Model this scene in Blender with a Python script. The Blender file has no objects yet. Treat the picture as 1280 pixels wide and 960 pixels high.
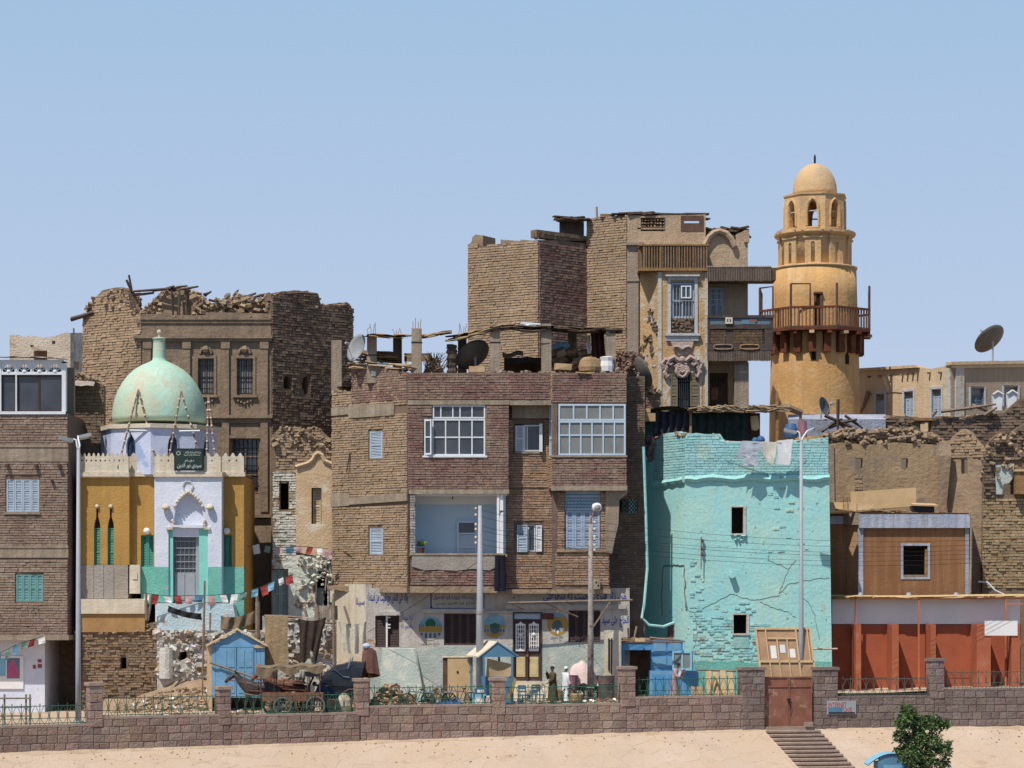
import bpy, bmesh, math, random
from mathutils import Vector, Matrix, noise
from mathutils.geometry import tessellate_polygon
R = math.radians
random.seed(7)
rnd = random.uniform
S = bpy.context.scene
COL = S.collection

# ---------------------------------------------------------------- camera
# a ship's upper deck, 120 m off the main facade; telephoto lens kept level, shifted upwards
D, H, F, HOR = 120.0, 5.4, 3072.0, 740.0
cam = bpy.data.cameras.new('camera')
cam.sensor_width = 36.0
cam.lens = 36.0 * F / 1280.0
cam.shift_y = (HOR - 480.0) / 1280.0
cam.clip_start, cam.clip_end = 1.0, 6000.0
co = bpy.data.objects.new('camera', cam)
COL.objects.link(co)
co.location = (0, -D, H)
co.rotation_euler = (R(90), 0, 0)
S.camera = co

# ---------------------------------------------------------------- sky, sun, exposure
SUN = Vector((0.35, 0.48, -1.0)).normalized()      # direction the light travels
ELEV = math.asin(-SUN.z)
w = bpy.data.worlds.new('World')
S.world = w
w.use_nodes = True
nt = w.node_tree
bg = nt.nodes['Background']
sky = nt.nodes.new('ShaderNodeTexSky')
sky.sky_type = 'NISHITA'
sky.sun_disc = False
sky.sun_elevation = ELEV
sky.sun_rotation = math.atan2(-SUN.x, -SUN.y)
sky.altitude = 100
sky.air_density = 1.0
sky.dust_density = 0.6
sky.ozone_density = 3.0
bg.inputs[1].default_value = 0.09
# desert haze: the sky pales evenly all round towards the horizon
tc = nt.nodes.new('ShaderNodeTexCoord'); sp = nt.nodes.new('ShaderNodeSeparateXYZ'); nt.links.new(tc.outputs['Generated'], sp.inputs[0])
mr = nt.nodes.new('ShaderNodeMapRange'); nt.links.new(sp.outputs[2], mr.inputs[0])
mr.inputs[1].default_value = .24; mr.inputs[2].default_value = .66; mr.inputs[3].default_value = 1.0; mr.inputs[4].default_value = 0.0
hz = nt.nodes.new('ShaderNodeMix'); hz.data_type = 'RGBA'
nt.links.new(mr.outputs[0], hz.inputs[0]); nt.links.new(sky.outputs[0], hz.inputs[6]); m2_ = nt.nodes.new('ShaderNodeMapRange'); nt.links.new(sp.outputs[2], m2_.inputs[0]); m2_.inputs[1].default_value = .04; m2_.inputs[2].default_value = .25
h2_ = nt.nodes.new('ShaderNodeMix'); h2_.data_type = 'RGBA'; nt.links.new(m2_.outputs[0], h2_.inputs[0]); h2_.inputs[6].default_value = (5.9, 6.9, 8.9, 1); h2_.inputs[7].default_value = (3.95, 5.85, 8.3, 1)
nt.links.new(h2_.outputs[2], hz.inputs[7])
nt.links.new(hz.outputs[2], bg.inputs[0])
sl = bpy.data.lights.new('sun', 'SUN')
sl.energy = 4.6
sl.angle = R(0.5)
sl.color = (1.0, 0.95, 0.86)
so = bpy.data.objects.new('sun', sl)
COL.objects.link(so)
so.rotation_euler = SUN.to_track_quat('-Z', 'Y').to_euler()
so.location = (-30, -40, 80)
S.view_settings.view_transform = 'Standard'
S.view_settings.look = 'None'
S.view_settings.exposure = 0.0
S.view_settings.gamma = 1.0

# ---------------------------------------------------------------- pixel -> place
def PX(x, Y): return (x - 640.0) * (D + Y) / F
def PZ(y, Y): return H - (y - HOR) * (D + Y) / F
def P(x, y, Y): return Vector((PX(x, Y), Y, PZ(y, Y)))
def street_z(X): return 0.1 + 0.024 * max(-40, min(40, X))

class Fr:
    """A vertical wall plane: u runs to the right, n points out of it towards the street."""
    def __init__(s, x0, Y0, x1, Y1):
        s.a = Vector((PX(x0, Y0), Y0, 0)); b = Vector((PX(x1, Y1), Y1, 0))
        s.u = (b - s.a).normalized(); s.n = Vector((s.u.y, -s.u.x, 0)); s.L = (b - s.a).length
        s.ang = math.atan2(s.u.y, s.u.x)
    def up(s, x):
        k = (x - 640.0) / F
        return (k * (D + s.a.y) - s.a.x) / (s.u.x - k * s.u.y)
    def uv(s, x, y):
        t = s.up(x); return (t, PZ(y, s.a.y + t * s.u.y))
    def w(s, u, v, d=0.0):
        return Vector((s.a.x + s.u.x * u + s.n.x * d, s.a.y + s.u.y * u + s.n.y * d, v))
    def px(s, x, y, d=0.0):
        u, v = s.uv(x, y); return s.w(u, v, d)
def FF(Y): return Fr(640, Y, 1280, Y)

# ---------------------------------------------------------------- materials
MATS = {}
def M(name, cols, sc=1.2, rough=.92, bump=.35, bsc=9.0, isl=0.0, orand=0.0, patch=(), streak=None, fine=.18,
      metal=0.0, spec=.25):
    if name in MATS: return MATS[name]
    m = bpy.data.materials.new(name); m.use_nodes = True
    t = m.node_tree; N = t.nodes; Lk = t.links
    b = N['Principled BSDF']
    b.inputs['Roughness'].default_value = rough
    b.inputs['Metallic'].default_value = metal
    b.inputs['Specular IOR Level'].default_value = spec
    geo = N.new('ShaderNodeNewGeometry')
    def noi(scale, detail=6.0, ro=.6, vec=None):
        n = N.new('ShaderNodeTexNoise'); n.inputs['Scale'].default_value = scale
        n.inputs['Detail'].default_value = detail; n.inputs['Roughness'].default_value = ro
        Lk.new(vec or geo.outputs['Position'], n.inputs['Vector']); return n.outputs[0]
    def math_(op, a, bb=None, clamp=False):
        n = N.new('ShaderNodeMath'); n.operation = op; n.use_clamp = clamp
        for i, q in enumerate((a, bb)):
            if q is None: continue
            if isinstance(q, (int, float)): n.inputs[i].default_value = q
            else: Lk.new(q, n.inputs[i])
        return n.outputs[0]
    def mix(fac, a, bb, mode='MIX'):
        n = N.new('ShaderNodeMix'); n.data_type = 'RGBA'; n.blend_type = mode
        for i, q in ((0, fac), (6, a), (7, bb)):
            if isinstance(q, (int, float)): n.inputs[i].default_value = q
            elif isinstance(q, tuple): n.inputs[i].default_value = (*q, 1)
            else: Lk.new(q, n.inputs[i])
        return n.outputs[2]
    def step(v, th, soft):
        n = N.new('ShaderNodeMapRange'); n.inputs[1].default_value = th - soft; n.inputs[2].default_value = th + soft
        Lk.new(v, n.inputs[0]); return n.outputs[0]
    if len(cols) == 1:
        rgb = N.new('ShaderNodeRGB'); rgb.outputs[0].default_value = (*cols[0], 1); c = rgb.outputs[0]
    else:
        r = N.new('ShaderNodeValToRGB'); e = r.color_ramp.elements
        for i, q in enumerate(cols):
            pos = .33 + .34 * i / (len(cols) - 1)
            if i < 2: e[i].position = pos; el = e[i]
            else: el = e.new(pos)
            el.color = (*q, 1)
        Lk.new(noi(sc), r.inputs[0]); c = r.outputs[0]
    for q in patch:                       # (colour, scale, threshold, softness)
        c = mix(step(noi(q[1], 8.0, .62), q[2], q[3]), c, q[0])
    if streak:                            # rain runs: (colour, strength)
        mp = N.new('ShaderNodeMapping'); mp.inputs['Scale'].default_value = (2.6, 2.6, .16)
        Lk.new(geo.outputs['Position'], mp.inputs[0])
        c = mix(math_('MULTIPLY', step(noi(1.5, 5.0, .6, mp.outputs[0]), .56, .12), streak[1]), c, streak[0])
    f = step(noi(bsc * 2.2, 4.0), .5, .25)
    val = math_('ADD', math_('MULTIPLY', f, fine), 1.0 - fine * .5)
    if isl:
        val = math_('MULTIPLY', val, math_('ADD', math_('MULTIPLY', geo.outputs['Random Per Island'], 2 * isl), 1 - isl))
    if orand:
        oi = N.new('ShaderNodeObjectInfo')
        val = math_('MULTIPLY', val, math_('ADD', math_('MULTIPLY', oi.outputs['Random'], 2 * orand), 1 - orand))
    hs = N.new('ShaderNodeHueSaturation'); Lk.new(c, hs.inputs['Color']); Lk.new(val, hs.inputs['Value'])
    if isl or orand:
        rr = geo.outputs['Random Per Island'] if isl else oi.outputs['Random']
        wv = math_('FRACT', math_('MULTIPLY', rr, 7.31))
        q = isl or orand; Lk.new(math_('ADD', math_('MULTIPLY', wv, .09 * q), .5 - .045 * q), hs.inputs['Hue'])
        Lk.new(math_('ADD', math_('MULTIPLY', math_('FRACT', math_('MULTIPLY', rr, 13.7)), 1.6 * q), 1 - .8 * q), hs.inputs['Saturation'])
    Lk.new(hs.outputs[0], b.inputs['Base Color'])
    if bump:
        bp = N.new('ShaderNodeBump'); bp.inputs['Strength'].default_value = bump; bp.inputs['Distance'].default_value = .08
        Lk.new(math_('ADD', noi(bsc, 5.0), math_('MULTIPLY', noi(bsc * .25, 3.0), 1.2)), bp.inputs['Height'])
        Lk.new(bp.outputs[0], b.inputs['Normal'])
    MATS[name] = m
    return m

def paint(name, c, rough=.6, k=.75, wear=None, sc=2.0, **kw):
    d = tuple(q * k for q in c)
    return M(name, [d, c], sc=sc, rough=rough, bump=.12, bsc=14, patch=([wear] if wear else ()), **kw)

mud = M('mud_brick', [(.36, .25, .16), (.48, .34, .225)], sc=.8, isl=.12, patch=[((.33, .235, .155), .30, .55, .12)], streak=((.30, .21, .14), .35))
mudjoint = M('mud_joint', [(.16, .11, .075), (.22, .155, .105)], sc=2)
red = M('red_brick', [(.205, .115, .095), (.29, .165, .14)], sc=.7, isl=.15, streak=((.15, .10, .085), .4), patch=[((.33, .25, .18), .45, .56, .12)])
redjoint = M('red_joint', [(.14, .095, .075), (.20, .14, .11)], sc=2)
dark = M('dark_brick', [(.155, .11, .08), (.225, .16, .115)], sc=.7, isl=.2)
tanb = M('tan_brick', [(.345, .24, .155), (.45, .32, .215)], sc=.9, isl=.12, patch=[((.33, .24, .165), .35, .55, .12)], streak=((.30, .21, .14), .35))
conc = M('concrete', [(.27, .215, .16), (.37, .30, .23)], sc=1.4, streak=((.16, .12, .09), .5))
earth = M('mud_plaster', [(.27, .19, .125), (.365, .265, .18)], sc=.9, bump=.6, bsc=5, patch=[((.25, .18, .125), 1.3, .57, .05)])
facadep = M('old_plaster', [(.225, .16, .11), (.305, .22, .155)], sc=1.0, bump=.45, bsc=6, streak=((.17, .125, .09), .6),
            patch=[((.22, .16, .115), .9, .58, .04)])
rub = M('rubble_stone', [(.27, .19, .125), (.38, .275, .185)], sc=1.5, isl=.17)
ochre = M('ochre_paint', [(.42, .235, .065), (.50, .29, .085)], sc=.8, bump=.3, streak=((.33, .19, .07), .45),
          patch=[((.40, .27, .13), 2.2, .66, .03)])
lilac = M('lilac_whitewash', [(.58, .61, .72), (.70, .72, .80)], sc=1.0, bump=.22, patch=[((.52, .48, .45), 2.6, .68, .02)])
cream = M('cream_paint', [(.58, .50, .38), (.70, .62, .50)], sc=1.2, bump=.25, streak=((.40, .32, .22), .4))
marble = M('grey_marble', [(.30, .27, .25), (.38, .34, .31)], sc=1.2, rough=.6, streak=((.36, .27, .15), .5))
dado = M('green_dado', [(.13, .40, .33), (.20, .50, .41)], sc=1.2, bump=.3, patch=[((.32, .42, .34), 2.0, .66, .03)])
domem = M('dome_paint', [(.29, .56, .45), (.42, .66, .55)], sc=.6, bump=.25, bsc=4, patch=[((.56, .50, .36), .55, .56, .12)], streak=((.50, .44, .32), .7))
teal = M('turquoise_paint', [(.29, .60, .60), (.36, .67, .65)], sc=.55, bump=.3, bsc=6, streak=((.40, .56, .50), .45), patch=[((.45, .66, .57), .5, .58, .12), ((.23, .22, .15), 4.2, .665, .012), ((.46, .46, .35), 1.6, .69, .02)])
tealdado = M('green_blue_dado', [(.13, .40, .35), (.20, .48, .42)], sc=.8, bump=.4, patch=[((.36, .40, .28), 2.5, .62, .03)])
tealdecay = M('flaking_turquoise', [(.28, .54, .55), (.38, .61, .60)], sc=.8, bump=.6, bsc=5, isl=.08, patch=[((.50, .62, .46), 1.1, .58, .06), ((.27, .21, .13), 2.6, .61, .015)])
whitish = M('flaking_whitewash', [(.55, .52, .45), (.68, .65, .57)], sc=1.2, bump=.7, bsc=6, patch=[((.40, .30, .20), 1.6, .57, .03), ((.36, .48, .42), .8, .62, .08)])
peach = M('peach_plaster', [(.50, .34, .20), (.62, .46, .30)], sc=.8, bump=.4, patch=[((.62, .56, .44), 1.1, .60, .06)])
groundfl = M('shopfront_plaster', [(.42, .39, .365), (.54, .50, .465)], sc=.8, bump=.35, streak=((.36, .30, .25), .5),
             patch=[((.15, .11, .09), 4.6, .655, .012), ((.44, .38, .30), .9, .60, .05)])
groundgr = M('pale_green_plaster', [(.33, .39, .365), (.45, .49, .45)], sc=.9, bump=.4, patch=[((.40, .32, .24), 2.4, .66, .03), ((.55, .53, .46), .9, .58, .05)])
bluewash = M('pale_blue_wash', [(.42, .55, .62), (.54, .65, .70)], sc=1.0, bump=.4, patch=[((.50, .42, .32), 1.8, .63, .04)])
greymas = M('whitewashed_rubble', [(.40, .38, .35), (.58, .55, .50)], sc=1.6, bump=.8, bsc=5, isl=.2, patch=[((.40, .29, .19), 1.4, .57, .05)])
minm = M('minaret_plaster', [(.54, .30, .115), (.65, .39, .165)], sc=.35, bump=.4, bsc=5, patch=[((.48, .30, .14), .5, .56, .10), ((.60, .42, .24), .9, .62, .08)], streak=((.40, .235, .10), .55))
minl = M('minaret_pale_plaster', [(.58, .36, .17), (.68, .45, .235)], sc=.5, bump=.4, bsc=5, streak=((.46, .29, .15), .6), patch=[((.50, .34, .19), .8, .58, .08)])
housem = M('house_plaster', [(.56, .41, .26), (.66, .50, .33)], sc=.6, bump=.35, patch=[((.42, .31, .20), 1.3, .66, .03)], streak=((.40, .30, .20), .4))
tallst = M('tall_house_stucco', [(.40, .285, .19), (.49, .36, .245)], sc=.6, bump=.45, patch=[((.33, .25, .18), 1.1, .60, .06)], streak=((.30, .22, .155), .5))
house_shade = M('grey_house_plaster', [(.34, .26, .19), (.42, .33, .24)], sc=.6, bump=.35, streak=((.26, .20, .15), .5))  # darker copy of the house plaster, shade painted in for the shaded wall
apricot = M('apricot_plaster', [(.43, .265, .13), (.54, .36, .195)], sc=.7, bump=.5, patch=[((.52, .46, .38), .9, .60, .04), ((.33, .24, .16), 1.6, .67, .02)])
greybr = M('brown_grey_plaster', [(.30, .205, .12), (.38, .27, .165)], sc=.8, bump=.6, bsc=5, patch=[((.24, .19, .145), .55, .58, .06)], streak=((.22, .16, .11), .5))
brownbox = M('brown_paint', [(.215, .10, .045), (.26, .125, .058)], sc=.8, bump=.25, streak=((.38, .25, .15), .35))
orange = M('orange_paint', [(.36, .10, .05), (.43, .125, .06)], sc=.7, bump=.15, rough=.8, patch=[((.42, .17, .10), 1.4, .60, .06)], streak=((.30, .10, .06), .4))
fasciam = M('white_fascia', [(.74, .715, .70), (.81, .785, .77)], sc=.8, bump=.08, rough=.6)
slabblue = M('blue_grey_slab', [(.30, .34, .45), (.44, .46, .54)], sc=1.1, streak=((.22, .21, .22), .7))
sand = M('sandy_ground', [(.44, .325, .225), (.53, .40, .29)], sc=.5, bump=.4, patch=[((.38, .275, .19), 1.2, .60, .08)])
pave = M('slope_paving', [(.465, .355, .275), (.53, .415, .325)], sc=.5, bump=.3, bsc=7, orand=.02, patch=[((.50, .375, .27), .35, .50, .10), ((.42, .31, .22), 1.3, .64, .06)])
stone = M('wall_stone', [(.24, .165, .14), (.31, .215, .18)], sc=1.3, bump=.6, bsc=10, orand=.17, patch=[((.34, .25, .19), .5, .58, .08)])
stone2 = M('dark_wall_stone', [(.18, .135, .12), (.24, .18, .16)], sc=1.3, bump=.6, bsc=10, orand=.16)
stoneg = M('stone_mortar', [(.17, .125, .11), (.23, .17, .15)], sc=3)
capm = M('stone_cap', [(.30, .215, .175), (.38, .285, .235)], sc=2)
wood = M('old_wood', [(.20, .13, .075), (.32, .22, .135)], sc=4, isl=.3, bump=.3)
palew = M('pale_wood', [(.48, .35, .22), (.60, .46, .30)], sc=3, isl=.2, bump=.2)
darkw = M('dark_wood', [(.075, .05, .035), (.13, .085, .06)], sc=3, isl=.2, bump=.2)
minw = M('minaret_wood', [(.10, .045, .03), (.17, .08, .05)], sc=3, isl=.25, bump=.2)
brownd = paint('brown_shutter', (.085, .05, .045))
white = paint('white_paint', (.72, .74, .78), k=.88)
bluegrey = paint('blue_grey_paint', (.42, .50, .60), k=.85, wear=((.48, .45, .40), 6, .66, .03))
paleblue = paint('pale_blue_frame', (.52, .62, .74), k=.88)
loggiab = M('loggia_blue', [(.43, .56, .69), (.48, .60, .72)], sc=.7, bump=.1, rough=.7)
tealsh = paint('teal_shutter', (.16, .36, .36), k=.75, wear=((.30, .33, .27), 6, .64, .03))
greensh = paint('green_shutter', (.09, .33, .24), k=.8)
bluekiosk = paint('blue_kiosk_paint', (.17, .36, .55), k=.78, wear=((.33, .36, .36), 5, .66, .03))
blueshop = paint('bright_blue_paint', (.09, .30, .58), k=.8, wear=((.24, .36, .48), 4, .66, .03))
bluedk = paint('dusty_blue_paint', (.10, .22, .33), k=.8)
bluepale = paint('sky_blue_paint', (.24, .50, .66), k=.85)
greenrail = paint('green_iron', (.035, .13, .085), k=.75, wear=((.20, .15, .11), 7, .66, .03))
darkrail = paint('grey_green_iron', (.09, .11, .095), k=.75, wear=((.20, .16, .12), 7, .62, .04))
rust = paint('rusty_steel', (.30, .13, .085), k=.7, wear=((.36, .21, .15), 3, .62, .05))
steel = paint('grey_steel', (.36, .37, .40), k=.9, rough=.45)
blackm = paint('black_paint', (.02, .02, .024), rough=.45)
dishm = paint('dish_grey', (.15, .14, .125), rough=.55)
dishl = paint('dish_pale', (.30, .31, .32), rough=.5)
tin = M('weathered_tin', [(.30, .27, .25), (.42, .38, .34)], sc=2, rough=.55, streak=((.26, .15, .09), .7), bump=.1)
wickm = M('palm_mat', [(.25, .18, .11), (.40, .29, .18)], sc=2.5, bump=.6, bsc=16, isl=.2)
cardb = M('cardboard', [(.42, .28, .15), (.50, .35, .20)], sc=2, bump=.1)
ply = M('plywood', [(.50, .34, .18), (.56, .40, .23)], sc=2, bump=.1)
glassd = M('window_glass', [(.035, .04, .05), (.07, .075, .085)], sc=.8, rough=.12, bump=0, spec=.6)
glassg = M('dusty_glass', [(.17, .175, .17), (.24, .24, .23)], sc=.9, rough=.35, bump=0, spec=.5)
roomm = M('room_plaster', [(.22, .19, .16), (.28, .24, .20)], sc=1, bump=.1)
redp = paint('red_cloth', (.42, .07, .06), rough=.9)
skin = paint('brown_skin', (.20, .105, .065), rough=.6, k=.9)
haird = paint('black_hair', (.015, .012, .01), rough=.7)

# ---------------------------------------------------------------- mesh builder
SPLIT = set('concrete_band cornice dado parapet broken_beam ledge beam_end pilaster lintel finial_ball timber poles window_jamb corner_strip bay_cheek awning_poles roof_poles insulator knob broken_parapet arch arches minarets doves red_stencil ochre_jamb loggia_side_wall niche_moulding'.split())
class MB:
    def __init__(s): s.v = []; s.f = []; s.st = []
    def add(s, vs, fs):
        n = len(s.v); s.st.append((n, len(s.f))); s.v.extend(vs); s.f.extend([tuple(i + n for i in f) for f in fs]); return s
    def hexa(s, p):      # p: 4 front (ccw from outside), 4 back
        return s.add(p, [(0, 1, 2, 3), (7, 6, 5, 4), (0, 4, 5, 1), (1, 5, 6, 2), (2, 6, 7, 3), (3, 7, 4, 0)])
    def fbox(s, fr, u0, u1, v0, v1, d0, d1):
        """box in a wall frame; d1 is the outer offset, d0 the inner one"""
        return s.hexa([fr.w(u0, v0, d1), fr.w(u1, v0, d1), fr.w(u1, v1, d1), fr.w(u0, v1, d1),
                       fr.w(u0, v0, d0), fr.w(u1, v0, d0), fr.w(u1, v1, d0), fr.w(u0, v1, d0)])
    def pbox(s, fr, x0, y0, x1, y1, d0, d1):
        u0, v1 = fr.uv(x0, y0); u1, v0 = fr.uv(x1, y1)
        return s.fbox(fr, u0, u1, v0, v1, d0, d1)
    def box(s, x0, x1, y0, y1, z0, z1):
        V = Vector
        return s.hexa([V((x0, y0, z0)), V((x1, y0, z0)), V((x1, y0, z1)), V((x0, y0, z1)),
                       V((x0, y1, z0)), V((x1, y1, z0)), V((x1, y1, z1)), V((x0, y1, z1))])
    def obox(s, c, size, rot=(0, 0, 0), jit=0.0):
        m = Matrix.Rotation(rot[2], 3, 'Z') @ Matrix.Rotation(rot[1], 3, 'Y') @ Matrix.Rotation(rot[0], 3, 'X')
        h = [q * .5 for q in size]; c = Vector(c); p = []
        for y in (-1, 1):
            for x, z in ((-1, -1), (1, -1), (1, 1), (-1, 1)):
                q = Vector((x * h[0] * (1 + rnd(-jit, jit)), y * h[1] * (1 + rnd(-jit, jit)), z * h[2] * (1 + rnd(-jit, jit))))
                p.append(c + m @ q)
        return s.hexa(p)
    def panel(s, fr, outline, holes=(), d0=-.35, d1=0.0):
        """polygon (u,v) with polygon holes, extruded from d0 to d1 along the normal"""
        def ccw(pl):
            a = sum(p[0] * q[1] - q[0] * p[1] for p, q in zip(pl, pl[1:] + pl[:1]))
            return pl if a > 0 else pl[::-1]
        loops = [ccw(list(outline))] + [ccw(list(h))[::-1] for h in holes]
        flat = [p for l in loops for p in l]
        tris = tessellate_polygon([[Vector((p[0], p[1], 0)) for p in l] for l in loops])
        n = len(flat)
        vs = [fr.w(p[0], p[1], d1) for p in flat] + [fr.w(p[0], p[1], d0) for p in flat]
        fs = []
        for a, b, c in tris:
            A, B, C = flat[a], flat[b], flat[c]
            ar = (B[0] - A[0]) * (C[1] - A[1]) - (C[0] - A[0]) * (B[1] - A[1])
            if ar < 0: b, c = c, b
            fs.append((a, b, c)); fs.append((n + c, n + b, n + a))
        k = 0
        for l in loops:
            m = len(l)
            for i in range(m):
                j = (i + 1) % m
                fs.append((k + j, k + i, n + k + i, n + k + j))
            k += m
        return s.add(vs, fs)
    def ppanel(s, fr, outline, holes=(), d0=-.35, d1=0.0):
        hs = []
        for h in holes:
            if len(h) == 4 and not isinstance(h[0], (tuple, list)):
                h = [(h[0], h[1]), (h[2], h[1]), (h[2], h[3]), (h[0], h[3])]
            hs.append([fr.uv(*q) for q in h])
        if len(outline) == 4 and not isinstance(outline[0], (tuple, list)):
            o = outline; outline = [(o[0], o[1]), (o[2], o[1]), (o[2], o[3]), (o[0], o[3])]
        return s.panel(fr, [fr.uv(*q) for q in outline], hs, d0, d1)
    def tube(s, pts, r, n=6, cap=True):
        pts = [Vector(p) for p in pts]; rs = r if isinstance(r, (list, tuple)) else [r] * len(pts)
        vs = []; up = None
        for i, p in enumerate(pts):
            t = (pts[min(i + 1, len(pts) - 1)] - pts[max(i - 1, 0)]).normalized()
            if up is None:
                up = Vector((0, 0, 1)) if abs(t.z) < .9 else Vector((1, 0, 0))
            sd = t.cross(up)
            if sd.length < 1e-5: sd = t.cross(Vector((0, 1, 0)))
            sd.normalize(); up = sd.cross(t).normalized()
            for k in range(n):
                a = 2 * math.pi * k / n
                vs.append(p + (sd * math.cos(a) + up * math.sin(a)) * rs[i])
        fs = []
        for i in range(len(pts) - 1):
            for k in range(n):
                k2 = (k + 1) % n
                fs.append((i * n + k2, i * n + k, (i + 1) * n + k, (i + 1) * n + k2))
        if cap:
            fs.append(tuple(range(n))); fs.append(tuple(range(len(pts) * n - 1, (len(pts) - 1) * n - 1, -1)))
        return s.add(vs, fs)
    def lathe(s, c, prof, n=24, a0=0.0, sx=1.0, sy=1.0):
        """profile [(r,z)...] from the bottom up round the vertical through c"""
        c = Vector(c); vs = []; fs = []
        for r, z in prof:
            for k in range(n):
                a = a0 + 2 * math.pi * k / n
                vs.append(c + Vector((r * sx * math.cos(a), r * sy * math.sin(a), z)))
        for i in range(len(prof) - 1):
            for k in range(n):
                k2 = (k + 1) % n
                fs.append((i * n + k, i * n + k2, (i + 1) * n + k2, (i + 1) * n + k))
        fs.append(tuple(range(n - 1, -1, -1))); fs.append(tuple((len(prof) - 1) * n + k for k in range(n)))
        return s.add(vs, fs)
    def ball(s, c, r, n=8, m=5, sq=(1, 1, 1)):
        pr = [(max(.02, math.sin(math.pi * i / m)) * r, -math.cos(math.pi * i / m) * r * sq[2]) for i in range(m + 1)]
        return s.lathe(c, pr, n, 0, sq[0], sq[1])
    def grid(s, fn, nu, nv, thick=0.0):
        vs = [fn(i / nu, j / nv) for j in range(nv + 1) for i in range(nu + 1)]
        fs = [(j * (nu + 1) + i, j * (nu + 1) + i + 1, (j + 1) * (nu + 1) + i + 1, (j + 1) * (nu + 1) + i) for j in range(nv) for i in range(nu)]
        return s.add(vs, fs)
    def chunk(s, c, r, flat=.7):
        """one irregular lump of mud, stone or brick: a jittered box"""
        return s.obox(c, (r * rnd(.8, 1.5), r * rnd(.7, 1.2), r * flat * rnd(.6, 1.2)), (rnd(-.5, .5), rnd(-.5, .5), rnd(0, 3.1)), .22)
    def build(s, name, mat, parent=None, loc=None, smooth=False, kind=None, label=None):
        if name in SPLIT and kind is None and len(s.st) > 1:      # every band, stick or post a part of its own
            ends = s.st[1:] + [(len(s.v), len(s.f))]; o = None
            for (v0, f0), (v1, f1) in zip(s.st, ends):
                m = MB(); m.v = s.v[v0:v1]; m.f = [tuple(i - v0 for i in f) for f in s.f[f0:f1]]; o = m.build(name, mat, parent, loc, smooth, label=label)
            return o
        if parent is not None:
            off = Vector((0, 0, 0)); q = parent
            while q is not None: off += q.location; q = q.parent
            base = off
        elif loc is not None: base = Vector(loc)
        else:
            xs = [v[0] for v in s.v]; ys = [v[1] for v in s.v]; zs = [v[2] for v in s.v]
            base = Vector(((min(xs) + max(xs)) / 2, (min(ys) + max(ys)) / 2, min(zs)))
        me = bpy.data.meshes.new(name)
        me.from_pydata([tuple(Vector(v) - base) for v in s.v], [], s.f)
        me.materials.append(mat)
        if smooth: me.polygons.foreach_set('use_smooth', [True] * len(me.polygons))
        me.update()
        o = bpy.data.objects.new(name, me); COL.objects.link(o)
        if parent is not None: o.parent = parent
        else: o.location = base
        if kind: o['kind'] = kind
        if label: o['label'] = label
        return o

def tag(o, label, cat, group=None):
    o['label'] = label; o['category'] = cat
    if group: o['group'] = group
    return o
def thing(name, label, cat, loc=(0, 0, 0), group=None):
    o = bpy.data.objects.new(name, None); COL.objects.link(o); o.location = loc; o.empty_display_size = .3; o['kind'] = 'thing'
    return tag(o, label, cat, group)
def inst(src, name, parent, loc, rot=(0, 0, 0), scale=(1, 1, 1), mat=None):
    """one more piece that shares SRC's mesh; loc in the world"""
    o = bpy.data.objects.new(name, src if isinstance(src, bpy.types.Mesh) else src.data); COL.objects.link(o)
    off = Vector((0, 0, 0)); q = parent
    while q is not None: off += q.location; q = q.parent
    o.parent = parent; o.location = Vector(loc) - off; o.rotation_euler = rot; o.scale = scale
    return o

# ---------------------------------------------------------------- masonry
def bricks(mb, fr, u0, u1, v0, v1, holes=(), top=None, bl=.30, bh=.118, gap=.026, proud=.05, jit=.018, skip=0.0, left=None, right=None):
    """running bond of separate bricks standing proud of the wall plane; holes are (u0,v0,u1,v1)"""
    v = v0; row = 0
    while v < v1 - bh * .4:
        hh = bh * rnd(.93, 1.05); tv = min(v + hh - gap, v1)
        wob = rnd(-.007, .007)
        a0 = max(u0, left(v)) if left else u0; a1 = min(u1, right(v)) if right else u1
        u = a0 - rnd(0, bl)
        while u < a1:
            ln = bl * rnd(.75, 1.2)
            segs = [(max(u, a0), min(u + ln - .014, a1))]
            for h in holes:
                if tv > h[1] and v < h[3]:
                    ns = []
                    for a, b in segs:
                        if b <= h[0] or a >= h[2]: ns.append((a, b)); continue
                        if a < h[0] - .03: ns.append((a, h[0]))
                        if b > h[2] + .03: ns.append((h[2], b))
                    segs = ns
            for a, b in segs:
                if b - a < .035: continue
                if top and tv > top((a + b) / 2) + rnd(-.05, .06): continue
                if skip and rnd(0, 1) < skip: continue
                q = proud + rnd(-jit, jit); j = rnd(-jit, jit) * .6
                va, vb = v + wob + rnd(-.006, .006), tv + wob + rnd(-.008, .006)
                mb.add([fr.w(a, va, q + j), fr.w(b, va, q - j), fr.w(b, vb, q - j), fr.w(a, vb, q + j),
                        fr.w(a, va, -.02), fr.w(b, va, -.02), fr.w(b, vb, -.02), fr.w(a, vb, -.02)],
                       [(0, 1, 2, 3), (0, 4, 5, 1), (1, 5, 6, 2), (2, 6, 7, 3), (3, 7, 4, 0)])
            u += ln
        v += hh; row += 1
def pbricks(mb, fr, x0, y0, x1, y1, holes=(), **k):
    u0, v1 = fr.uv(x0, y0); u1, v0 = fr.uv(x1, y1)
    hs = []
    for h in holes:
        a, d = fr.uv(h[0], h[1]); c, b = fr.uv(h[2], h[3]); hs.append((a, b, c, d))
    bricks(mb, fr, min(u0, u1), max(u0, u1), v0, v1, hs, **k)
def topline(fr, pts):
    q = [fr.uv(*p) for p in pts]
    def f(u):
        if u <= q[0][0]: return q[0][1]
        for (a, b), (c, d) in zip(q, q[1:]):
            if u <= c: return b + (d - b) * (u - a) / max(1e-6, c - a)
        return q[-1][1]
    return f
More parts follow.
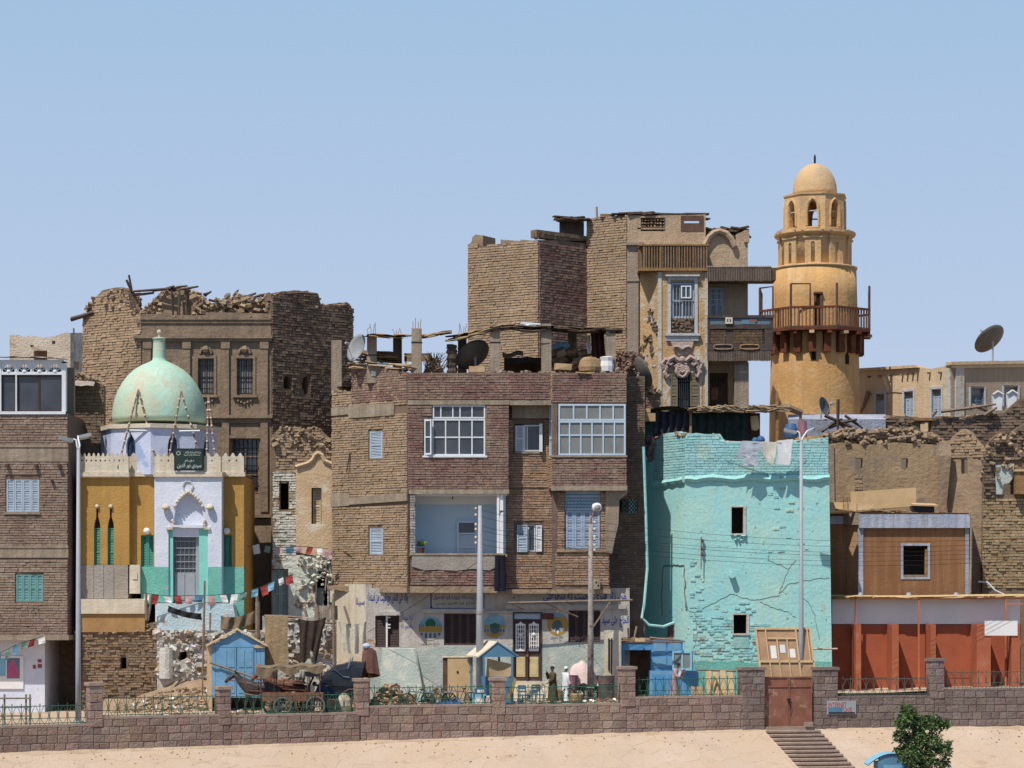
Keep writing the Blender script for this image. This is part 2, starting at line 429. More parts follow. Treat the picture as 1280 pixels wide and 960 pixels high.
def ragged(pts, step=7, amp=3.0):
    """a broken skyline through pixel points"""
    out = []
    for (x0, y0), (x1, y1) in zip(pts, pts[1:]):
        n = max(1, int(abs(x1 - x0) / step))
        for i in range(n):
            t = i / n; out.append((x0 + (x1 - x0) * t + rnd(-1, 1) * (1 if i else 0), y0 + (y1 - y0) * t + rnd(-amp, amp)))
    out.append(pts[-1]); return out
def rubble(mb, fr, pts, base, n, r, d=(-1.2, .1), flat=.7):
    """lumps heaped between a baseline y (pixels) and a skyline"""
    xs = [p[0] for p in pts]
    for _ in range(int(n * 1.7)):
        x = rnd(min(xs), max(xs))
        for (a, b), (c, e) in zip(pts, pts[1:]):
            if a <= x <= c:
                t = (x - a) / max(1e-6, c - a); yt = b + (e - b) * t; break
        yy = base + (yt - base) * rnd(0, 1) ** .8
        mb.chunk(fr.px(x, yy, rnd(*d)), r * rnd(.25, .62) ** .5 * rnd(.4, 1.25), flat)
def sticks(mb, fr, lst, r=.05, d=0.0):
    for x0, y0, x1, y1 in lst:
        a = fr.px(x0, y0, d + rnd(-.2, .2)); b = fr.px(x1, y1, d + rnd(-.2, .2)); m = (a + b) / 2 + Vector((0, 0, rnd(-.06, .06)))
        mb.tube([a, m, b], [r * rnd(.8, 1.2), r, r * rnd(.5, .9)], 5)

# ---------------------------------------------------------------- window parts
def window(parent, fr, x0, y0, x1, y1, cols=2, rows=2, fm=None, gm=None, bar=.055, d=-.10, name='window', rowy=None, colx=None):
    fm = fm or white; gm = gm or glassd
    u0, v1 = fr.uv(x0, y0); u1, v0 = fr.uv(x1, y1)
    us = [u0 + (u1 - u0) * i / cols for i in range(cols + 1)] if colx is None else [fr.up(x) for x in [x0] + colx + [x1]]
    vs = [v0 + (v1 - v0) * i / rows for i in range(rows + 1)] if rowy is None else [fr.uv(x0, y)[1] for y in [y1] + rowy + [y0]]
    mb = MB(); o = bar
    mb.fbox(fr, u0, u0 + o, v0, v1, d - .06, d + .05); mb.fbox(fr, u1 - o, u1, v0, v1, d - .06, d + .05)
    mb.fbox(fr, u0 + o, u1 - o, v0, v0 + o, d - .06, d + .047); mb.fbox(fr, u0 + o, u1 - o, v1 - o, v1, d - .06, d + .047)
    for u in us[1:-1]: mb.fbox(fr, u - bar * .42, u + bar * .42, v0 + o, v1 - o, d - .05, d + .04)
    for v in vs[1:-1]: mb.fbox(fr, u0 + o, u1 - o, v - bar * .42, v + bar * .42, d - .045, d + .036)
    wo = mb.build(name, fm, parent)
    for i in range(len(us) - 1):
        for j in range(len(vs) - 1):
            MB().fbox(fr, us[i] + .012, us[i + 1] - .012, vs[j] + .012, vs[j + 1] - .012, d - .02, d - .008).build('pane', gm, wo)
    return wo
def shutter(parent, fr, x0, y0, x1, y1, leaves=2, rows=2, m=None, d=-.05, bar=.07, name='shutter', open_gap=False):
    m = m or bluegrey
    u0, v1 = fr.uv(x0, y0); u1, v0 = fr.uv(x1, y1)
    mb = MB(); sl = MB(); lw = (u1 - u0) / leaves; rh = (v1 - v0) / rows
    for i in range(leaves):
        a = u0 + lw * i + .006; b = a + lw - .012; dd = d + rnd(-.004, .004)
        mb.fbox(fr, a, a + bar, v0, v1, dd - .02, dd + .04); mb.fbox(fr, b - bar, b, v0, v1, dd - .02, dd + .04)
        for j in range(rows + 1):
            v = v0 + rh * j; v = min(max(v, v0 + bar * .5), v1 - bar * .5)
            mb.fbox(fr, a + bar, b - bar, v - bar * .5, v + bar * .5, dd - .02, dd + .037)
        n = int((v1 - v0) / .075)
        for k in range(n):
            v = v0 + (v1 - v0) * (k + .5) / n
            sl.add([fr.w(a + bar, v - .035, dd + .025), fr.w(b - bar, v - .035, dd + .025), fr.w(b - bar, v + .03, dd - .012), fr.w(a + bar, v + .03, dd - .012)], [(0, 1, 2, 3)])
    o = mb.build(name, m, parent)
    so_ = sl.build('slats', m, o, kind='stuff')
    return o
def bars(parent, fr, x0, y0, x1, y1, n, rails=2, m=None, d=-.03, r=.016, name='window_bars'):
    u0, v1 = fr.uv(x0, y0); u1, v0 = fr.uv(x1, y1); mb = MB()
    for i in range(n):
        u = u0 + (u1 - u0) * (i + .5) / n; mb.tube([fr.w(u, v0, d), fr.w(u, v1, d)], r, 4)
    for j in range(rails):
        v = v0 + (v1 - v0) * (j + .5) / rails; mb.fbox(fr, u0, u1, v - .02, v + .02, d - .02, d + .02)
    return mb.build(name, m or blackm, parent)
def arch(x0, x1, ys, yt, pointed=True, n=7, yb=None):
    """opening outline in pixels: straight jambs to ys, pointed or round head up to yt, foot at yb"""
    c = (x0 + x1) / 2; w_ = (x1 - x0) / 2; pts = []
    for i in range(2 * n + 1):
        t = -1 + i / n
        if pointed: h = math.sqrt(max(0, 4 - (1 + abs(t)) ** 2)) / math.sqrt(3); h = h ** .8
        else: h = math.sqrt(max(0, 1 - t * t))
        pts.append((c + w_ * t, ys - (ys - yt) * h))
    return pts + [(x1, yb), (x0, yb)]
def shell(mb, fr, x0, x1, yt, yb, depth, roof=True):
    """side, back and roof of a hollow building behind a front wall"""
    u0 = fr.up(x0); u1 = fr.up(x1); vt = fr.uv(x0, yt)[1]; vb = -2.0 if yb is None else fr.uv(x0, yb)[1]
    mb.fbox(fr, u0, u0 + .3, vb, vt, -depth, -.352); mb.fbox(fr, u1 - .3, u1, vb, vt, -depth, -.352)
    mb.fbox(fr, u0 + .3, u1 - .3, vb, vt, -depth, -depth + .3)
    if roof: mb.fbox(fr, u0 + .3, u1 - .3, vt - .25, vt - .03, -depth + .3, -.352)

# ---------------------------------------------------------------- lettering
AR = {}
for base, iso, two in [('ا', 0xFE8D, 1), ('أ', 0xFE83, 1), ('إ', 0xFE87, 1), ('ب', 0xFE8F, 0), ('ة', 0xFE93, 1), ('ت', 0xFE95, 0), ('ث', 0xFE99, 0), ('ج', 0xFE9D, 0),
                       ('ح', 0xFEA1, 0), ('خ', 0xFEA5, 0), ('د', 0xFEA9, 1), ('ذ', 0xFEAB, 1), ('ر', 0xFEAD, 1), ('ز', 0xFEAF, 1), ('س', 0xFEB1, 0),
                       ('ش', 0xFEB5, 0), ('ص', 0xFEB9, 0), ('ض', 0xFEBD, 0), ('ط', 0xFEC1, 0), ('ظ', 0xFEC5, 0), ('ع', 0xFEC9, 0), ('غ', 0xFECD, 0),
                       ('ف', 0xFED1, 0), ('ق', 0xFED5, 0), ('ك', 0xFED9, 0), ('ل', 0xFEDD, 0), ('م', 0xFEE1, 0), ('ن', 0xFEE5, 0), ('ه', 0xFEE9, 0),
                       ('و', 0xFEED, 1), ('ى', 0xFEEF, 1), ('ي', 0xFEF1, 0)]:
    AR[base] = (iso, two)
def shape_ar(t):
    out = []
    for i, ch in enumerate(t):
        if ch not in AR: out.append(ch); continue
        iso, two = AR[ch]
        prev = i > 0 and t[i - 1] in AR and not AR[t[i - 1]][1]
        nxt = i + 1 < len(t) and t[i + 1] in AR
        if two: out.append(chr(iso + (1 if prev else 0)))
        else: out.append(chr(iso + (3 if prev and nxt else 1 if prev else 2 if nxt else 0)))
    return ''.join(reversed(out))
def lettering(parent, fr, text, x0, y0, x1, y1, m, d=.012, name='lettering', ar=True, bold=.012):
    cu = bpy.data.curves.new('lettering', 'FONT'); cu.body = shape_ar(text) if ar else text; cu.size = 1; cu.offset = bold
    cu.resolution_u = 3
    o = bpy.data.objects.new('lettering', cu); COL.objects.link(o)
    bpy.context.view_layer.update()
    me = bpy.data.meshes.new_from_object(o.evaluated_get(bpy.context.evaluated_depsgraph_get()))
    bpy.data.objects.remove(o)
    xs = [v.co.x for v in me.vertices]; ys = [v.co.y for v in me.vertices]
    a, b, c, e = min(xs), max(xs), min(ys), max(ys)
    u0, v1 = fr.uv(x0, y0); u1, v0 = fr.uv(x1, y1)
    mb = MB()
    mb.add([fr.w(u0 + (v.co.x - a) / (b - a) * (u1 - u0), v0 + (v.co.y - c) / (e - c) * (v1 - v0), d) for v in me.vertices],
           [tuple(p.vertices) for p in me.polygons])
    bpy.data.meshes.remove(me)
    return mb.build(name, m, parent)
blueink = paint('blue_ink', (.03, .06, .30), rough=.8)
greenink = paint('green_ink', (.03, .13, .06), rough=.8)
whiteink = paint('white_ink', (.62, .66, .62), rough=.8)
redink = paint('red_ink', (.42, .09, .10), rough=.8)
# ================================================================ ground, slope, river
def fr_pts(a, b):
    f = Fr.__new__(Fr); f.a = Vector((a[0], a[1], 0)); bb = Vector((b[0], b[1], 0))
    f.u = (bb - f.a).normalized(); f.n = Vector((f.u.y, -f.u.x, 0)); f.L = (bb - f.a).length; f.ang = math.atan2(f.u.y, f.u.x)
    return f
LINE = [(-150, -16.4), (-22.25, -16.4), (-6.9, -8.6), (11.9, -2.5), (25.9, .5), (150, .5)]
ZB = [-1.42, -1.42, -1.37, -1.16, -1.2, -1.2]
SEG = [fr_pts(LINE[i], LINE[i + 1]) for i in range(5)]
MIT = []
for i in range(6):
    n0 = SEG[max(0, i - 1)].n; n1 = SEG[min(4, i)].n; m = (n0 + n1).normalized(); MIT.append(m / m.dot(n1))
def slope_pt(i, a, t, up=0.0):
    p = Vector((*LINE[i], ZB[i])) + MIT[i] * t; q = Vector((*LINE[i + 1], ZB[i + 1])) + MIT[i + 1] * t
    r = p.lerp(q, a); r.z += -.5 * min(max(t, 0), 6) + up
    return r
mb = MB()
for i in range(5):
    for t0, t1, dz in ((-.3, 0, 0), (0, 6, 0), (6, 11, 0), (11, 11.02, -5)):
        b = [slope_pt(i, 0, t0), slope_pt(i, 0, t1), slope_pt(i, 1, t1), slope_pt(i, 1, t0)]
        if dz: b[1].z += dz; b[2].z += dz
        mb.add(b, [(0, 1, 2, 3)])
bank = mb.build('embankment', pave, loc=(0, 0, 0)); bank['kind'] = 'structure'
mb = MB(); mb.add([Vector((-4000, -4000, -6.6)), Vector((4000, -4000, -6.6)), Vector((4000, 10, -6.6)), Vector((-4000, 10, -6.6))], [(0, 1, 2, 3)])
water = M('river_water', [(.03, .06, .06), (.05, .085, .08)], sc=.05, rough=.08, bump=.5, bsc=1.5)
o = mb.build('river', water, loc=(0, 0, -6.6)); o['kind'] = 'structure'
mb = MB()
xs = [-150 + 4 * i for i in range(76)]
def line_y(X):
    for (a, b), (c, d) in zip(LINE, LINE[1:]):
        if X <= c: return b + (d - b) * (X - a) / (c - a)
    return LINE[-1][1]
def st_fn(u, v):
    X = -150 + 300 * u; y0 = line_y(X) + .35; Y = y0 + (45 - y0) * v
    return Vector((X, Y, street_z(X) + .05 * noise.noise(Vector((X * .6, Y * .6, 0)))))
mb.grid(st_fn, 150, 40)
o = mb.build('street', sand, loc=(0, 0, 0), smooth=True); o['kind'] = 'structure'
mb = MB(); mb.add([Vector((-4000, 9, -1.9)), Vector((4000, 9, -1.9)), Vector((4000, 4000, -1.9)), Vector((-4000, 4000, -1.9))], [(0, 1, 2, 3)])
o = mb.build('ground', sand, loc=(0, 9, -1.9)); o['kind'] = 'structure'

# crazy paving on the slope: each slab a piece of its own
def clip(poly, a, b, c):           # keep a*x+b*y<=c
    out = []
    for p, q in zip(poly, poly[1:] + poly[:1]):
        dp = a * p[0] + b * p[1] - c; dq = a * q[0] + b * q[1] - c
        if dp <= 0: out.append(p)
        if dp * dq < 0:
            t = dp / (dp - dq); out.append((p[0] + (q[0] - p[0]) * t, p[1] + (q[1] - p[1]) * t))
    return out
npav = 0
for i, s0, s1 in ((1, 0.0, 1.0), (2, 0.0, 1.0), (3, 0.0, 1.0)):
    L = SEG[i].L; pts = []
    nx = max(1, int(L * (s1 - s0) / .98)); ny = 5
    for ix in range(nx):
        for iy in range(ny):
            pts.append(((ix + .5 + rnd(-.38, .38)) * L / nx, (iy + .5 + rnd(-.4, .4)) * 4.4 / ny + .02))
    for k, (px_, py_) in enumerate(pts):
        poly = [(0.0, .02), (L, .02), (L, 4.4), (0.0, 4.4)]
        for k2, (qx, qy) in enumerate(pts):
            if k2 == k or abs(qx - px_) > 3.2 or abs(qy - py_) > 3.2: continue
            dx, dy = qx - px_, qy - py_; ln = math.hypot(dx, dy)
            poly = clip(poly, dx / ln, dy / ln, ((qx * qx + qy * qy - px_ * px_ - py_ * py_) / 2) / ln - .009)
            if len(poly) < 3: break
        if len(poly) < 3: continue
        if i == 3 and px_ < 3.6 - .0: 
            # keep the stair well clear of slabs
            if px_ - py_ * .25 > .1 and px_ - py_ * .25 < 2.5: continue
        h = rnd(.004, .012); n = len(poly)
        top = [slope_pt(i, p[0] / L, p[1], h) for p in poly]; bot = [slope_pt(i, p[0] / L, p[1], -.03) for p in poly]
        mb = MB(); fs = [tuple(range(n - 1, -1, -1))]
        fs += [(j, (j + 1) % n, n + (j + 1) % n, n + j) for j in range(n)]
        mb.add(top + bot, fs); mb.build('paving_slab', pave, bank); npav += 1

# drifted dust, pebbles and scraps along the foot of the wall
mb = MB(); pe = MB()
for i in (1, 2, 3):
    n = int(SEG[i].L / .4)
    for k in range(n):
        if i == 3 and k * .4 < 3.2: continue
        a0, a1 = k / n, (k + 1) / n; w_ = [.12 + .25 * abs(noise.noise(Vector((q * 40, i * 9, 0)))) for q in (a0, a1)]
        mb.add([slope_pt(i, a0, -.02, .02 + w_[0] * .35), slope_pt(i, a0, .03 + w_[0], .012), slope_pt(i, a1, .03 + w_[1], .012), slope_pt(i, a1, -.02, .02 + w_[1] * .35)], [(0, 1, 2, 3)])
    for k in range(90):
        a, t_ = rnd(0, 1), abs(random.gauss(0, 1.0)) + .1
        if t_ < 4 and not (i == 3 and a < .28): pe.chunk(slope_pt(i, a, t_, .02), rnd(.02, .07))
o = mb.build('dust_drift', sand); o['kind'] = 'stuff'
o = pe.build('pebbles', rub); o['kind'] = 'stuff'

# ================================================================ river wall
STONE = []
for k in range(6):
    v = []
    for y, sx in ((0, .5), (-.72, .5), (-1.0, .455)):
        for x, z in ((-1, -1), (1, -1), (1, 1), (-1, 1)):
            j = .018 if y == -1.0 else .006
            zz = .5 if y > -1 else .44
            v.append((x * sx + rnd(-j, j), y * (1 + (rnd(-.25, .25) if y < -.8 else 0)), z * zz + rnd(-j, j) * 2))
    f = [(8, 9, 10, 11)]
    for a in (0, 4):
        for q in range(4):
            f.append((a + q, a + (q + 1) % 4, a + 4 + (q + 1) % 4, a + 4 + q))
    me = bpy.data.meshes.new('stone_block'); me.from_pydata(v, [], f); me.materials.append(stone); me.update(); STONE.append(me)
STONE2 = []
for me in STONE:
    m2 = me.copy(); m2.materials.clear(); m2.materials.append(stone2); STONE2.append(m2)

def lay_stones(par, fr, u0, u1, v0, v1, bh, bl, lib, d=0.0, dep=.05):
    n = max(1, round((v1 - v0) / bh)); hh = (v1 - v0) / n
    for r in range(n):
        u = u0; 
        while u < u1 - .02:
            ln = bl * rnd(.7, 1.3)
            if r % 2 and u == u0: ln *= .55
            if u1 - (u + ln) < bl * .45: ln = u1 - u
            inst(random.choice(lib), 'stone', par, fr.w(u + ln / 2, v0 + hh * (r + .5), d - .004), (0, 0, fr.ang), (ln - .022, dep, hh - .022))
            u += ln
segx = [1, 1, 1, 2, 2, 2, 3, 3]
SECT = [(-40, 117, 906, 1), (117, 279, 894.5, 1), (279, 449.5, 892, 1), (450.5, 622, 881, 2), (622, 783, 880, 2), (783, 938, 870, 2),
        (1028, 1168, 869.5, 3), (1168, 1330, 860.5, 3)]
def hoop_path(w_, h_, n=7):
    l = []
    for i in range(n + 1):
        t = i / n; l.append((-w_ / 2 * math.sin(math.pi * (t ** .85)), t * h_))
    return l + [(-x, z) for x, z in l[-2::-1]]
def rail_mesh(kind, m):
    mb = MB()
    if kind == 'hoop': mb.tube([Vector((x, 0, z)) for x, z in hoop_path(.34, .80)], .013, 5)
    else:
        mb.tube([Vector((0, 0, 0)), Vector((0, 0, .86))], .017, 5); mb.ball((0, 0, .88), .03, 5, 3)
    me = bpy.data.meshes.new(kind); me.from_pydata([tuple(q) for q in mb.v], [], mb.f); me.materials.append(m); me.update(); return me
RAILM = {m.name: (rail_mesh('baluster', m), rail_mesh('hoop', m)) for m in (greenrail, darkrail)}
PILL = [(104, 130, 853, 1), (266, 290, 858, 1), (438, 462.5, 848, 2), (609, 633, 847, 2), (768, 796, 833, 2), (917, 956, 834, 2), (1011, 1047, 834, 3), (1154, 1182, 823, 3)]
wall_lab = ['Purplish stone wall by the river below the white poster wall', 'Purplish river wall below the rubble heap and mud ruin', 'Purplish river wall in front of the horse and cart',
            'Purplish river wall in front of the bicycles and mud brick heap', 'Purplish river wall in front of the steps to the brown panelled door', 'Purplish river wall in front of the blue shop and the man in pink',
            'Greyish river wall carrying the INTERNET CAFE sign', 'Greyish river wall under the orange shop, beyond the last pillar']
rail_lab = ['Green iron railing with pointed hoops before the white poster wall', 'Green iron railing with pointed hoops before the rubble heap', 'Green iron railing with pointed hoops before the horse and cart',
            'Green iron railing with pointed hoops before the bicycles', 'Green iron railing with pointed hoops before the two standing men', 'Green iron railing with pointed hoops before the blue shop',
            'Dull green railing with hoops above the INTERNET CAFE sign', 'Dull green railing with hoops behind the leafy tree, before the last orange shop bay']
for k, (x0, x1, ry, si) in enumerate(SECT):
    fr = SEG[si]; u0 = max(fr.up(x0), 0.02) if x0 > 0 else 0.02; u1 = min(fr.up(x1), fr.L - .01)
    if si == 3 and x0 > 1100: u1 = fr.L - .01
    um = (u0 + u1) / 2 if x0 > 0 else fr.up(60)
    zt = PZ(ry, fr.w(um, 0).y); zb = ZB[si] - .35
    a = fr.w((u0 + u1) / 2, zb)
    t = thing('stone_wall', wall_lab[k], 'wall', a, 'stretches of the river wall')
    MB().fbox(fr, u0, u1, zb, zt - .1, -.40, 0).build('wall_core', stoneg, t)
    MB().fbox(fr, u0, u1, zt - .1, zt, -.46, .05).build('coping', capm if si < 3 else stone2, t)
    lay_stones(t, fr, u0, u1, zb, zt - .1, .34, .52, STONE if si < 3 else STONE2)
    m = greenrail if si < 3 else darkrail
    rl = thing('railing', rail_lab[k], 'railing', fr.w((u0 + u1) / 2, zt, -.15), 'iron railings on the river wall')
    pl = [p for p in PILL]
    ua, ub = u0 + .3, u1 - .3
    if x0 < 0: ua = u0
    mb = MB()
    for v, r in ((zt + .80, .018), (zt + .27, .014), (zt + .06, .018)): mb.tube([fr.w(ua, v, -.15), fr.w(ub, v, -.15)], r, 5)
    mb.build('rail', m, rl)
    n = max(2, round((ub - ua) / .40))
    for i in range(n + 1):
        u = ua + (ub - ua) * i / n
        inst(RAILM[m.name][0], 'baluster', rl, fr.w(u, zt, -.15), (0, 0, fr.ang))
        if i < n: inst(RAILM[m.name][1], 'hoop', rl, fr.w(u + (ub - ua) / n / 2, zt + .03, -.15), (0, 0, fr.ang))
pil_lab = ['Stone pillar beside the tall left street lamp, with flat cap', 'Stone pillar in front of the blue plank kiosk by the horse', 'Stone pillar between the brown draped coat and the brick heap',
           'Stone pillar in front of the little gabled stall', 'Stone pillar between the oil drum and the blue shop', 'Thick stone gate pillar beside the rusty gate, blue shop side',
           'Thick stone gate pillar beside the rusty gate, orange shop side', 'Stone pillar in front of the orange shop bays']
for k, (x0, x1, yt, si) in enumerate(PILL):
    fr = SEG[si]; fw = (x1 - x0)
    uc = fr.up((x0 + x1) / 2 + fw * .12); Yc = fr.w(uc, 0).y
    wd = (fw * .66 if k not in (5, 6) else fw * .80) * (D + Yc) / F
    zt = PZ(yt, Yc); zb = [s for s in SECT if s[0] <= (x0 + x1) / 2 + 30 and s[3] == si][-1]
    zlow = PZ(zb[2], Yc) - .5 if k not in (5, 6) else ZB[2] - .3
    t = thing('stone_pillar', pil_lab[k], 'pillar', fr.w(uc, zlow), 'pillars of the river wall')
    u0, u1 = uc - wd / 2, uc + wd / 2; dp = .56
    MB().fbox(fr, u0 + .03, u1 - .03, zlow, zt - .14, -dp + .07, .03).build('pillar_core', stoneg, t)
    MB().fbox(fr, u0 - .06, u1 + .06, zt - .14, zt, -dp - .02, .12).build('cap', capm if k < 5 else stone2, t)
    lib = STONE if k < 5 else STONE2
    lay_stones(t, fr, u0, u1, zlow, zt - .14, .34, .5, lib, .03, .05)
    sf = fr_pts((fr.w(u0 + .03, 0, -dp + .05).x, fr.w(u0 + .03, 0, -dp + .05).y), (fr.w(u0 + .03, 0, .08).x, fr.w(u0 + .03, 0, .08).y))
    lay_stones(t, sf, 0, sf.L, zlow, zt - .14, .34, .5, lib, 0, .04)

# gate and steps
fr = SEG[3]; z0 = ZB[3] - .02
Yg = fr.w(1, 0).y
ga, gb = fr.up(957.5), fr.up(1017)
zt = PZ(846, Yg); zb = PZ(908, Yg)
t = thing('gate', 'Rusty red steel double gate with a padlock between two stone pillars', 'gate', fr.w((ga + gb) / 2, zb, -.2))
mid = (ga + gb) / 2
for a, b, nm in ((ga + .01, mid - .008, 0), (mid + .008, gb - .01, 1)):
    lf = MB().fbox(fr, a, b, zb, zt, -.24, -.21).build('gate_leaf', rust, t)
    mb = MB()
    for q in (a, b - .05): mb.fbox(fr, q, q + .05, zb, zt, -.209, -.17)
    for v in (zb, zt - .5, zt - .06): mb.fbox(fr, a + .05, b - .05, v, v + .055, -.209, -.172)
    if nm == 0: mb.fbox(fr, a + .08, a + .28, zt - .82, zt - .58, -.209, -.185)
    mb.build('leaf_frame', rust, lf)
mb = MB(); mb.fbox(fr, mid - .09, mid + .1, zt - 1.12, zt - 1.06, -.168, -.13); mb.fbox(fr, mid - .03, mid + .05, zt - 1.28, zt - 1.11, -.165, -.11)
mb.tube([fr.w(mid + .02, zt - 1.2, -.12), fr.w(mid + .08, zt - 1.35, -.1), fr.w(mid + .04, zt - 1.65, -.12)], .018, 5)
mb.build('padlock', blackm, t)
MB().fbox(fr, ga - .02, gb + .02, z0 - .5, zb - .015, -.5, .1).build('threshold', capm, t)
MB().fbox(fr, fr.up(1005), fr.up(1015), zb - .02, zb + .2, -.02, .2).build('kerb_stone', capm, t)

t = thing('stairs', 'Stone steps descending from the rusty gate across the pale paved slope', 'stairs', fr.w(mid, z0))
for i in range(18):
    sh = .075 * i * .9; dd = .1 + .34 * i; zz = z0 - .17 * i - .04
    MB().fbox(fr, ga - .1 + sh, gb + .2 + sh, zz - .085, zz, dd - .05, dd + .37).build('tread', capm, t)
    MB().fbox(fr, ga - .1 + sh, gb + .2 + sh, zz - .5, zz - .088, dd - .05, dd + .30).build('riser', stone2, t)
mb = MB()
for q, ww in ((ga - .28, .16), (gb + .22, .2)):
    f0 = [fr.w(q + c * ww, z0 - .0 - e * .3, .06) for c, e in ((0, 1), (1, 1), (1, 0), (0, 0))]
    sh = .0675 * 18 ; dd = .1 + .34 * 18
    f1 = [fr.w(q + sh + c * ww, z0 - .17 * 18 + .05 - e * .3, dd) for c, e in ((0, 1), (1, 1), (1, 0), (0, 0))]
    mb.hexa(f1 + f0)
mb.build('side_kerb', pave, t)

# sign
t = thing('sign_board', 'Grey board lettered INTERNET CAFE in red, fixed low on the river wall', 'sign', fr.px(1051, 893, .06))
MB().pbox(fr, 1033, 876, 1069, 892.5, .06, .12).build('board', steel, t)
MB().pbox(fr, 1034.3, 884.2, 1052, 890, .121, .126).build('blue_panel', bluedk, t)
MB().pbox(fr, 1034.5, 890.3, 1067.5, 891.6, .121, .14).build('ledge', blackm, t)
lettering(t, fr, 'INTERNET', 1034.5, 878, 1057, 883.6, redink, .127, ar=False, bold=.01)
lettering(t, fr, 'CAFE', 1052.8, 884.4, 1064, 889.6, redink, .127, ar=False, bold=.01)

# leafy tree and blue kiosk on the promenade below
def leaf_tree(name, label, base, blobs, hgt, r, nl, lm, tm):
    t = thing(name, label, 'tree', base)
    mb = MB(); b = Vector(base); fork = b + Vector((.05, 0, hgt * .42))
    mb.tube([b + Vector((0, 0, -.1)), b + Vector((.03, .02, hgt * .2)), fork, b + Vector((.0, 0, hgt * .62))], [r, r * .8, r * .62, r * .4], 7)
    for c, q in blobs: mb.tube([fork + Vector((rnd(-.03, .03), 0, rnd(-.3, .2))), fork.lerp(Vector(c), .55) + Vector((rnd(-.1, .1), rnd(-.1, .1), .08)), Vector(c)], [r * .42, r * .3, r * .1], 5)
    mb.build('trunk', tm, t)
    mb = MB()
    tot = sum(q ** 2 for c, q in blobs)
    for c, q in blobs:
        c = Vector(c)
        for _ in range(int(nl * q ** 2 / tot)):
            d = Vector((rnd(-1, 1), rnd(-1, 1), rnd(-1, 1)))
            while d.length > 1 or d.length < .05: d = Vector((rnd(-1, 1), rnd(-1, 1), rnd(-1, 1)))
            p = c + d.normalized() * q * (d.length ** .4) * rnd(.7, 1.28)
            s_ = rnd(.035, .115); a = Vector((rnd(-1, 1), rnd(-1, 1), rnd(-.9, .5))).normalized(); e = a.cross(Vector((rnd(-1, 1), rnd(-1, 1), rnd(-1, 1)))).normalized()
            mb.add([p, p + a * s_ + e * s_ * .45, p + a * s_ * 2.1, p + a * s_ - e * s_ * .45], [(0, 1, 2, 3)])
    mb.build('crown', lm, t)
    return t
leafm = M('leaf', [(.045, .095, .025), (.095, .15, .045)], sc=2.5, isl=.5, patch=[((.13, .15, .06), 3, .62, .05)], bump=0, rough=.55, spec=.4)
barkm = M('bark', [(.12, .085, .06), (.2, .15, .11)], sc=6)
YT = -9.3
bl = []
for x, y, q in ((1135, 892, .36), (1129, 903, .34), (1150, 905, .42), (1168, 903, .36), (1182, 905, .20), (1128, 921, .33), (1146, 926, .46), (1166, 926, .42), (1181, 938, .30),
                (1138, 944, .46), (1158, 950, .46), (1178, 955, .28), (1124, 938, .2), (1150, 968, .4), (1131, 884, .17), (1187, 928, .13), (1120, 917, .14)):
    p = P(x, y, YT + rnd(-.5, .5)); bl.append((p, q))
leaf_tree('young_tree', 'Bushy green tree rising in front of the river wall', (PX(1152, YT), YT, -4.2), bl, 4.4, .10, 7800, leafm, barkm)
YK = -9.0; b = P(1112, 940, YK)
t = thing('blue_kiosk', 'Small blue kiosk with a rounded pale blue roof below the river wall', 'kiosk', (b.x, YK, -4.19))
x0, x1 = PX(1083, YK), PX(1141, YK); zr = b.z
def kroof(u, v):
    return Vector((x0 + (x1 - x0) * u + (0), YK - .55 + 1.5 * v, zr - .16 - 1.0 * (u - .52) ** 2 * 1.9 + .13))
mb = MB(); mb.grid(kroof, 12, 3); n = len(mb.v)
mb.grid(lambda u, v: kroof(u, v) - Vector((0, 0, .05)), 12, 3)
mb.build('roof', bluepale, t, smooth=True)
MB().box(x0 + .45, x1 - .15, YK - .5, YK + .85, -4.19, zr - .45).build('body', bluedk, t)
mb = MB(); mb.add([Vector((x0 + .45 + (x1 - x0 - .6) * i / 10, YK - .49, kroof((.45 + (x1 - x0 - .6) * i / 10) / (x1 - x0), 0).z - .051)) for i in range(11)] +
                  [Vector((x1 - .15, YK - .49, zr - .46)), Vector((x0 + .45, YK - .49, zr - .46))], [tuple(range(12, -1, -1))])
mb.build('gable', bluedk, t)
MB().box(x0 + .7, x1 - .5, YK - .53, YK - .501, -3.6, zr - .55).build('hatch', bluekiosk, t)
# ================================================================ left apartment block
fr = FF(-1.0)
t = thing('apartment_building', 'Brown brick apartment block with a glazed white roof balcony above a pale louvred shutter', 'building', (PX(10, -1), -1, -.5))
W1, W2 = (8, 599, 49, 640), (20, 718, 54, 752)
mb = MB(); mb.ppanel(fr, (-70, 517, 85, 799), [W1, W2], -.35, 0); shell(mb, fr, -70, 85, 517, 799, 9); mb.build('wall', redjoint, t)
mb = MB()
m1 = M('plum_brick', [(.235, .16, .125), (.31, .22, .175)], sc=.7, isl=.15, patch=[((.32, .25, .19), .5, .56, .12)])
for y0, y1 in ((519, 556), (578, 682), (698, 795)): pbricks(mb, fr, -70, y0, 84.5, y1, [(W1[0] - 1, W1[1] - 3, W1[2] + 1, W1[3] + 2), (W2[0] - 1, W2[1] - 2, W2[2] + 1, W2[3] + 2)], bh=.125)
mb.build('brick_courses', m1, t, kind='stuff')
mb = MB()
for y0, y1, d in ((556, 559, .09), (559, 577, .05), (682, 685, .08), (685, 697, .045)): mb.pbox(fr, -70, y0, 85.5, y1, -.02, d)
mb.build('concrete_band', conc, t)
mb = MB()
for x in (10, 46, 75): mb.pbox(fr, x - 2, 580, x + 2, 584, .05, .30)
mb.pbox(fr, 64, 599, 67, 602, .05, .25)
mb.build('beam_end', darkw, t)
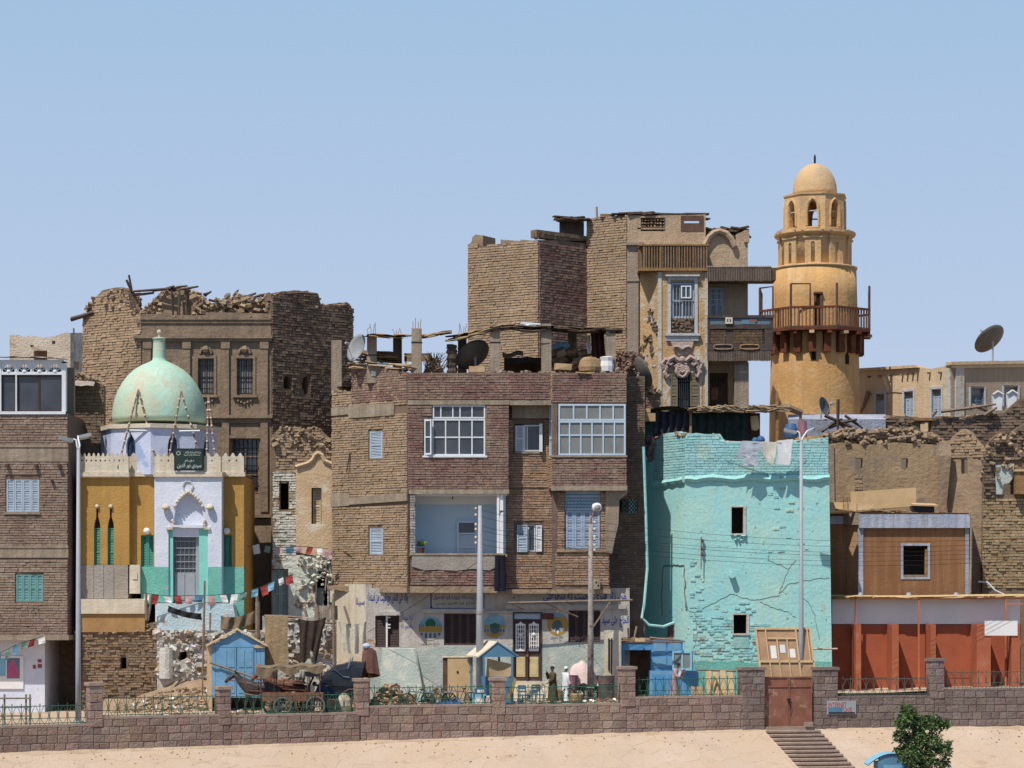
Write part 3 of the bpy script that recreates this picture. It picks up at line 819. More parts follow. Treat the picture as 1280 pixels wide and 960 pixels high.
MB().pbox(fr, -72, 794, 87.5, 800, -9, .35).build('floor_slab', conc, t)
shutter(t, fr, *W1, leaves=4, rows=3, m=bluegrey)
shutter(t, fr, *W2, leaves=4, rows=2, m=tealsh)
MB().pbox(fr, 6, 640.5, 51, 643, .05, .12).build('sill', conc, t)
b = MB(); rubble(b, fr, [(30, 757), (50, 757)], 768, 14, .1, (.02, .06)); b.build('broken_plaster', conc, t, kind='stuff')
# roof balcony
mb = MB(); mb.pbox(fr, -70, 446, -66, 517, -.3, .02)
for x in (0, 19.5): mb.pbox(fr, x, 453, x + 1.7, 514, -.1, .05)
mb.pbox(fr, 77.5, 452, 82.5, 517, -.3, .06); mb.pbox(fr, -70, 450, 82.5, 454, -.1, .06); mb.pbox(fr, -70, 466, 77.5, 468.5, -.1, .055); mb.pbox(fr, -70, 514.5, 82.5, 518, -.3, .12)
for x in (38.5, 58): mb.pbox(fr, x, 454, x + 1.6, 466, -.1, .05)
fb = mb.build('balcony_frame', white, t)
for x in (-18, 1.7, 21.2, 40.1, 59.6):
    mb = MB(); mb.ppanel(fr, (x, 454, x + 18.3, 466), [[(x + 9.2 - 7.5 * math.cos(a * math.pi / 8), 465 - 10 * math.sin(a * math.pi / 8)) for a in range(9)]], -.06, .02)
    for a in (30, 60, 90, 120, 150):
        mb.tube([fr.px(x + 9.2, 465, -.02), fr.px(x + 9.2 - 7.3 * math.cos(R(a)), 465 - 9.6 * math.sin(R(a)), -.02)], .025, 4)
    mb.ball(fr.px(x + 9.2, 464.5, -.02), .12, 8, 4); mb.build('fan_light', white, fb)
for a, b in ((-66, 0), (1.7, 19.5), (21.2, 48), (48, 77.5)):
    wd = window(t, fr, a, 469, b, 514.5, 1, 1, brownd, glassd, .06, -.12 if a < 48 else -.05, 'sliding_window')
mb = MB(); mb.grid(lambda u, v: fr.px(-70 + 150 * u, 449 - 6 * v - 2.5 * math.sin(u * 3) + .6 * math.sin(u * 40), .3 - 2.5 * v), 40, 6)
mb.grid(lambda u, v: fr.px(-70 + 150 * u, 450 - 6 * v - 2.5 * math.sin(u * 3) + .6 * math.sin(u * 40), .31 - 2.5 * v), 40, 6)
mb.build('tin_roof', tin, t)
MB().pbox(fr, -70, 454, 82, 516, -2.6, -2.3).build('back_wall', roomm, t)
# ground floor
fg = FF(-.3)
mb = MB(); mb.ppanel(fg, (-70, 800.5, 56, 905), (), -.4, 0); mb.fbox(fg, fg.up(53), fg.up(56), -1.5, PZ(800.5, -.3), -6, -.402); mb.build('ground_floor_wall', lilac, t)
pb = MB().pbox(fg, -30, 820, 29.5, 861, .002, .07).build('poster_board', fasciam, t)
MB().pbox(fg, -28, 823, 7.5, 845, .072, .078).build('poster', bluepale, pb)
po = MB().pbox(fg, 9, 822.5, 25, 848, .072, .078).build('poster', bluedk, pb)
mb = MB(); mb.ppanel(fg, [(10, 846), (10, 836), (13, 826), (17, 823.5), (20, 828), (23.5, 838), (24, 846), (18, 847)], (), .079, .083); mb.build('printed_figure', paint('pink_print', (.55, .12, .25)), po)
mb = MB()
for q in ((41, 831, 45, 836), (47, 824, 52, 828), (47, 830, 52.5, 835)): mb.pbox(fg, *q, .001, .008)
mb.build('red_stencil', redink, t)
bunt = [redp, fasciam, bluedk, fasciam, bluepale, redp, paint('pink_cloth', (.66, .40, .42)), paint('dull_green_cloth', (.20, .32, .26))]
def bunting(name, label, pts, step, size, grp='strings of bunting'):
    t = thing(name, label, 'bunting', pts[0], grp)
    MB().tube(pts, .012, 4).build('string', blackm, t)
    L = [0]
    for p, q in zip(pts, pts[1:]): L.append(L[-1] + (q - p).length)
    s_ = step * .5; k = 0
    while s_ < L[-1]:
        for i in range(len(pts) - 1):
            if L[i] <= s_ <= L[i + 1]:
                e = (s_ - L[i]) / (L[i + 1] - L[i]); p = pts[i].lerp(pts[i + 1], e); dr = (pts[i + 1] - pts[i]).normalized(); break
        wd = size * rnd(.7, 1.2); hh = size * rnd(.9, 1.5); ph = rnd(0, 6); sw = rnd(-.12, .12)
        def cl(u, v, p=p, dr=dr, wd=wd, hh=hh, ph=ph, sw=sw):
            return p + dr * (wd * (u - .5)) + Vector((sw * v, .05 * math.sin(ph + v * 3 + u * 2) * v, -hh * v))
        MB().grid(cl, 2, 3).build('flag', bunt[(k * 5 + int(rnd(0, 3))) % len(bunt)], t); k += 1
        s_ += step * rnd(.8, 1.3)
    return t
bunting('bunting', 'Short string of red, white and blue flags before the poster board', [P(-8, 820, -2.2), P(20, 806, -2.2), P(38, 800, -2.0), P(55, 795, -1.6)], .42, .34)

# mud brick strip between the block and the shrine
fr = FF(3.4)
t = thing('ruined_wall', 'Narrow strip of ragged mud brick wall with a tin canopy beside the glazed balcony', 'wall', (PX(95, 3.4), 3.4, -.5), 'ruined mud brick walls')
tl = [(78, 466), (86, 462), (96, 466), (110, 472), (122, 478), (130, 482)]
mb = MB(); mb.ppanel(fr, [(130, 910), (70, 910)] + tl, [(108, 832, 121, 856)], -.5, 0); mb.build('wall', mudjoint, t)
mb = MB(); pbricks(mb, fr, 78, 462, 130, 905, [(84, 475, 121, 484), (107, 830, 122, 858)], top=topline(fr, tl), bh=.15, jit=.03); mb.build('brick_courses', dark, t, kind='stuff')
mb = MB(); rubble(mb, fr, [(80, 462), (96, 466), (112, 470), (124, 476)], 475, 60, .22, (-.4, .35)); mb.build('rubble', rub, t, kind='stuff')
mb = MB(); mb.grid(lambda u, v: fr.px(83 + 37 * u, 474.5 + 9 * v + .5 * math.sin(u * 14), .15 + .55 * v), 16, 3); mb.grid(lambda u, v: fr.px(83 + 37 * u, 475 + 9 * v + .5 * math.sin(u * 14), .12 + .55 * v), 16, 3); mb.build('tin_canopy', tin, t)
MB().pbox(fr, 113, 834, 119, 850, -.3, -.1).build('timber_post', wood, t)
mb = MB(); sticks(mb, fr, [(87, 590, 97, 592), (88, 628, 97, 630), (87, 726, 108, 724), (86, 746, 100, 748)], .09, .3); mb.build('beam_end', wood, t)

# far white house
fr = FF(14)
t = thing('small_house', 'Small peeling whitewashed house standing beyond the glazed balcony', 'building', (PX(50, 14), 14, 0))
mb = MB(); mb.ppanel(fr, [(12, 520), (12, 419)] + ragged([(12, 418), (30, 420), (55, 421), (88, 416)], 8, 1.5) + [(88, 520)], [(42, 438, 59, 450), (38, 431, 42, 434), (65, 426, 69, 430)], -.35, 0); mb.build('wall', M('flaking_pale_plaster', [(.52, .42, .32), (.64, .55, .45)], sc=.7, bump=.5, patch=[((.38, .27, .18), 1.0, .58, .04)]), t)
f2 = Fr(88, 14, 106, 17)
mb = MB(); mb.ppanel(f2, (88, 416, 106, 520), [(92, 452, 99, 462)], -.35, 0); mb.build('side_wall', whitish, t)
mb = MB(); mb.ppanel(fr, (12, 424, 88, 427), (), -5, -.36); mb.fbox(fr, fr.up(12), fr.up(88), 0, PZ(424, 14), -5.3, -5.01); mb.build('roof', earth, t)
MB().tube([fr.px(90, 416, -.5), fr.px(90, 409, -.5)], .05, 5).build('post', wood, t)

# ================================================================ domed shrine
t = thing('domed_shrine', 'Ochre and white shrine with a mint green dome and crenellated parapet', 'shrine', (PX(200, 0), 0, -.3))
fl, fp, fm_, fq = FF(0), FF(-.3), FF(.45), FF(.5)
mb = MB(); keyh = []
for x in (121.5, 138.5):
    k = [(x - 4, 706), (x - 4, 660)] + [(x - 3.4, 654), (x - 1.2, 646), (x - 1.3, 637), (x, 633), (x + 1.3, 637), (x + 1.2, 646), (x + 3.4, 654)] + [(x + 4, 660), (x + 4, 706)]
    keyh.append(k)
mb.ppanel(fl, [(97, 595), (161.5, 595), (161.5, 706), (97, 706)], keyh, -.35, 0)
mb.fbox(fl, fl.up(158), fl.up(161.5), -1, PZ(595, 0), -3, -.352); mb.fbox(fl, fl.up(97), fl.up(100), -1, PZ(595, 0), -5, -.352)
mb.build('left_wing_wall', ochre, t)
mb = MB(); mb.ppanel(fm_, (158, 595, 196, 712), [(176, 669, 192, 709)], -.35, 0); mb.ppanel(fq, (274, 595, 305, 712), [(277.5, 669, 290, 709)], -.35, 0)
mb.fbox(fq, fq.up(302), fq.up(305), -1, PZ(595, .5), -5, -.352); mb.fbox(fq, fq.up(100), fq.up(302), -1, PZ(595, .5), -5, -4.7)
mb.build('wall', ochre, t)
ni = arch(217, 255, 652, 616, True, 7, 659.5)
mb = MB(); mb.ppanel(fp, (193, 595, 277, 753), [ni, (210.5, 661, 260, 753)], -.3, 0)
mb.fbox(fp, fp.up(193), fp.up(196), -1, PZ(595, -.3), -1.2, -.302); mb.fbox(fp, fp.up(274), fp.up(277), -1, PZ(595, -.3), -1.2, -.302)
mb.build('portal', lilac, t)
MB().ppanel(fp, [(214, 612), (258, 612), (258, 662), (214, 662)], (), -.42, -.303).build('niche_back', lilac, t)
mb = MB()
for i in range(15):
    x, y = ni[i]; mb.ball(fp.px(x + (x - 236) * .06, y - 1, .06), .085, 6, 4)
for s_ in (-1, 1):
    for k in range(3): mb.ball(fp.px(236 + s_ * (19.3 + .3 * k), 653 + k * 3.2, .06), .08, 6, 4)
mb.pbox(fp, 208, 659, 217, 662, .002, .1); mb.pbox(fp, 255, 659, 263, 662, .002, .1)
mb.build('niche_moulding', cream, t)
MB().pbox(fp, 216, 656.5, 254, 659, -.1, .14).build('lintel', white, t)
mb = MB(); hx = [(235 + 7.5 * math.sin(R(a)), 608 - 8 * math.cos(R(a))) for a in range(30, 390, 60)]; hi = [(235 + 5.8 * math.sin(R(a)), 608 - 6.3 * math.cos(R(a))) for a in range(30, 390, 60)]
mb.ppanel(fp, hx, [hi], .002, .06); mb.build('hexagon_emblem', M('pale_stone', [(.45, .46, .46), (.55, .55, .53)], sc=3), t)
tq = MB(); tq.ppanel(fp, (210.5, 661, 216, 753), (), -.25, -.1); tq.ppanel(fp, (248.5, 661, 260, 753), (), -.25, -.06); tq.build('door_jamb', paint('bright_turquoise', (.24, .62, .55), k=.9), t)
MB().pbox(fp, 216, 661, 248.5, 671, -.28, -.08).build('door_header', lilac, t)
gd = MB().pbox(fp, 216, 671, 248.5, 753, -.45, -.38).build('door', steel, t)
bars(gd, fp, 217, 672, 243, 715, 5, 5, steel, -.33, .012, 'grille'); MB().pbox(fp, 217, 672, 243, 715, -.379, -.37).build('pane', glassd, gd)
mb = MB()
for a, b in ((217.5, 229.5), (230.5, 242.5)): mb.pbox(fp, a, 717, b, 750, -.379, -.35)
mb.pbox(fp, 244, 671, 248.4, 753, -.379, -.3); mb.build('door_panel', steel, gd)
# lower walls
for a, b in ((99, 117), (117.4, 129.5), (130, 142.3), (142.8, 160)): MB().ppanel(fl, (a, 706.3, b, 748), (), -.3, .02).build('marble_slab', marble, t)
mb = MB(); mb.pbox(FF(.1), 162, 706, 175, 742, -.3, .06); mb.pbox(FF(.1), 166, 716, 172, 724, .06, .1); mb.build('stone_block', cream, t)
MB().pbox(fl, 97, 748.5, 182, 767, -1.0, .35).build('white_ledge', cream, t)
MB().pbox(fl, 97, 767.3, 182, 790, -1.0, .25).build('ochre_plinth', paint('ochre_plinth_paint', (.42, .24, .10)), t)
mb = MB(); mb.ppanel(fm_, (176.5, 708.5, 196, 755), (), -.3, .03); mb.ppanel(fq, (274, 708.5, 305, 790), (), -.3, .03)
for a, b in ((193, 210.5), (260, 277)): mb.ppanel(fp, (a, 708.5, b, 752), (), .002, .02)
mb.build('dado', dado, t)
for f_, q in ((fm_, (176, 669, 192, 709)), (fq, (277.5, 669, 290, 709))): shutter(t, f_, *q, leaves=2, rows=1, m=greensh, d=-.22)
for x in (121.5, 138.5): shutter(t, fl, x - 4, 660, x + 4, 706, leaves=1, rows=3, m=greensh, d=-.18, bar=.05)
MB().pbox(fl, 115, 634, 145, 661, -.8, -.77).build('room_wall', roomm, t)
mb = MB()
for x in (121.5, 138.5): mb.ball(fl.px(x, 633, .05), .1, 7, 5)
mb.build('finial_ball', cream, t)
for f_, x, y in ((fm_, 184, 664), (fq, 284, 664)):
    g = MB().ball(f_.px(x, y, .16), .17, 10, 7).build('globe_lamp', fasciam, t, smooth=True); MB().pbox(f_, x - 1, y - 4, x + 1, y + 1, -.01, .12).build('bracket', steel, g)
for x in (208, 263):
    MB().lathe(fp.px(x, 633, .14), [(.19, -.14), (.2, -.05), (.14, .06), (.06, .1)], 10).build('dish_lamp', cream, t, smooth=True)
# cornice, parapet and merlons
mb = MB()
mb.pbox(fl, 97, 590.5, 162, 596, -.6, .22); mb.pbox(fm_, 162, 590.5, 193, 595.8, -.4, .2); mb.pbox(fp, 192, 590, 278, 596, -.9, .12); mb.pbox(fq, 278.3, 590.5, 306.5, 595.8, -.4, .2)
mb.pbox(fl, 97, 595.9, 162, 597.5, -.02, .12)
mb.build('cornice', cream, t)
par = MB(); mer = []
for f_, a, b, n, d in ((fl, 97, 161, 11, .1), (fm_, 162, 193, 3, .08), (fp, 193.3, 219, 3, .02), (fp, 254, 276, 2, .02), (fq, 277.5, 305, 3, .08)):
    sp_ = (b - a) / n; hs = []
    for i in range(n):
        c = a + sp_ * (i + .5); e = sp_ * .5
        if i < n - 1: hs.append([(c + e - 1 + 1.1 * math.cos(R(q)) + 1, 575.8 + 1.5 * math.sin(R(q))) for q in range(0, 360, 60)])
        pr = [(c - e, 574), (c - e * .98, 571), (c - e * .55, 570), (c - e * .35, 567.6), (c, 566), (c + e * .35, 567.6), (c + e * .55, 570), (c + e * .98, 571), (c + e, 574)]
        MB().ppanel(f_, pr, (), d - .2, d).build('merlon', cream, t)
    par.ppanel(f_, (a, 574.0, b, 590.5), hs, d - .2, d)
par.build('parapet', cream, t)
mb = MB(); mb.fbox(fl, fl.up(98), fl.up(304), PZ(593, 0), PZ(591.5, 0), -5, -.62); mb.build('roof', conc, t)
# drum and dome
YD = 3.0; cD = Vector((PX(199, YD), YD, 0)); sD = (D + YD) / F
rO = 73 * sD
for i in range(8):
    a0 = R(-90 + 45 * i); a1 = R(-90 + 45 * (i + 1))
    p = cD + Vector((math.cos(a0), math.sin(a0), 0)) * rO; q = cD + Vector((math.cos(a1), math.sin(a1), 0)) * rO
    f_ = fr_pts((p.x, p.y), (q.x, q.y)); zt, zb = PZ(535, YD - 2), PZ(594, YD - 2)
    L = f_.L; c = L / 2; zl = PZ(558, YD - 2)
    h = [(c - .26, zl - .95), (c - .26, zl), (c - .2, zl + .3), (c, zl + .62), (c + .2, zl + .3), (c + .26, zl), (c + .26, zl - .95)]
    wl = MB().panel(f_, [(0, zb), (L, zb), (L, zt), (0, zt)], [h], -.2, 0).build('drum_wall', M('drum_wash', [(.50, .54, .72), (.62, .65, .78)], sc=1.0, bump=.2, patch=[((.34, .42, .62), .9, .57, .03)]), t)
    MB().fbox(f_, c - .3, c + .3, zl - 1.0, zl + .66, -.2, -.15).build('lancet_window', paint('deep_blue_glass', (.03, .05, .10), rough=.3), wl)
mb = MB(); zt = PZ(533, YD - 2)
mb.lathe((cD.x, cD.y, 0), [(rO * 1.0, zt - .14), (rO * 1.045, zt - .12), (rO * 1.045, zt + .09), (rO * .7, zt + .10)], 8, R(-90)); mb.build('drum_ledge', cream, t)
prof = [(58, 529), (58.5, 522), (57.8, 512), (55.5, 500), (51.5, 489), (46, 479), (39, 470), (31, 462.5), (22, 457), (13, 453), (8.6, 450.5), (8.0, 447), (7.6, 430), (7.3, 424.5), (8.2, 424), (8.2, 422.6), (6, 422)]
z_ = lambda y: PZ(y, YD)
mb = MB(); mb.lathe((cD.x, cD.y, 0), [(r * sD, z_(y)) for r, y in prof], 48); mb.build('dome', domem, t, smooth=True)
mb = MB(); mb.tube([Vector((cD.x, cD.y, z_(422))), Vector((cD.x, cD.y, z_(416)))], .06, 6); mb.ball((cD.x, cD.y, z_(415)), .12, 8, 6); mb.build('finial', cream, t)
for x0, ya, l0, l1, yy in ((173, 487, 147, 197, 585), (226.5, 489, 209, 254, 585), (260.5, 494, 258, 270, 582)):
    a = thing('lamp_pole_frame', {173: 'A-shaped frame of bulb-studded poles leaning on the dome, clear of the green sign', 226.5: 'A-shaped frame of bulb-studded poles against the dome behind the green sign', 260.5: 'Narrow frame of bulb-studded poles standing past the right edge of the dome'}[x0], 'pole frame', P(x0, 590, YD - 3.0), 'bulb pole frames round the dome')
    for q in (l0, l1):
        A = P(x0, ya, YD - 2.1 if x0 < 250 else YD - 1.4); B = P(q, yy, YD - 3.1)
        po = MB().tube([A, B], .045, 6).build('pole', wood, a)
        mb = MB()
        for k in range(1, 9):
            c = A.lerp(B, k / 9); mb.ball(c + Vector((0, -.07, .02)), .06, 6, 4)
        mb.build('bulb', cream, po)
    if x0 < 250: MB().tube([P(l0 + 15, 538 if x0 < 200 else 539, YD - 2.85), P(l0 + 41, 538.5, YD - 2.85)], .05, 6).build('fluorescent_tube', white, a)
fs = FF(-.55)
t = thing('sign_board', 'Dark green shrine sign with white Arabic lettering on the crenellated parapet', 'sign', fs.px(236, 588))
MB().pbox(fs, 217.5, 560.5, 254.5, 588, -.12, -.04).build('frame', blackm, t)
MB().pbox(fs, 219, 562, 253, 586.8, -.039, -.02).build('board', paint('sign_green', (.025, .052, .042)), t)
for tx, q in (('وزارة السياحة والاثار', (231, 564.3, 251, 567)), ('منطقة اثار اسنا', (230, 567.6, 250, 570)), ('مقـام', (231, 574, 242.5, 578)), ('سيدى نور الدين', (221.5, 579, 251.5, 585.5))):
    lettering(t, fs, tx, *q, whiteink, -.012)
mb = MB(); mb.ppanel(fs, [(223 + 2.6 * math.cos(R(a)), 566.5 + 2.6 * math.sin(R(a))) for a in range(0, 360, 30)], [[(223 + 2 * math.cos(R(a)), 566.5 + 2 * math.sin(R(a))) for a in range(0, 360, 30)]], -.019, -.012); mb.build('roundel', whiteink, t)

# base below the shrine
fr = FF(-.1)
t = thing('ruined_wall', 'Eroded mud brick retaining wall under the marble and ochre ledge of the shrine', 'wall', (PX(150, 0), 0, -.6), 'ruined mud brick walls')
tl = [(96, 784), (118, 790), (130, 788), (150, 791), (163, 786), (172, 778), (182, 780), (195, 777)]
mb = MB(); mb.ppanel(fr, [(196, 905), (103, 905), (103, 784)] + tl[1:], [(151, 822, 158, 836)], -1.2, 0); mb.build('wall', mudjoint, t)
mb = MB(); pbricks(mb, fr, 103, 778, 196, 900, [(150, 821, 159, 837)], top=topline(fr, tl), bl=.27, bh=.125, jit=.05, proud=.05, skip=.08); mb.build('brick_courses', M('worn_brick', [(.20, .135, .085), (.31, .215, .14)], sc=.6, isl=.2, patch=[((.27, .19, .125), .6, .55, .06)]), t, kind='stuff')
mb = MB(); rubble(mb, fr, tl, 792, 50, .22, (-.5, .15)); rubble(mb, fr, [(108, 884), (196, 868)], 900, 130, .2, (.05, .7)); mb.build('rubble', rub, t, kind='stuff')
fb_ = FF(-.8)
t = thing('shrine_base', 'Pale blue washed base with whitewashed rubble masonry under the shrine door', 'masonry', (PX(230, -1), -1, -.5))
mb = MB(); mb.ppanel(fb_, [(196, 788)] + ragged([(196, 754), (235, 753), (262, 753), (291, 756)], 8, 1) + [(294, 770), (296, 788)], (), -1.6, 0); mb.build('blue_step', bluewash, t)
tl = [(196, 786), (230, 786), (262, 787), (300, 786)]
mb = MB(); mb.ppanel(fb_, [(196, 900), (196, 788.2), (332, 788.2), (332, 900)], [[(222, 823), (224, 815), (233, 814), (235, 819), (231, 824), (225, 826)]], -1.2, -.06); mb.build('masonry_core', greymas, t)
mb = MB()
for _ in range(380):
    x, y = rnd(197, 330), rnd(789, 846)
    if 219 < x < 238 and 811 < y < 829: continue
    mb.chunk(fb_.px(x, y, rnd(-.1, .02)), rnd(.14, .30), .8)
mb.build('rubble_face', greymas, t, kind='stuff')
MB().lathe(fb_.px(208, 848, .0), [(.36, 0), (.36, .9), (.35, 1.5)], 12).build('stub_column', M('whitewash', [(.50, .48, .44), (.60, .58, .54)], sc=2, bump=.5), t, smooth=False)
# dirt heap
mb = MB()
def heap(u, v):
    x = 130 + 165 * u; p = P(x, 905, -1.0); zt = PZ(874 - 26 * max(0, min(1, (x - 165) / 60)) , -1.0)
    z = street_z(p.x) - .3 + (zt - street_z(p.x) + .3) * (v ** 1.1)
    return Vector((p.x, -4.2 + 3.6 * v, z + .12 * noise.noise(Vector((p.x * 1.3, v * 5, 0)))))
mb.grid(heap, 50, 14); t = mb.build('dirt_heap', earth, smooth=True); t['kind'] = 'stuff'
t = thing('rubble_heap', 'Loose heap of pale stones and litter beside the blue plank kiosk', 'rubble', P(220, 890, -3))
mb = MB()
for _ in range(420):
    u, v = rnd(.1, 1), rnd(0, .75); mb.chunk(heap(u, v) + Vector((0, 0, .04)), rnd(.06, .26), .7)
mb.build('stones', rub, t, kind='stuff')
mb = MB()
for _ in range(14): mb.obox(heap(rnd(.2, 1), rnd(.05, .7)) + Vector((0, -.02, .1)), (rnd(.1, .25), .05, rnd(.06, .18)), (rnd(-1, 1), rnd(-1, 1), rnd(0, 3)), .1)
mb.build('litter', fasciam, t, kind='stuff')

# ================================================================ tall ruined house behind the dome
t = thing('ruined_house', 'Tall ruined mud brick house with a crumbling roofline and barred windows behind the dome', 'building', (PX(260, 7), 7, 0))
fa, fb_, fc = Fr(104, 9.5, 176, 7), FF(7), Fr(339, 7, 441, 10.5)
tl = [(104, 392), (112, 391), (119, 372), (128, 364), (140, 361), (152, 360), (160, 366), (164, 388), (176, 392)]
mb = MB(); mb.ppanel(fa, [(177, 640), (104, 640)] + ragged(tl, 5, 1.5), (), -.6, 0); mb.build('side_wall', mudjoint, t)
mb = MB(); pbricks(mb, fa, 104, 362, 177, 560, top=topline(fa, tl), bl=.30, bh=.135, jit=.03); mb.build('brick_courses', mud, t, kind='stuff')
tb = [(176, 390), (183, 388), (187, 366), (196, 359), (210, 356), (226, 355), (240, 358), (250, 366), (257, 372), (262, 385), (268, 372), (280, 364), (296, 366), (312, 372), (326, 366), (339, 366)]
wins = [(247.5, 448, 267.5, 494), (296, 448, 316.5, 494), (289, 548, 324, 640)]
mb = MB(); mb.ppanel(fb_, [(339, 905), (176, 905), (176, 393), (200, 392), (206, 389), (214, 394), (256, 394), (262, 390), (339, 392)], wins, -.55, 0); mb.build('facade', facadep, t)
mb = MB(); shell(mb, fb_, 176, 339, 398, 700, 4.5); mb.build('inner_wall', roomm, t)
for q in ((186, 362, 250, 393, -1.0), (262, 374, 339, 392, -.7)):
    pts = [p for p in tb if q[0] <= p[0] <= q[2]]
    MB().ppanel(fb_, [(pts[-1][0], 396), (pts[0][0], 396)] + ragged([(x, y + 5) for x, y in pts], 4, 1.5), (), q[4] - .5, q[4]).build('broken_parapet', earth, t)
mb = MB()
for q in ((176, 397.5, 339, 400, .16), (170, 400, 341, 404, .10), (176, 404, 339, 421, .03), (168, 420, 341, 423.5, .26), (168, 423.5, 340, 427, .14), (176, 519, 341, 523, .22), (176, 523, 339, 529, .10), (272, 643, 341, 647, .2)): mb.pbox(fb_, q[0], q[1], q[2], q[3], -.02, q[4])
mb.build('cornice', facadep, t)
mb = MB()
for x in (180, 229, 277.5, 326): mb.pbox(fb_, x, 427, x + 9, 519, .001, .13); mb.pbox(fb_, x - 1, 427.2, x + 10, 436, .002, .17); mb.pbox(fb_, x, 529, x + 9, 640, .001, .13)
mb.build('pilaster', facadep, t)
for q in wins:
    mb = MB(); x0, y0, x1, y1 = q
    if y1 < 520: mb.pbox(fb_, x0 - 3, y0 - 2, x0, y1 + 1, -.02, .06); mb.pbox(fb_, x1, y0 - 2, x1 + 3, y1 + 1, -.02, .06); mb.pbox(fb_, x0 - 3, y0 - 4, x1 + 3, y0, -.02, .064); mb.pbox(fb_, x0 - 5, y1, x1 + 5, y1 + 3, -.02, .16)
    else: mb.pbox(fb_, x0 - 2, y0 - 4, x1 + 4, y0, -.02, .1)
    mb.build('window_surround', facadep, t)
    wo = window(t, fb_, x0, y0, x1, y1 if y1 < 520 else 616, 2, 2 if y1 < 520 else 3, wood, glassg if y1 < 520 else glassd, .06, -.2)
    bars(wo, fb_, x0 + 1, y0 + 1, x1 - 1, (y1 if y1 < 520 else 616) - 1, 6, 3, blackm, -.08)
MB().pbox(fb_, 289, 617, 324, 640, -.3, -.1).build('window_apron', facadep, t)
mb = MB()
for x in (257.5, 306): 
    for k in range(9):
        a = R(20 * k + 10); mb.ball(fb_.px(x + 7 * math.cos(a), 442 - 7 * math.sin(a), .05), .1, 5, 3)
    mb.ball(fb_.px(x, 437, .04), .22, 6, 4); 
    for k in range(5): mb.ball(fb_.px(x - 8 + 4 * k, 499.5 + 5 - abs(k - 2) * 1.8, .05), .09, 5, 3)
mb.build('stucco_ornament', facadep, t)
tc_ = [(339, 368), (352, 366), (362, 364), (385, 366), (398, 366), (401, 381), (412, 380), (425, 378), (437, 380), (441, 388)]
hol = [[(354.5, 486), (354.5, 474), (357, 470), (361, 471), (363, 475), (363, 486)], [(374, 484), (378, 478), (379, 472), (384, 470), (385.5, 476), (385.5, 492), (381, 494), (379, 487)]]
mb = MB(); mb.ppanel(fc, [(441, 905), (339, 905)] + ragged(tc_, 4, 2), hol, -.55, 0); mb.ppanel(fc, (345, 440, 438, 560), (), -2.6, -2.4); mb.build('right_wall', mudjoint, t)
mb = MB(); pbricks(mb, fc, 339.5, 364, 441, 600, [(353.5, 470, 364, 487), (373, 469, 387, 495)], top=topline(fc, tc_), bl=.30, bh=.135, jit=.045, proud=.09); mb.build('brick_courses', dark, t, kind='stuff')  # darker than the left flank: shade of this face put into the colour
mb = MB()
rubble(mb, fa, [(106, 388), (119, 370), (140, 360), (158, 362), (164, 386), (176, 388)], 394, 150, .3, (-1.2, .1))
rubble(mb, fb_, [(176, 388), (187, 372), (200, 366)], 396, 40, .3, (-1.6, -.4)); rubble(mb, fb_, [(240, 366), (252, 368), (262, 384), (270, 372), (296, 366), (320, 372), (339, 368)], 393, 220, .34, (-1.6, -.1))
rubble(mb, fb_, [(196, 360), (226, 356), (246, 364)], 368, 70, .24, (-1.6, -.9)); rubble(mb, fc, [(341, 367), (398, 368), (402, 381), (440, 381)], 386, 130, .26, (-.7, .05))
rubble(mb, fb_, [(176, 396), (339, 395)], 399, 70, .18, (-.5, .1))
mb.build('rubble', rub, t, kind='stuff')
mb = MB(); sticks(mb, fb_, [(158, 341, 163, 372), (160, 366, 190, 364), (164, 362, 212, 359), (188, 361, 216, 356), (208, 361, 232, 355), (222, 360, 246, 356), (252, 366, 262, 362), (290, 368, 296, 360), (302, 370, 318, 364), (312, 371, 336, 365), (325, 368, 352, 363), (340, 366, 372, 362),
    (352, 366, 384, 362), (372, 364, 396, 366), (187, 377, 185, 425), (213, 365, 214, 394), (222, 364, 222, 394), (231, 362, 231, 394), (156, 348, 162, 361), (259, 373, 276, 375), (254, 368, 258, 364)], .07, -.7)
sticks(mb, fa, [(95, 400, 118, 391)], .12, .2)
mb.build('broken_beam', darkw, t)

# lower ruined house in the gap
t = thing('ruined_house', 'Narrow crumbling peach and whitewashed house in the gap beside the brick apartment corner', 'building', (PX(378, 4), 4, 0), 'ruined houses')
fr = FF(4)
tl = [(341, 545), (350, 536), (362, 534), (380, 536), (396, 533), (408, 545), (420, 552)]
dr = [(340.5, 711, 360.5, 772), (396, 714, 409.5, 757), (350, 604, 360.5, 637), (389.5, 610, 402, 655)]
mb = MB(); mb.ppanel(fr, [(421, 905), (338, 905)] + ragged(tl, 5, 2), dr, -.5, 0); shell(mb, fr, 338, 421, 560, 800, 3); mb.build('wall', mudjoint, t)
mb = MB(); pbricks(mb, fr, 345, 534, 421, 590, top=topline(fr, tl), jit=.05, bh=.14); mb.build('brick_courses', tanb, t, kind='stuff')
mb = MB(); pbricks(mb, fr, 341, 590, 371, 700, [(349, 603, 361.5, 638)], jit=.03, bh=.13, proud=.05); mb.build('whitewashed_courses', whitish, t, kind='stuff')
mb = MB(); mb.ppanel(fr, [(370, 690)] + [(370, 586), (386, 580), (391, 577), (394, 570), (398, 568), (403, 571), (406, 578), (421, 584)] + [(421, 690), (396, 695)], [(389.5, 610, 402, 655)], .001, .12); mb.build('peach_front', peach, t)
mb = MB(); g = [(370, 584), (386, 579), (391, 575), (394, 569), (398, 566.5), (403, 569), (406, 576), (421, 583)]
mb.tube([fr.px(x, y, .16) for x, y in g], .12, 6); mb.build('gable_moulding', peach, t)
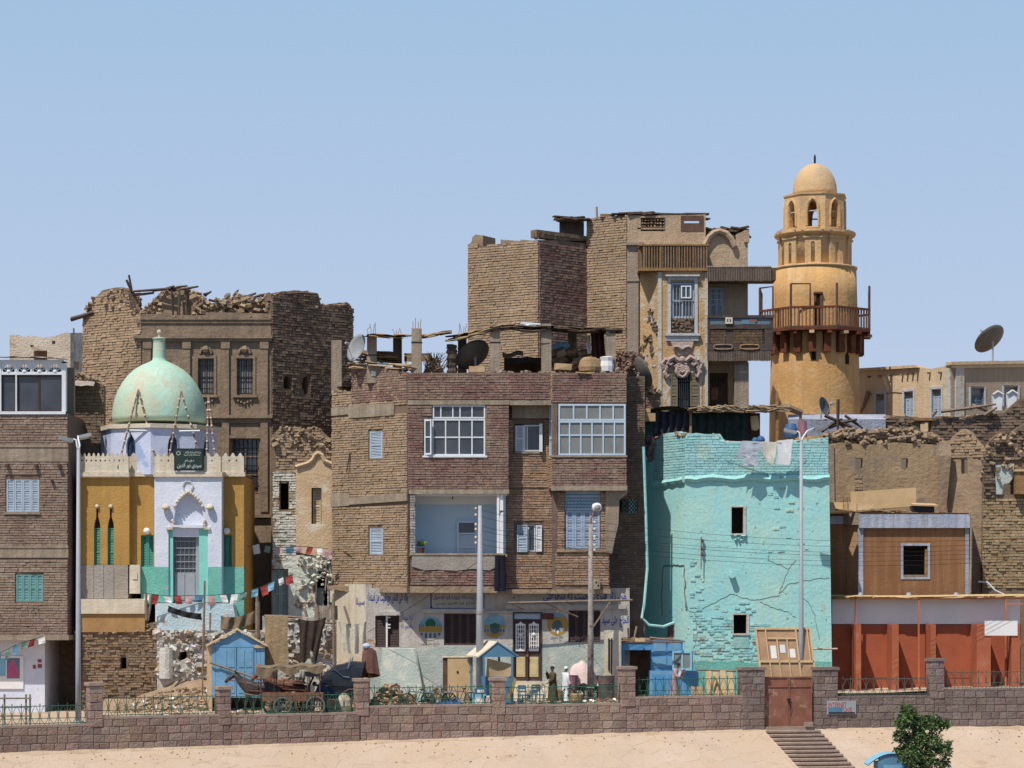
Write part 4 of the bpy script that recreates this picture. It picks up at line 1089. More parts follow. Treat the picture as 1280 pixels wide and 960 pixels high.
mb = MB(); mb.ppanel(fr, [(340, 772), (340, 700), (371, 694), (421, 697), (421, 772)], dr[:2], .001, .06); mb.build('flaking_wall', M('flaking_blue_white', [(.52, .56, .50), (.66, .66, .58)], sc=1.0, bump=.9, bsc=5, patch=[((.30, .21, .14), 2.2, .58, .02), ((.33, .52, .48), .9, .60, .05)]), t)
shutter(t, fr, 390.5, 611, 401, 655, 1, 2, palew, -.2)
d_ = shutter(t, fr, 341, 712, 360, 772, 2, 2, paint('pale_grey_green', (.34, .42, .38)), -.15, name='door')
mb = MB()
for _ in range(60): mb.chunk(fr.px(rnd(372, 418), rnd(694, 735), rnd(.02, .3)), rnd(.08, .24))
mb.build('rubble', whitish, t, kind='stuff')
mb = MB(); sticks(mb, fr, [(392, 720, 396, 757), (410, 700, 407, 742), (374, 700, 386, 712), (398, 706, 412, 716), (381, 760, 384, 778)], .05, .2); mb.build('timber', wood, t)
MB().pbox(fr, 396, 735, 404, 757, -.3, -.25).build('broken_door', paint('grey_plank', (.33, .34, .33)), t)
mb = MB(); rubble(mb, fr, tl, 560, 130, .26, (-.9, .25)); mb.build('loose_bricks', rub, t, kind='stuff')
for k, pts in enumerate(([(290, 688), (322, 680), (346, 684), (380, 683), (410, 686)], [(177, 741), (210, 745), (262, 744), (300, 742), (328, 733), (352, 722), (366, 718)])):
    bunting('bunting', ['String of red, blue and white flags across the narrow flaking house', 'Long string of small flags across the front of the shrine door'][k], [P(x, y, (2.6, -1.4)[k] + (1.0 * i / 4 if k else 0)) for i, (x, y) in enumerate(pts)], .5, .33)
# ================================================================ main brick house in the middle
t = thing('brick_house', 'Large brown brick house with glazed bays, a blue loggia and painted shopfront, in the middle', 'building', (PX(610, 0), 0, 0))
F0, FR_, FL = FF(0), FF(.95), Fr(415, 3.5, 510, 0)
# left face
lw = [(462, 539, 478, 573), (462, 660, 478.5, 693)]
tl = [(415, 489), (427, 489), (440.5, 489), (441, 455), (460, 457), (480, 460), (495, 463), (510, 466)]
mb = MB(); mb.ppanel(FL, [(510, 736), (415, 736)] + tl, lw, -.35, 0); mb.build('left_wall', mudjoint, t)
hl = [(461, 537, 479, 574), (461, 658, 479.5, 694)]
mb = MB()
for y0, y1 in ((455, 505), (521, 624), (634, 732)): pbricks(mb, FL, 415.5, y0, 509.5, y1, hl, top=topline(FL, tl), bh=.118, jit=.022)
mb.build('brick_courses', tanb, t, kind='stuff')
mb = MB(); mb.ppanel(FL, [(441, 455), (510, 466), (510, 500), (441, 497)], (), .001, .03); pbricks(mb, FL, 441, 456, 509.5, 499, top=topline(FL, tl), bh=.118, proud=.075); mb.build('parapet_courses', red, t, kind='stuff')
mb = MB(); mb.ppanel(FL, [(437, 507), (494, 504), (494, 519), (437, 523)], (), -.02, .1); mb.build('concrete_patch', conc, t)
mb = MB(); mb.ppanel(FL, [(415, 510), (437, 508), (437, 518), (415, 520)], (), -.02, .07); mb.ppanel(FL, [(415, 617), (438, 617), (438, 632), (415, 634)], (), -.02, .09)
mb.ppanel(FL, [(438, 622), (510, 616), (510, 626), (438, 631)], (), -.02, .10); mb.build('ledge', conc, t)
mb = MB(); mb.ppanel(FL, [(414, 732), (512, 733), (512, 741), (440, 740), (414, 736)], (), -1.5, .18); mb.build('ledge', earth, t)
for q in lw: shutter(t, FL, *q, leaves=1, rows=2, m=bluegrey, bar=.09)
mb = MB(); sticks(mb, FL, [(439, 566, 437, 590), (434, 566, 433, 588), (430, 690, 441, 692), (441, 702, 441, 730)], .035, .1); mb.build('drain_pipe', darkw, t)
b = MB(); rubble(b, FL, [(415, 488), (427, 488)], 490, 10, .15, (-.3, .05)); rubble(b, FL, [(441, 455), (510, 465)], 458, 40, .2, (-.7, .05)); b.build('loose_bricks', rub, t, kind='stuff')
# corner post (unfinished concrete column on the left)
MB().pbox(FF(3.6), 414, 425, 427, 493, -.45, 0).build('concrete_column', conc, t)
# front: parapet, bays and recess
def bayfr(Y): return FF(Y)
wl = (530, 506.5, 606.5, 569.5)
mb = MB()
mb.ppanel(F0, (510, 466, 689, 500.4), (), -.35, 0)
mb.ppanel(F0, (510, 500.4, 636, 612), [[(530, 523.3), (541, 523.3), (541, 506.5), (606.5, 506.5), (606.5, 569.5), (530, 569.5)]], -.3, .0)
mb.fbox(F0, F0.up(510), F0.up(512), PZ(736, 0), PZ(500.5, 0), -.9, -.36); mb.fbox(F0, F0.up(633), F0.up(636), PZ(612, 0), PZ(500.5, 0), -1.0, -.302)
mb.ppanel(FF(-.15), [(690, 466), (783, 466), (783, 612), (690, 612)], [(697, 505, 782, 569)], -.3, 0)
mb.fbox(FF(-.15), FF(-.15).up(690), FF(-.15).up(693), PZ(612, 0), PZ(466, 0), -1.1, -.302); mb.fbox(FF(-.15), FF(-.15).up(780), FF(-.15).up(783), PZ(612, 0), PZ(466, 0), -1.1, -.302)
mb.ppanel(FR_, (630, 500, 697, 737), [(643.5, 530, 678, 564.5), (645, 655.5, 678, 690)], -.3, 0)
mb.ppanel(FF(.25), (690, 613, 762, 737), [(706.5, 614, 750.5, 686)], -.3, 0)
mb.ppanel(F0, (513, 692, 630, 737), (), -.3, 0)
mb.build('wall', redjoint, t)
fb = FF(-.15)
mb = MB()
pbricks(mb, F0, 510.2, 467, 689, 499, jit=.02, bh=.12)
pbricks(mb, F0, 510.2, 507, 635.8, 611, [(528.5, 521, 608, 571.5), (539.5, 504, 608, 522)], bh=.12)
pbricks(mb, fb, 690.2, 467, 783, 503, bh=.12); pbricks(mb, fb, 690.2, 571.5, 783, 607, bh=.12)
pbricks(mb, F0, 513, 713, 630, 731, bh=.12); 
mb.build('brick_courses', red, t, kind='stuff')
mb = MB()
pbricks(mb, FR_, 636, 524, 697, 609, [(641, 528, 680, 568)], bh=.12); pbricks(mb, FR_, 630, 612, 697, 735, [(642, 653, 680, 692)], bh=.12)
pbricks(mb, FF(.25), 694, 689, 761, 731, bh=.12); pbricks(mb, FF(.25), 697, 615, 762, 688, [(705.5, 600, 751, 689)], bh=.12)
mb.build('inner_brick_courses', M('ochre_brick', [(.29, .185, .125), (.40, .27, .185)], sc=.7, isl=.18), t, kind='stuff')
mb = MB(); c = Fr(690, .85, 690.01, -.15); 
cf = fr_pts((PX(686, .9), .9), (PX(690, -.15), -.15)); pb_ = PZ(612, 0)
mb.fbox(cf, 0, cf.L, PZ(612, 0), PZ(571, 0), -.3, 0); mb.fbox(cf, 0, cf.L, PZ(503, 0), PZ(466, 0), -.3, 0); bricks(mb, cf, 0, cf.L, PZ(610, 0), PZ(572, 0)); bricks(mb, cf, 0, cf.L, PZ(500, 0), PZ(467, 0))
mb.build('bay_cheek', mud, t)
mb = MB()
mb.pbox(F0, 509.5, 500.3, 636.5, 506, -1.2, .07); mb.pbox(F0, 636.5, 500.3, 689, 506.2, -1.2, .03); mb.pbox(FR_, 640, 507, 691, 523, -.02, .22)
mb.pbox(F0, 511, 611.8, 636.5, 617.5, -1.3, .09); mb.pbox(fb, 689, 607.2, 784, 613.2, -1.3, .12)
mb.pbox(fb, 689, 569.3, 784, 571.4, -.1, .1); mb.pbox(F0, 512, 691.6, 630.5, 694, -.3, .12)
mb.build('concrete_band', conc, t)
mb = MB(); mb.pbox(F0, 511, 733, 632, 741, -1.1, .05); mb.pbox(FF(.25), 632, 736.7, 763, 742, -1.1, .1); mb.pbox(FF(.25), 696, 686.7, 763, 690, -.2, .14); mb.build('floor_slab', earth, t)
MB().ppanel(F0, [(515, 694.3), (628, 694.3), (628, 705), (612, 713), (590, 711), (570, 713.4), (545, 712), (530, 713), (515, 708)], (), .001, .085).build('cement_patch', M('cement', [(.27, .235, .20), (.34, .30, .26)], sc=1.3), t)
# windows of the upper floor
wo = window(t, F0, 541, 506.5, 606.5, 523, 5, 1, white, glassd, .07, -.06, colx=[551, 566, 575, 590])
wo = window(t, F0, 530.5, 523.6, 606.5, 569.5, 5, 2, white, glassd, .075, -.06, colx=[541, 557, 574, 590])
ln = [FF(-.2)]
mb = MB(); 
l0 = F0.px(531, 524, .02); 
lf = fr_pts((l0.x, l0.y), (l0.x + .34, l0.y - .16)); z1, z0 = PZ(524.5, 0), PZ(568.5, 0)
for a, b, c, d in ((0, .06, z0, z1), (.32, .38, z0, z1), (.06, .32, z0, z0 + .08), (.06, .32, z1 - .08, z1), (.06, .32, (z0 + z1) / 2 - .03, (z0 + z1) / 2 + .03)): mb.fbox(lf, a, b, c, d, .0, .05)
cs = mb.build('open_casement', white, t); MB().fbox(lf, .06, .32, z0, z1, .015, .022).build('pane', glassd, cs)
window(t, fb, 698, 505, 782, 526, 5, 1, paleblue, glassg, .085, .0, colx=[717, 733.5, 750, 766.5])
window(t, fb, 698, 526.3, 782, 569, 6, 2, paleblue, glassg, .08, .0, rowy=[544])
window(t, cf, 686.6, 506, 689.8, 569, 1, 3, paleblue, glassg, .06, -.05)
MB().pbox(F0, 528, 569.5, 609, 571.8, -.1, .1).build('sill', white, t)
# recess windows
window(t, FR_, 655, 531, 678, 564, 2, 1, white, glassd, .07, -.1, colx=[659])
shutter(t, FR_, 644, 532, 655, 564, 1, 2, white, -.05); MB().pbox(FR_, 643, 564.5, 680, 567, -.1, .1).build('sill', conc, t)
MB().pbox(FR_, 674, 530, 678, 565, .02, .30).build('open_casement', white, t)
window(t, FR_, 660, 656, 669, 689.5, 1, 1, white, glassd, .05, -.12)
shutter(t, FR_, 646, 656, 659.5, 690, 1, 2, bluegrey, .05); shutter(t, FR_, 669.5, 656.5, 677.5, 689.5, 1, 2, white, .08)
# blue loggia
mb = MB(); fi = FF(1.9)
mb.pbox(fi, 508, 612, 636, 700, -.2, 0)
mb.build('loggia_back_wall', loggiab, t)
MB().pbox(fi, 508, 612, 636, 630.5, .001, .02).build('loggia_frieze', fasciam, t)
mb = MB(); mb.box(PX(512, 0), PX(516, 0), .37, 1.9, PZ(692, 0), PZ(617, 0)); mb.box(PX(629, 0), PX(632, 0), .3, 1.9, PZ(692, 0), PZ(617, 0)); mb.build('loggia_side_wall', loggiab, t)
mb = MB(); mb.box(PX(510, 0), PX(634, 0), .06, 1.9, PZ(692, 0) - .15, PZ(692, 0) - .02); mb.build('loggia_floor', conc, t)
mb = MB(); mb.box(PX(512, 0), PX(634, 0), .1, 1.9, PZ(617, 0) - .08, PZ(617, 0) + .02); mb.build('loggia_ceiling', fasciam, t)
dd = window(t, fi, 571, 651, 596, 700, 1, 3, paleblue, glassd, .1, .08, name='loggia_door', rowy=[667, 684])
for q in ((573.5, 668.5, 594, 683), (573.5, 685.5, 594, 699)): MB().pbox(fi, *q, .09, .11).build('door_panel', bluegrey, dd)
MB().pbox(fi, 565, 620, 566.2, 624, .02, .1).build('hook', blackm, t)
mb = MB(); mb.pbox(F0, 512.5, 617.5, 519, 692, -.3, -.01); pbricks(mb, F0, 512.5, 618, 519, 691, bh=.13, bl=.2, proud=.04); mb.build('brick_pier', M('grey_brick', [(.30, .26, .24), (.40, .36, .33)], sc=1, isl=.25), t)
mb = MB(); mb.pbox(F0, 621, 617.5, 624, 692, -.25, 0); mb.ppanel(F0, [(624.3, 692), (624.3, 648), (626, 641), (629, 640), (629, 692)], (), -.4, -.02); mb.pbox(F0, 624.3, 617.5, 629, 638, -.4, -.05); mb.build('white_post', fasciam, t)
pl = thing('potted_plant', 'Small dark potted plant on the ledge of the blue loggia', 'plant', F0.px(526, 690, -.2))
MB().lathe(F0.px(526, 691.5, -.2), [(.14, 0), (.19, .28)], 10).build('pot', darkw, pl)
mb = MB()
for _ in range(60):
    a, e = rnd(0, 6.3), rnd(.2, 1.2); p = F0.px(526, 683, -.2); q = p + Vector((math.cos(a) * math.cos(e), math.sin(a) * math.cos(e), math.sin(e))) * rnd(.15, .38); s_ = Vector((rnd(-1, 1), rnd(-1, 1), 0)) * .05
    mb.add([p, q - s_, q + (q - p) * .25, q + s_], [(0, 1, 2, 3)])
mb.build('leaves', leafm, pl)
# lower right window
fw_ = FF(.25)
wo = MB(); wo.pbox(fw_, 706.5, 614, 750.5, 637.5, -.14, -.08); wo = wo.build('lattice_panel', bluegrey, t)
mb = MB()
for k in range(11): mb.tube([fw_.px(707.5 + k * 4.2, 622, -.07), fw_.px(707.5 + max(0, k - 3) * 4.2, 622 + min(k, 3) * 4, -.07)], .012, 3)
for y in (618, 622, 626, 630, 634): mb.pbox(fw_, 708, y, 749.5, y + .9, -.079, -.05)
mb.build('lattice_strips', bluedk, wo)
shutter(t, fw_, 707, 638, 750, 685.5, 4, 2, M('blue_frame', [(.30, .38, .50), (.36, .44, .56)], sc=2), -.1, bar=.1)
mb = MB(); mb.ppanel(FF(.1), [(757, 613.4), (784, 613.4), (784, 617), (774, 625), (773, 655), (769, 672), (765, 692), (757, 690)], (), -.9, 0); mb.build('plaster_pier', conc, t)
# right end wall, set back
fr2 = FF(2.2)
mb = MB(); mb.ppanel(fr2, (756, 470, 806, 905), [(775, 624, 797, 641)], -.4, 0); mb.build('rear_wall', redjoint, t)
mb = MB(); pbricks(mb, fr2, 757, 472, 806, 742, [(774, 623, 798, 642)], bh=.12); mb.build('rear_brick_courses', dark, t, kind='stuff')  # darker brick paints in the shade on this set-back wall
mb = MB(); 
for k in range(6): mb.tube([fr2.px(775 + k * 4.4, 641, -.05), fr2.px(775 + min(22, k * 4.4 + 15), 624 + max(0, k * 4.4 - 7), -.05)], .03, 4); mb.tube([fr2.px(775 + k * 4.4, 624, -.06), fr2.px(775 + min(22, k * 4.4 + 15), 641 - max(0, k * 4.4 - 7), -.06)], .03, 4)
mb.build('vent_lattice', darkw, t)
# shell
zr = PZ(468, 0)
mb = MB(); zt = zr - .3
poly = [(PX(441, 2.6), 2.7), (PX(510, 0) + .1, .3), (PX(690, 0), .3), (PX(783, 0) - .1, .2), (PX(783, 0) - .1, 8), (PX(420, 3.5), 8), (PX(420, 3.5), 3.6)]
mb.add([Vector((x, y, zt)) for x, y in poly], [tuple(range(len(poly)))]); mb.build('roof', earth, t)
mb = MB(); mb.box(PX(420, 3.5), PX(783, 0) - .1, 8, 8.3, -1, zr); mb.box(PX(415, 3.5), PX(415, 3.5) + .3, 3.9, 8, -1, PZ(490, 3.5)); mb.build('back_wall', roomm, t)
# ---- painted shopfront
FG = FF(1.05); FS = Fr(415, 3.9, 457, 1.05)
w1, w2, w3, dr = (469, 769.5, 499, 809), (555, 767, 595, 806.5), (710.5, 763, 750.5, 803), (641, 765, 677.5, 851)
mb = MB(); mb.ppanel(FG, (457, 735, 787, 905), [w1, w2, w3, dr], -.35, 0); mb.build('shopfront_wall', groundfl, t)
mb = MB(); mb.ppanel(FG, [(457, 812), (530, 811), (530, 808), (640.5, 808), (640.5, 905), (457, 905)], (), .001, .05); mb.ppanel(FG, [(678, 805), (787, 805), (787, 905), (678, 905)], (), .001, .05); mb.build('pale_dado', groundgr, t)
mb = MB(); mb.ppanel(FS, (415, 730, 457, 905), (), -.35, 0); mb.build('shopfront_side_wall', cream, t)
MB().pbox(FG, 430, 700, 787, 905, -5, -4.8).build('back_room_wall', roomm, t)
mb = MB()
for q in ((474, 764.5, 500.5, 769.2), (527, 761.5, 606, 766.3), (632, 755.5, 782, 761), (606.3, 764, 641, 766)): mb.pbox(FG, *q, -.02, .16)
mb.build('lintel', groundfl, t)
wo = shutter(t, FG, 469, 770, 483, 809, 1, 1, brownd, -.12); shutter(t, FG, 484.5, 770, 499, 809, 1, 1, brownd, -.2); mb = MB(); mb.pbox(FG, 482.3, 770, 484.5, 809, -.12, -.02)
for y in (771, 780, 784): mb.pbox(FG, 484.6, y, 488, y + 1.5, -.1, -.04)
mb.build('white_bar', fasciam, t)
shutter(t, FG, *w2, leaves=4, rows=1, m=brownd, d=-.12); shutter(t, FG, *w3, leaves=4, rows=1, m=brownd, d=-.14)
# door
do = MB(); x0, y0, x1, y1 = dr
for q in ((x0, y0, x0 + 1.8, y1), (x1 - 1.8, y0, x1, y1), (x0 + 1.8, y0, x1 - 1.8, y0 + 1.8), (658.3, 774, 660.2, y1)): do.pbox(FG, *q, -.2, .04)
do.pbox(FG, x0 + 1.8, 774, 658.2, y1, -.2, -.08); do.pbox(FG, 660.3, 774, x1 - 1.8, y1, -.2, -.08)
do = do.build('door', brownd, t)
MB().pbox(FG, x0 + 1.8, 766.8, x1 - 1.8, 773.8, -.16, -.05).build('transom', bluegrey, do)
for a, b in ((644.5, 657), (661, 673.5)):
    mb = MB(); c = (a + b) / 2
    mb.ppanel(FG, [(a, 814), (a, 780), (c - 2.5, 779.4), (c, 776.8), (c + 2.5, 779.4), (b, 780), (b, 814)], [(a + 1.5, 782, b - 1.5, 811)], -.079, -.03)
    for k in range(3): mb.pbox(FG, a + 2.6 + k * 3, 782, a + 3.7 + k * 3, 811, -.078, -.045)
    for y in (786, 791, 796, 801, 806): mb.pbox(FG, a + 1.5, y, b - 1.5, y + 1, -.077, -.05)
    mb.ball(FG.px(c, 793, -.05), .1, 8, 4); mb.build('lattice_panel', fasciam, do)
    mb = MB(); mb.pbox(FG, a + 1, 821, b - .5, 846, -.079, -.06); mb.pbox(FG, a + 2.5, 823.5, b - 2, 843.5, -.059, -.045); mb.build('door_panel', paint('cream_panel', (.62, .50, .27)), do)
MB().pbox(FG, 657.5, 818, 660.5, 821, .0, .07).build('door_handle', rust, do)
for k in range(5): MB().pbox(FG, 638 + (0 if k else 2), 852 + 4.6 * k, 692 + k * 2, 860 + 4.6 * k, .051, .45 + .3 * k).build('step', cream, t)
# buttress
mb = MB(); mb.hexa([FG.px(475, 875, .7), FG.px(531, 875, .7), FG.px(517, 811, .16), FG.px(478, 811, .16), FG.px(475, 875, .052), FG.px(531, 875, .052), FG.px(520, 810, .052), FG.px(478, 810, .052)]); mb.build('buttress', groundgr, t)
# murals
def disc(f_, cx, cy, r, d, ry=None): return [(cx + r * math.cos(2 * math.pi * k / 28), cy + (ry or r) * math.sin(2 * math.pi * k / 28)) for k in range(28)]
def half(cx, cy, r, ya, yb):      # slice of the disc between two heights
    ys = [ya + (yb - ya) * k / 10 for k in range(11)]; g = lambda y: math.sqrt(max(.01, r * r - (y - cy) ** 2))
    return [(cx - g(y), y) for y in ys] + [(cx + g(y), y) for y in ys[::-1]]
skyp = paint('mural_sky', (.20, .40, .52)); gold = paint('mural_gold', (.42, .26, .06)); mgreen = paint('mural_green', (.03, .13, .07)); mslate = paint('mural_slate', (.10, .13, .16)); mgrey = paint('mural_grey', (.42, .42, .40))
m1_ = thing('painted_roundel', 'Round wall painting of a green dome above a yellow arcade', 'mural', FG.px(538, 800), 'round wall paintings on the shopfront')
MB().ppanel(FG, disc(FG, 538, 785.5, 14.8, 0), (), .001, .012).build('sky', skyp, m1_)
MB().ppanel(FG, half(538, 785.5, 14.8, 789, 800), (), .0125, .016).build('arcade', mgrey, m1_)
MB().ppanel(FG, half(538, 785.5, 14.8, 783, 790), (), .0165, .020).build('yellow_wall', gold, m1_)
MB().ppanel(FG, [(532, 783), (531.6, 778), (534, 774.5), (538, 773), (542, 774.5), (544.4, 778), (544, 783)], (), .0165, .021).build('green_dome', mgreen, m1_)
mb = MB()
for x in (524.5, 526.5, 529, 547, 549.5, 551.5): mb.ppanel(FG, [(x - .5, 783), (x, 778.5), (x + .5, 783)], (), .0165, .021)
mb.build('minarets', mgreen, m1_)
for x in (527, 532.5, 538, 543.5, 549): MB().ppanel(FG, [(x - 1.5, 797.5 if 530 < x < 546 else 794), (x - 1.5, 792), (x, 790.5), (x + 1.5, 792), (x + 1.5, 797.5 if 530 < x < 546 else 794)], (), .0205, .023).build('arch', mslate, m1_)
m2_ = thing('painted_roundel', 'Round wall painting of a dark cube shrine and two minarets, behind the middle pole', 'mural', FG.px(618, 797), 'round wall paintings on the shopfront')
MB().ppanel(FG, disc(FG, 618, 782.8, 14.2, 0, 15), (), .001, .012).build('sky', skyp, m2_)
MB().ppanel(FG, half(618, 782.8, 14.1, 781, 785), (), .0125, .016).build('gold_band', gold, m2_)
MB().ppanel(FG, half(618, 782.8, 14.1, 790.5, 796.5), (), .0125, .016).build('gold_ground', gold, m2_)
MB().ppanel(FG, half(618, 782.8, 14.1, 785, 790.5), (), .0125, .016).build('arcade', mgrey, m2_)
mb = MB()
for x in (606.5, 610, 626, 629.5): mb.ppanel(FG, [(x - 1.1, 790), (x - 1.1, 786.5), (x, 785.3), (x + 1.1, 786.5), (x + 1.1, 790)], (), .0165, .020)
mb.build('arches', mslate, m2_)
mb = MB()
for x in (613.2, 621.5): mb.ppanel(FG, [(x - .5, 781), (x - .5, 771), (x, 769.5), (x + .5, 771), (x + .5, 781)], (), .0165, .020)
mb.build('minarets', mgrey, m2_)
MB().ppanel(FG, [(612.5, 790), (612.5, 780.5), (618.5, 778.5), (624.5, 780.5), (624.5, 790), (618.5, 792.5)], (), .0205, .024).build('dark_cube', mslate, m2_)
mb = MB(); mb.ppanel(FG, [(612.5, 784), (612.5, 780.5), (618.5, 778.5), (624.5, 780.5), (624.5, 784), (618.5, 785.5)], (), .0245, .027); mb.build('green_cover', mgreen, m2_)
m3_ = thing('painted_roundel', 'Round wall painting of pale doves and a grey fountain on gold, near the brown door', 'mural', FG.px(697, 795), 'round wall paintings on the shopfront')
MB().ppanel(FG, disc(FG, 697, 780.3, 13.4, 0, 14), (), .001, .012).build('gold_ground', gold, m3_)
MB().ppanel(FG, half(697, 780.3, 13.3, 766.5, 771), (), .0125, .016).build('sky', skyp, m3_)
MB().ppanel(FG, [(690, 785), (690.5, 779), (694, 775.5), (698, 775), (701.5, 778), (703, 784), (703, 787), (697, 789), (691, 787)], (), .0125, .017).build('fountain', mslate, m3_)
mb = MB(); mb.ppanel(FG, [(688, 785), (692, 787), (695, 785), (694, 789.5), (690, 789)], (), .0175, .021); mb.ppanel(FG, [(699, 785), (702, 784.5), (706, 786.5), (702, 789.5), (699.5, 788)], (), .0175, .021); mb.ppanel(FG, [(695.5, 789), (697.5, 786.5), (699, 790), (697, 793)], (), .0175, .021); mb.build('doves', fasciam, m3_)
pq = thing('plaque', 'Small dark red plaque above the dove painting', 'sign', FG.px(685, 774))
MB().pbox(FG, 678, 766.5, 692, 774, .03, .08).build('board', paint('dark_red_board', (.12, .04, .03)), pq)
lettering(pq, FG, 'الحاج', 680, 768, 690, 772.5, redink, .086)
# painted writing
lettering(t, FG, 'ولله على الناس حج البيت من استطاع', 458.5, 740, 510, 757, blueink, .006, bold=.02)
lettering(t, FS, 'سبيلا', 445, 747, 456, 758, blueink, .01)
lettering(t, FG, 'اليه سبيلا', 503, 767, 516.5, 777, blueink, .006, bold=0); lettering(t, FG, 'والحمد لله', 501, 779.5, 516, 787, blueink, .006, bold=0)
lettering(t, FG, 'حج بيت الله وزيارة قبر الرسول', 541.5, 743.5, 600, 751, blueink, .006, bold=.008); lettering(t, FG, 'الحاج عبد العزيز مرسى', 544, 751.8, 594, 757.3, greenink, .006, bold=.01)
mb = MB(); mb.ppanel(FG, (538, 737.5, 605.5, 760.8), [[(541, 738.5), (603, 738.5), (604.3, 741), (604.3, 757.5), (603, 760), (541, 760), (539.6, 757.5), (539.6, 741)]], .001, .006); mb.build('painted_border', blueink, t)
lettering(t, FG, 'من زار قبرى وجبت له شفاعتى', 679, 739.5, 783, 752, blueink, .006, bold=.02)
lettering(t, FG, 'الحاج على سيد', 752.5, 770, 786, 784, blueink, .006, bold=.02)
lettering(t, FG, 'حج مبرور', 688.5, 795, 704, 801, greenink, .006, bold=0); lettering(t, FG, 'حج مبرور', 525, 804, 550, 808, M('grey_ink', [(.2, .17, .15)], bump=0), .006, bold=0)
mb = MB(); mb.tube([FG.px(635, 753.5, 1.1), FG.px(790, 750, .9)], .06, 6); mb.tube([FG.px(677, 752, 1.1), FG.px(722, 771, .4)], .035, 5); mb.tube([FG.px(762, 752, 1.0), FG.px(741, 783, .9)], .045, 5); mb.tube([FG.px(640, 755, 1.1), FG.px(654, 762, .1)], .03, 5); mb.tube([FG.px(705, 752, 1.1), FG.px(717, 756, .2)], .03, 5)
mb.build('awning_poles', wood, t)
eb = thing('meter_box', 'Small pale electric box on the brick ledge behind the lamp pole', 'box', FG.px(745, 738))
MB().pbox(FF(.25), 741.5, 724, 750, 736.5, .12, .3).build('case', conc, eb)
mb = MB(); mb.pbox(FF(.25), 744, 727, 746, 729, .301, .31); mb.pbox(FF(.25), 746.5, 731, 748.5, 733, .301, .31); mb.build('knob', blackm, eb)
tr = thing('hanging_trousers', 'Pair of black trousers hanging from the loggia ledge', 'clothing', F0.px(626, 694, .3))
for a, b in ((617.5, 625.2), (624.6, 633)):
    mb = MB()
    def leg(u, v, a=a, b=b): 
        sw = math.sin(2 * math.pi * u); cw = math.cos(2 * math.pi * u)
        c = (a + b) / 2 + (1 if a < 620 else -1) * (1 - min(1, v * 2.2)) * 1.2; wv = (b - a) / 2 * (.92 + .1 * math.sin(v * 9 + a))
        p = F0.px(c + wv * cw, 694 + 45 * v, .25 + .06 * sw); return p
    mb.grid(leg, 12, 8); mb.build('trouser_leg', paint('black_cloth', (.012, .013, .022), rough=.9), tr, smooth=True)

# ================================================================ roof of the main house
ZT = zr - .3
cols = [(465, 418, 1.6, 12, 0), (497, 422, 4.5, 11, 0), (521, 411, .5, 12.5, 1), (578, 418, 4.5, 11, 0), (619, 407, .9, 12.5, 1), (683, 405, .9, 12.5, 0), (715.5, 415, 4.5, 11, 0), (763.5, 411, .8, 12, 0)]
cl_ = ['leftmost of the row, beside the small dish', 'thin and set far back, between two taller ones', 'tallest with long rods, beside the twigs', 'set far back behind the big dish', 'next to the big dish', 'below the silver water tank', 'set far back beside the brown cloth', 'rightmost, above the white sack']
for k, (x, yt, Y, w_, bnd) in enumerate(cols):
    c = thing('concrete_column', 'Concrete roof column, ' + cl_[k], 'column', (PX(x, Y), Y, ZT), 'unfinished roof columns of the brick house')
    hw = w_ / 2 * (D + Y) / F; zt = PZ(yt, Y)
    mb = MB(); mb.hexa([Vector((PX(x, Y) + sx * hw * q, Y + dy, z)) for dy in (-.22, .22) for sx, z, q in ((-1, ZT, 1.04), (1, ZT, 1), (1, zt, .95), (-1, zt, 1))]); mb.build('shaft', conc, c)
    if bnd or k == 0: mb = MB(); zb = PZ(429 if k != 0 else 445, Y); mb.box(PX(x, Y) - hw - .02, PX(x, Y) + hw + .02, Y - .24, Y + .24, zb, zb + .05); mb.build('wire_tie', blackm, c)
    if k in (0, 1, 2, 3):
        for q in range(4):
            a = Vector((PX(x, Y) + hw * (-.8 + .53 * q), Y + rnd(-.15, .15), zt - .05)); MB().tube([a, a + Vector((rnd(-.03, .03), 0, .3)), a + Vector((rnd(-.1, .1), 0, rnd(.4, .62)))], .014, 4).build('rebar', rust, c)
pt = thing('palm_prop', 'Dark shaggy palm trunk propping the thatch on the brick house roof', 'post', (PX(564, 1), 1, ZT))
mb = MB(); b = Vector((PX(565, 1), 1, ZT)); 
mb.tube([b + Vector((0, 0, .01 + k * .165)) + Vector((rnd(-.03, .03), rnd(-.03, .03), 0)) for k in range(12)], [.22 + .05 * (k % 2) for k in range(12)], 8); mb.build('trunk', darkw, pt)
mb = MB()
for _ in range(70):
    a = rnd(0, 6.3); z = rnd(.1, 1.8); p = b + Vector((math.cos(a) * .2, math.sin(a) * .2, z)); q = p + Vector((math.cos(a) * .12, math.sin(a) * .12, -rnd(.1, .3))); mb.tube([p, q], [.03, .008], 3)
mb.build('frayed_bark', darkw, pt)
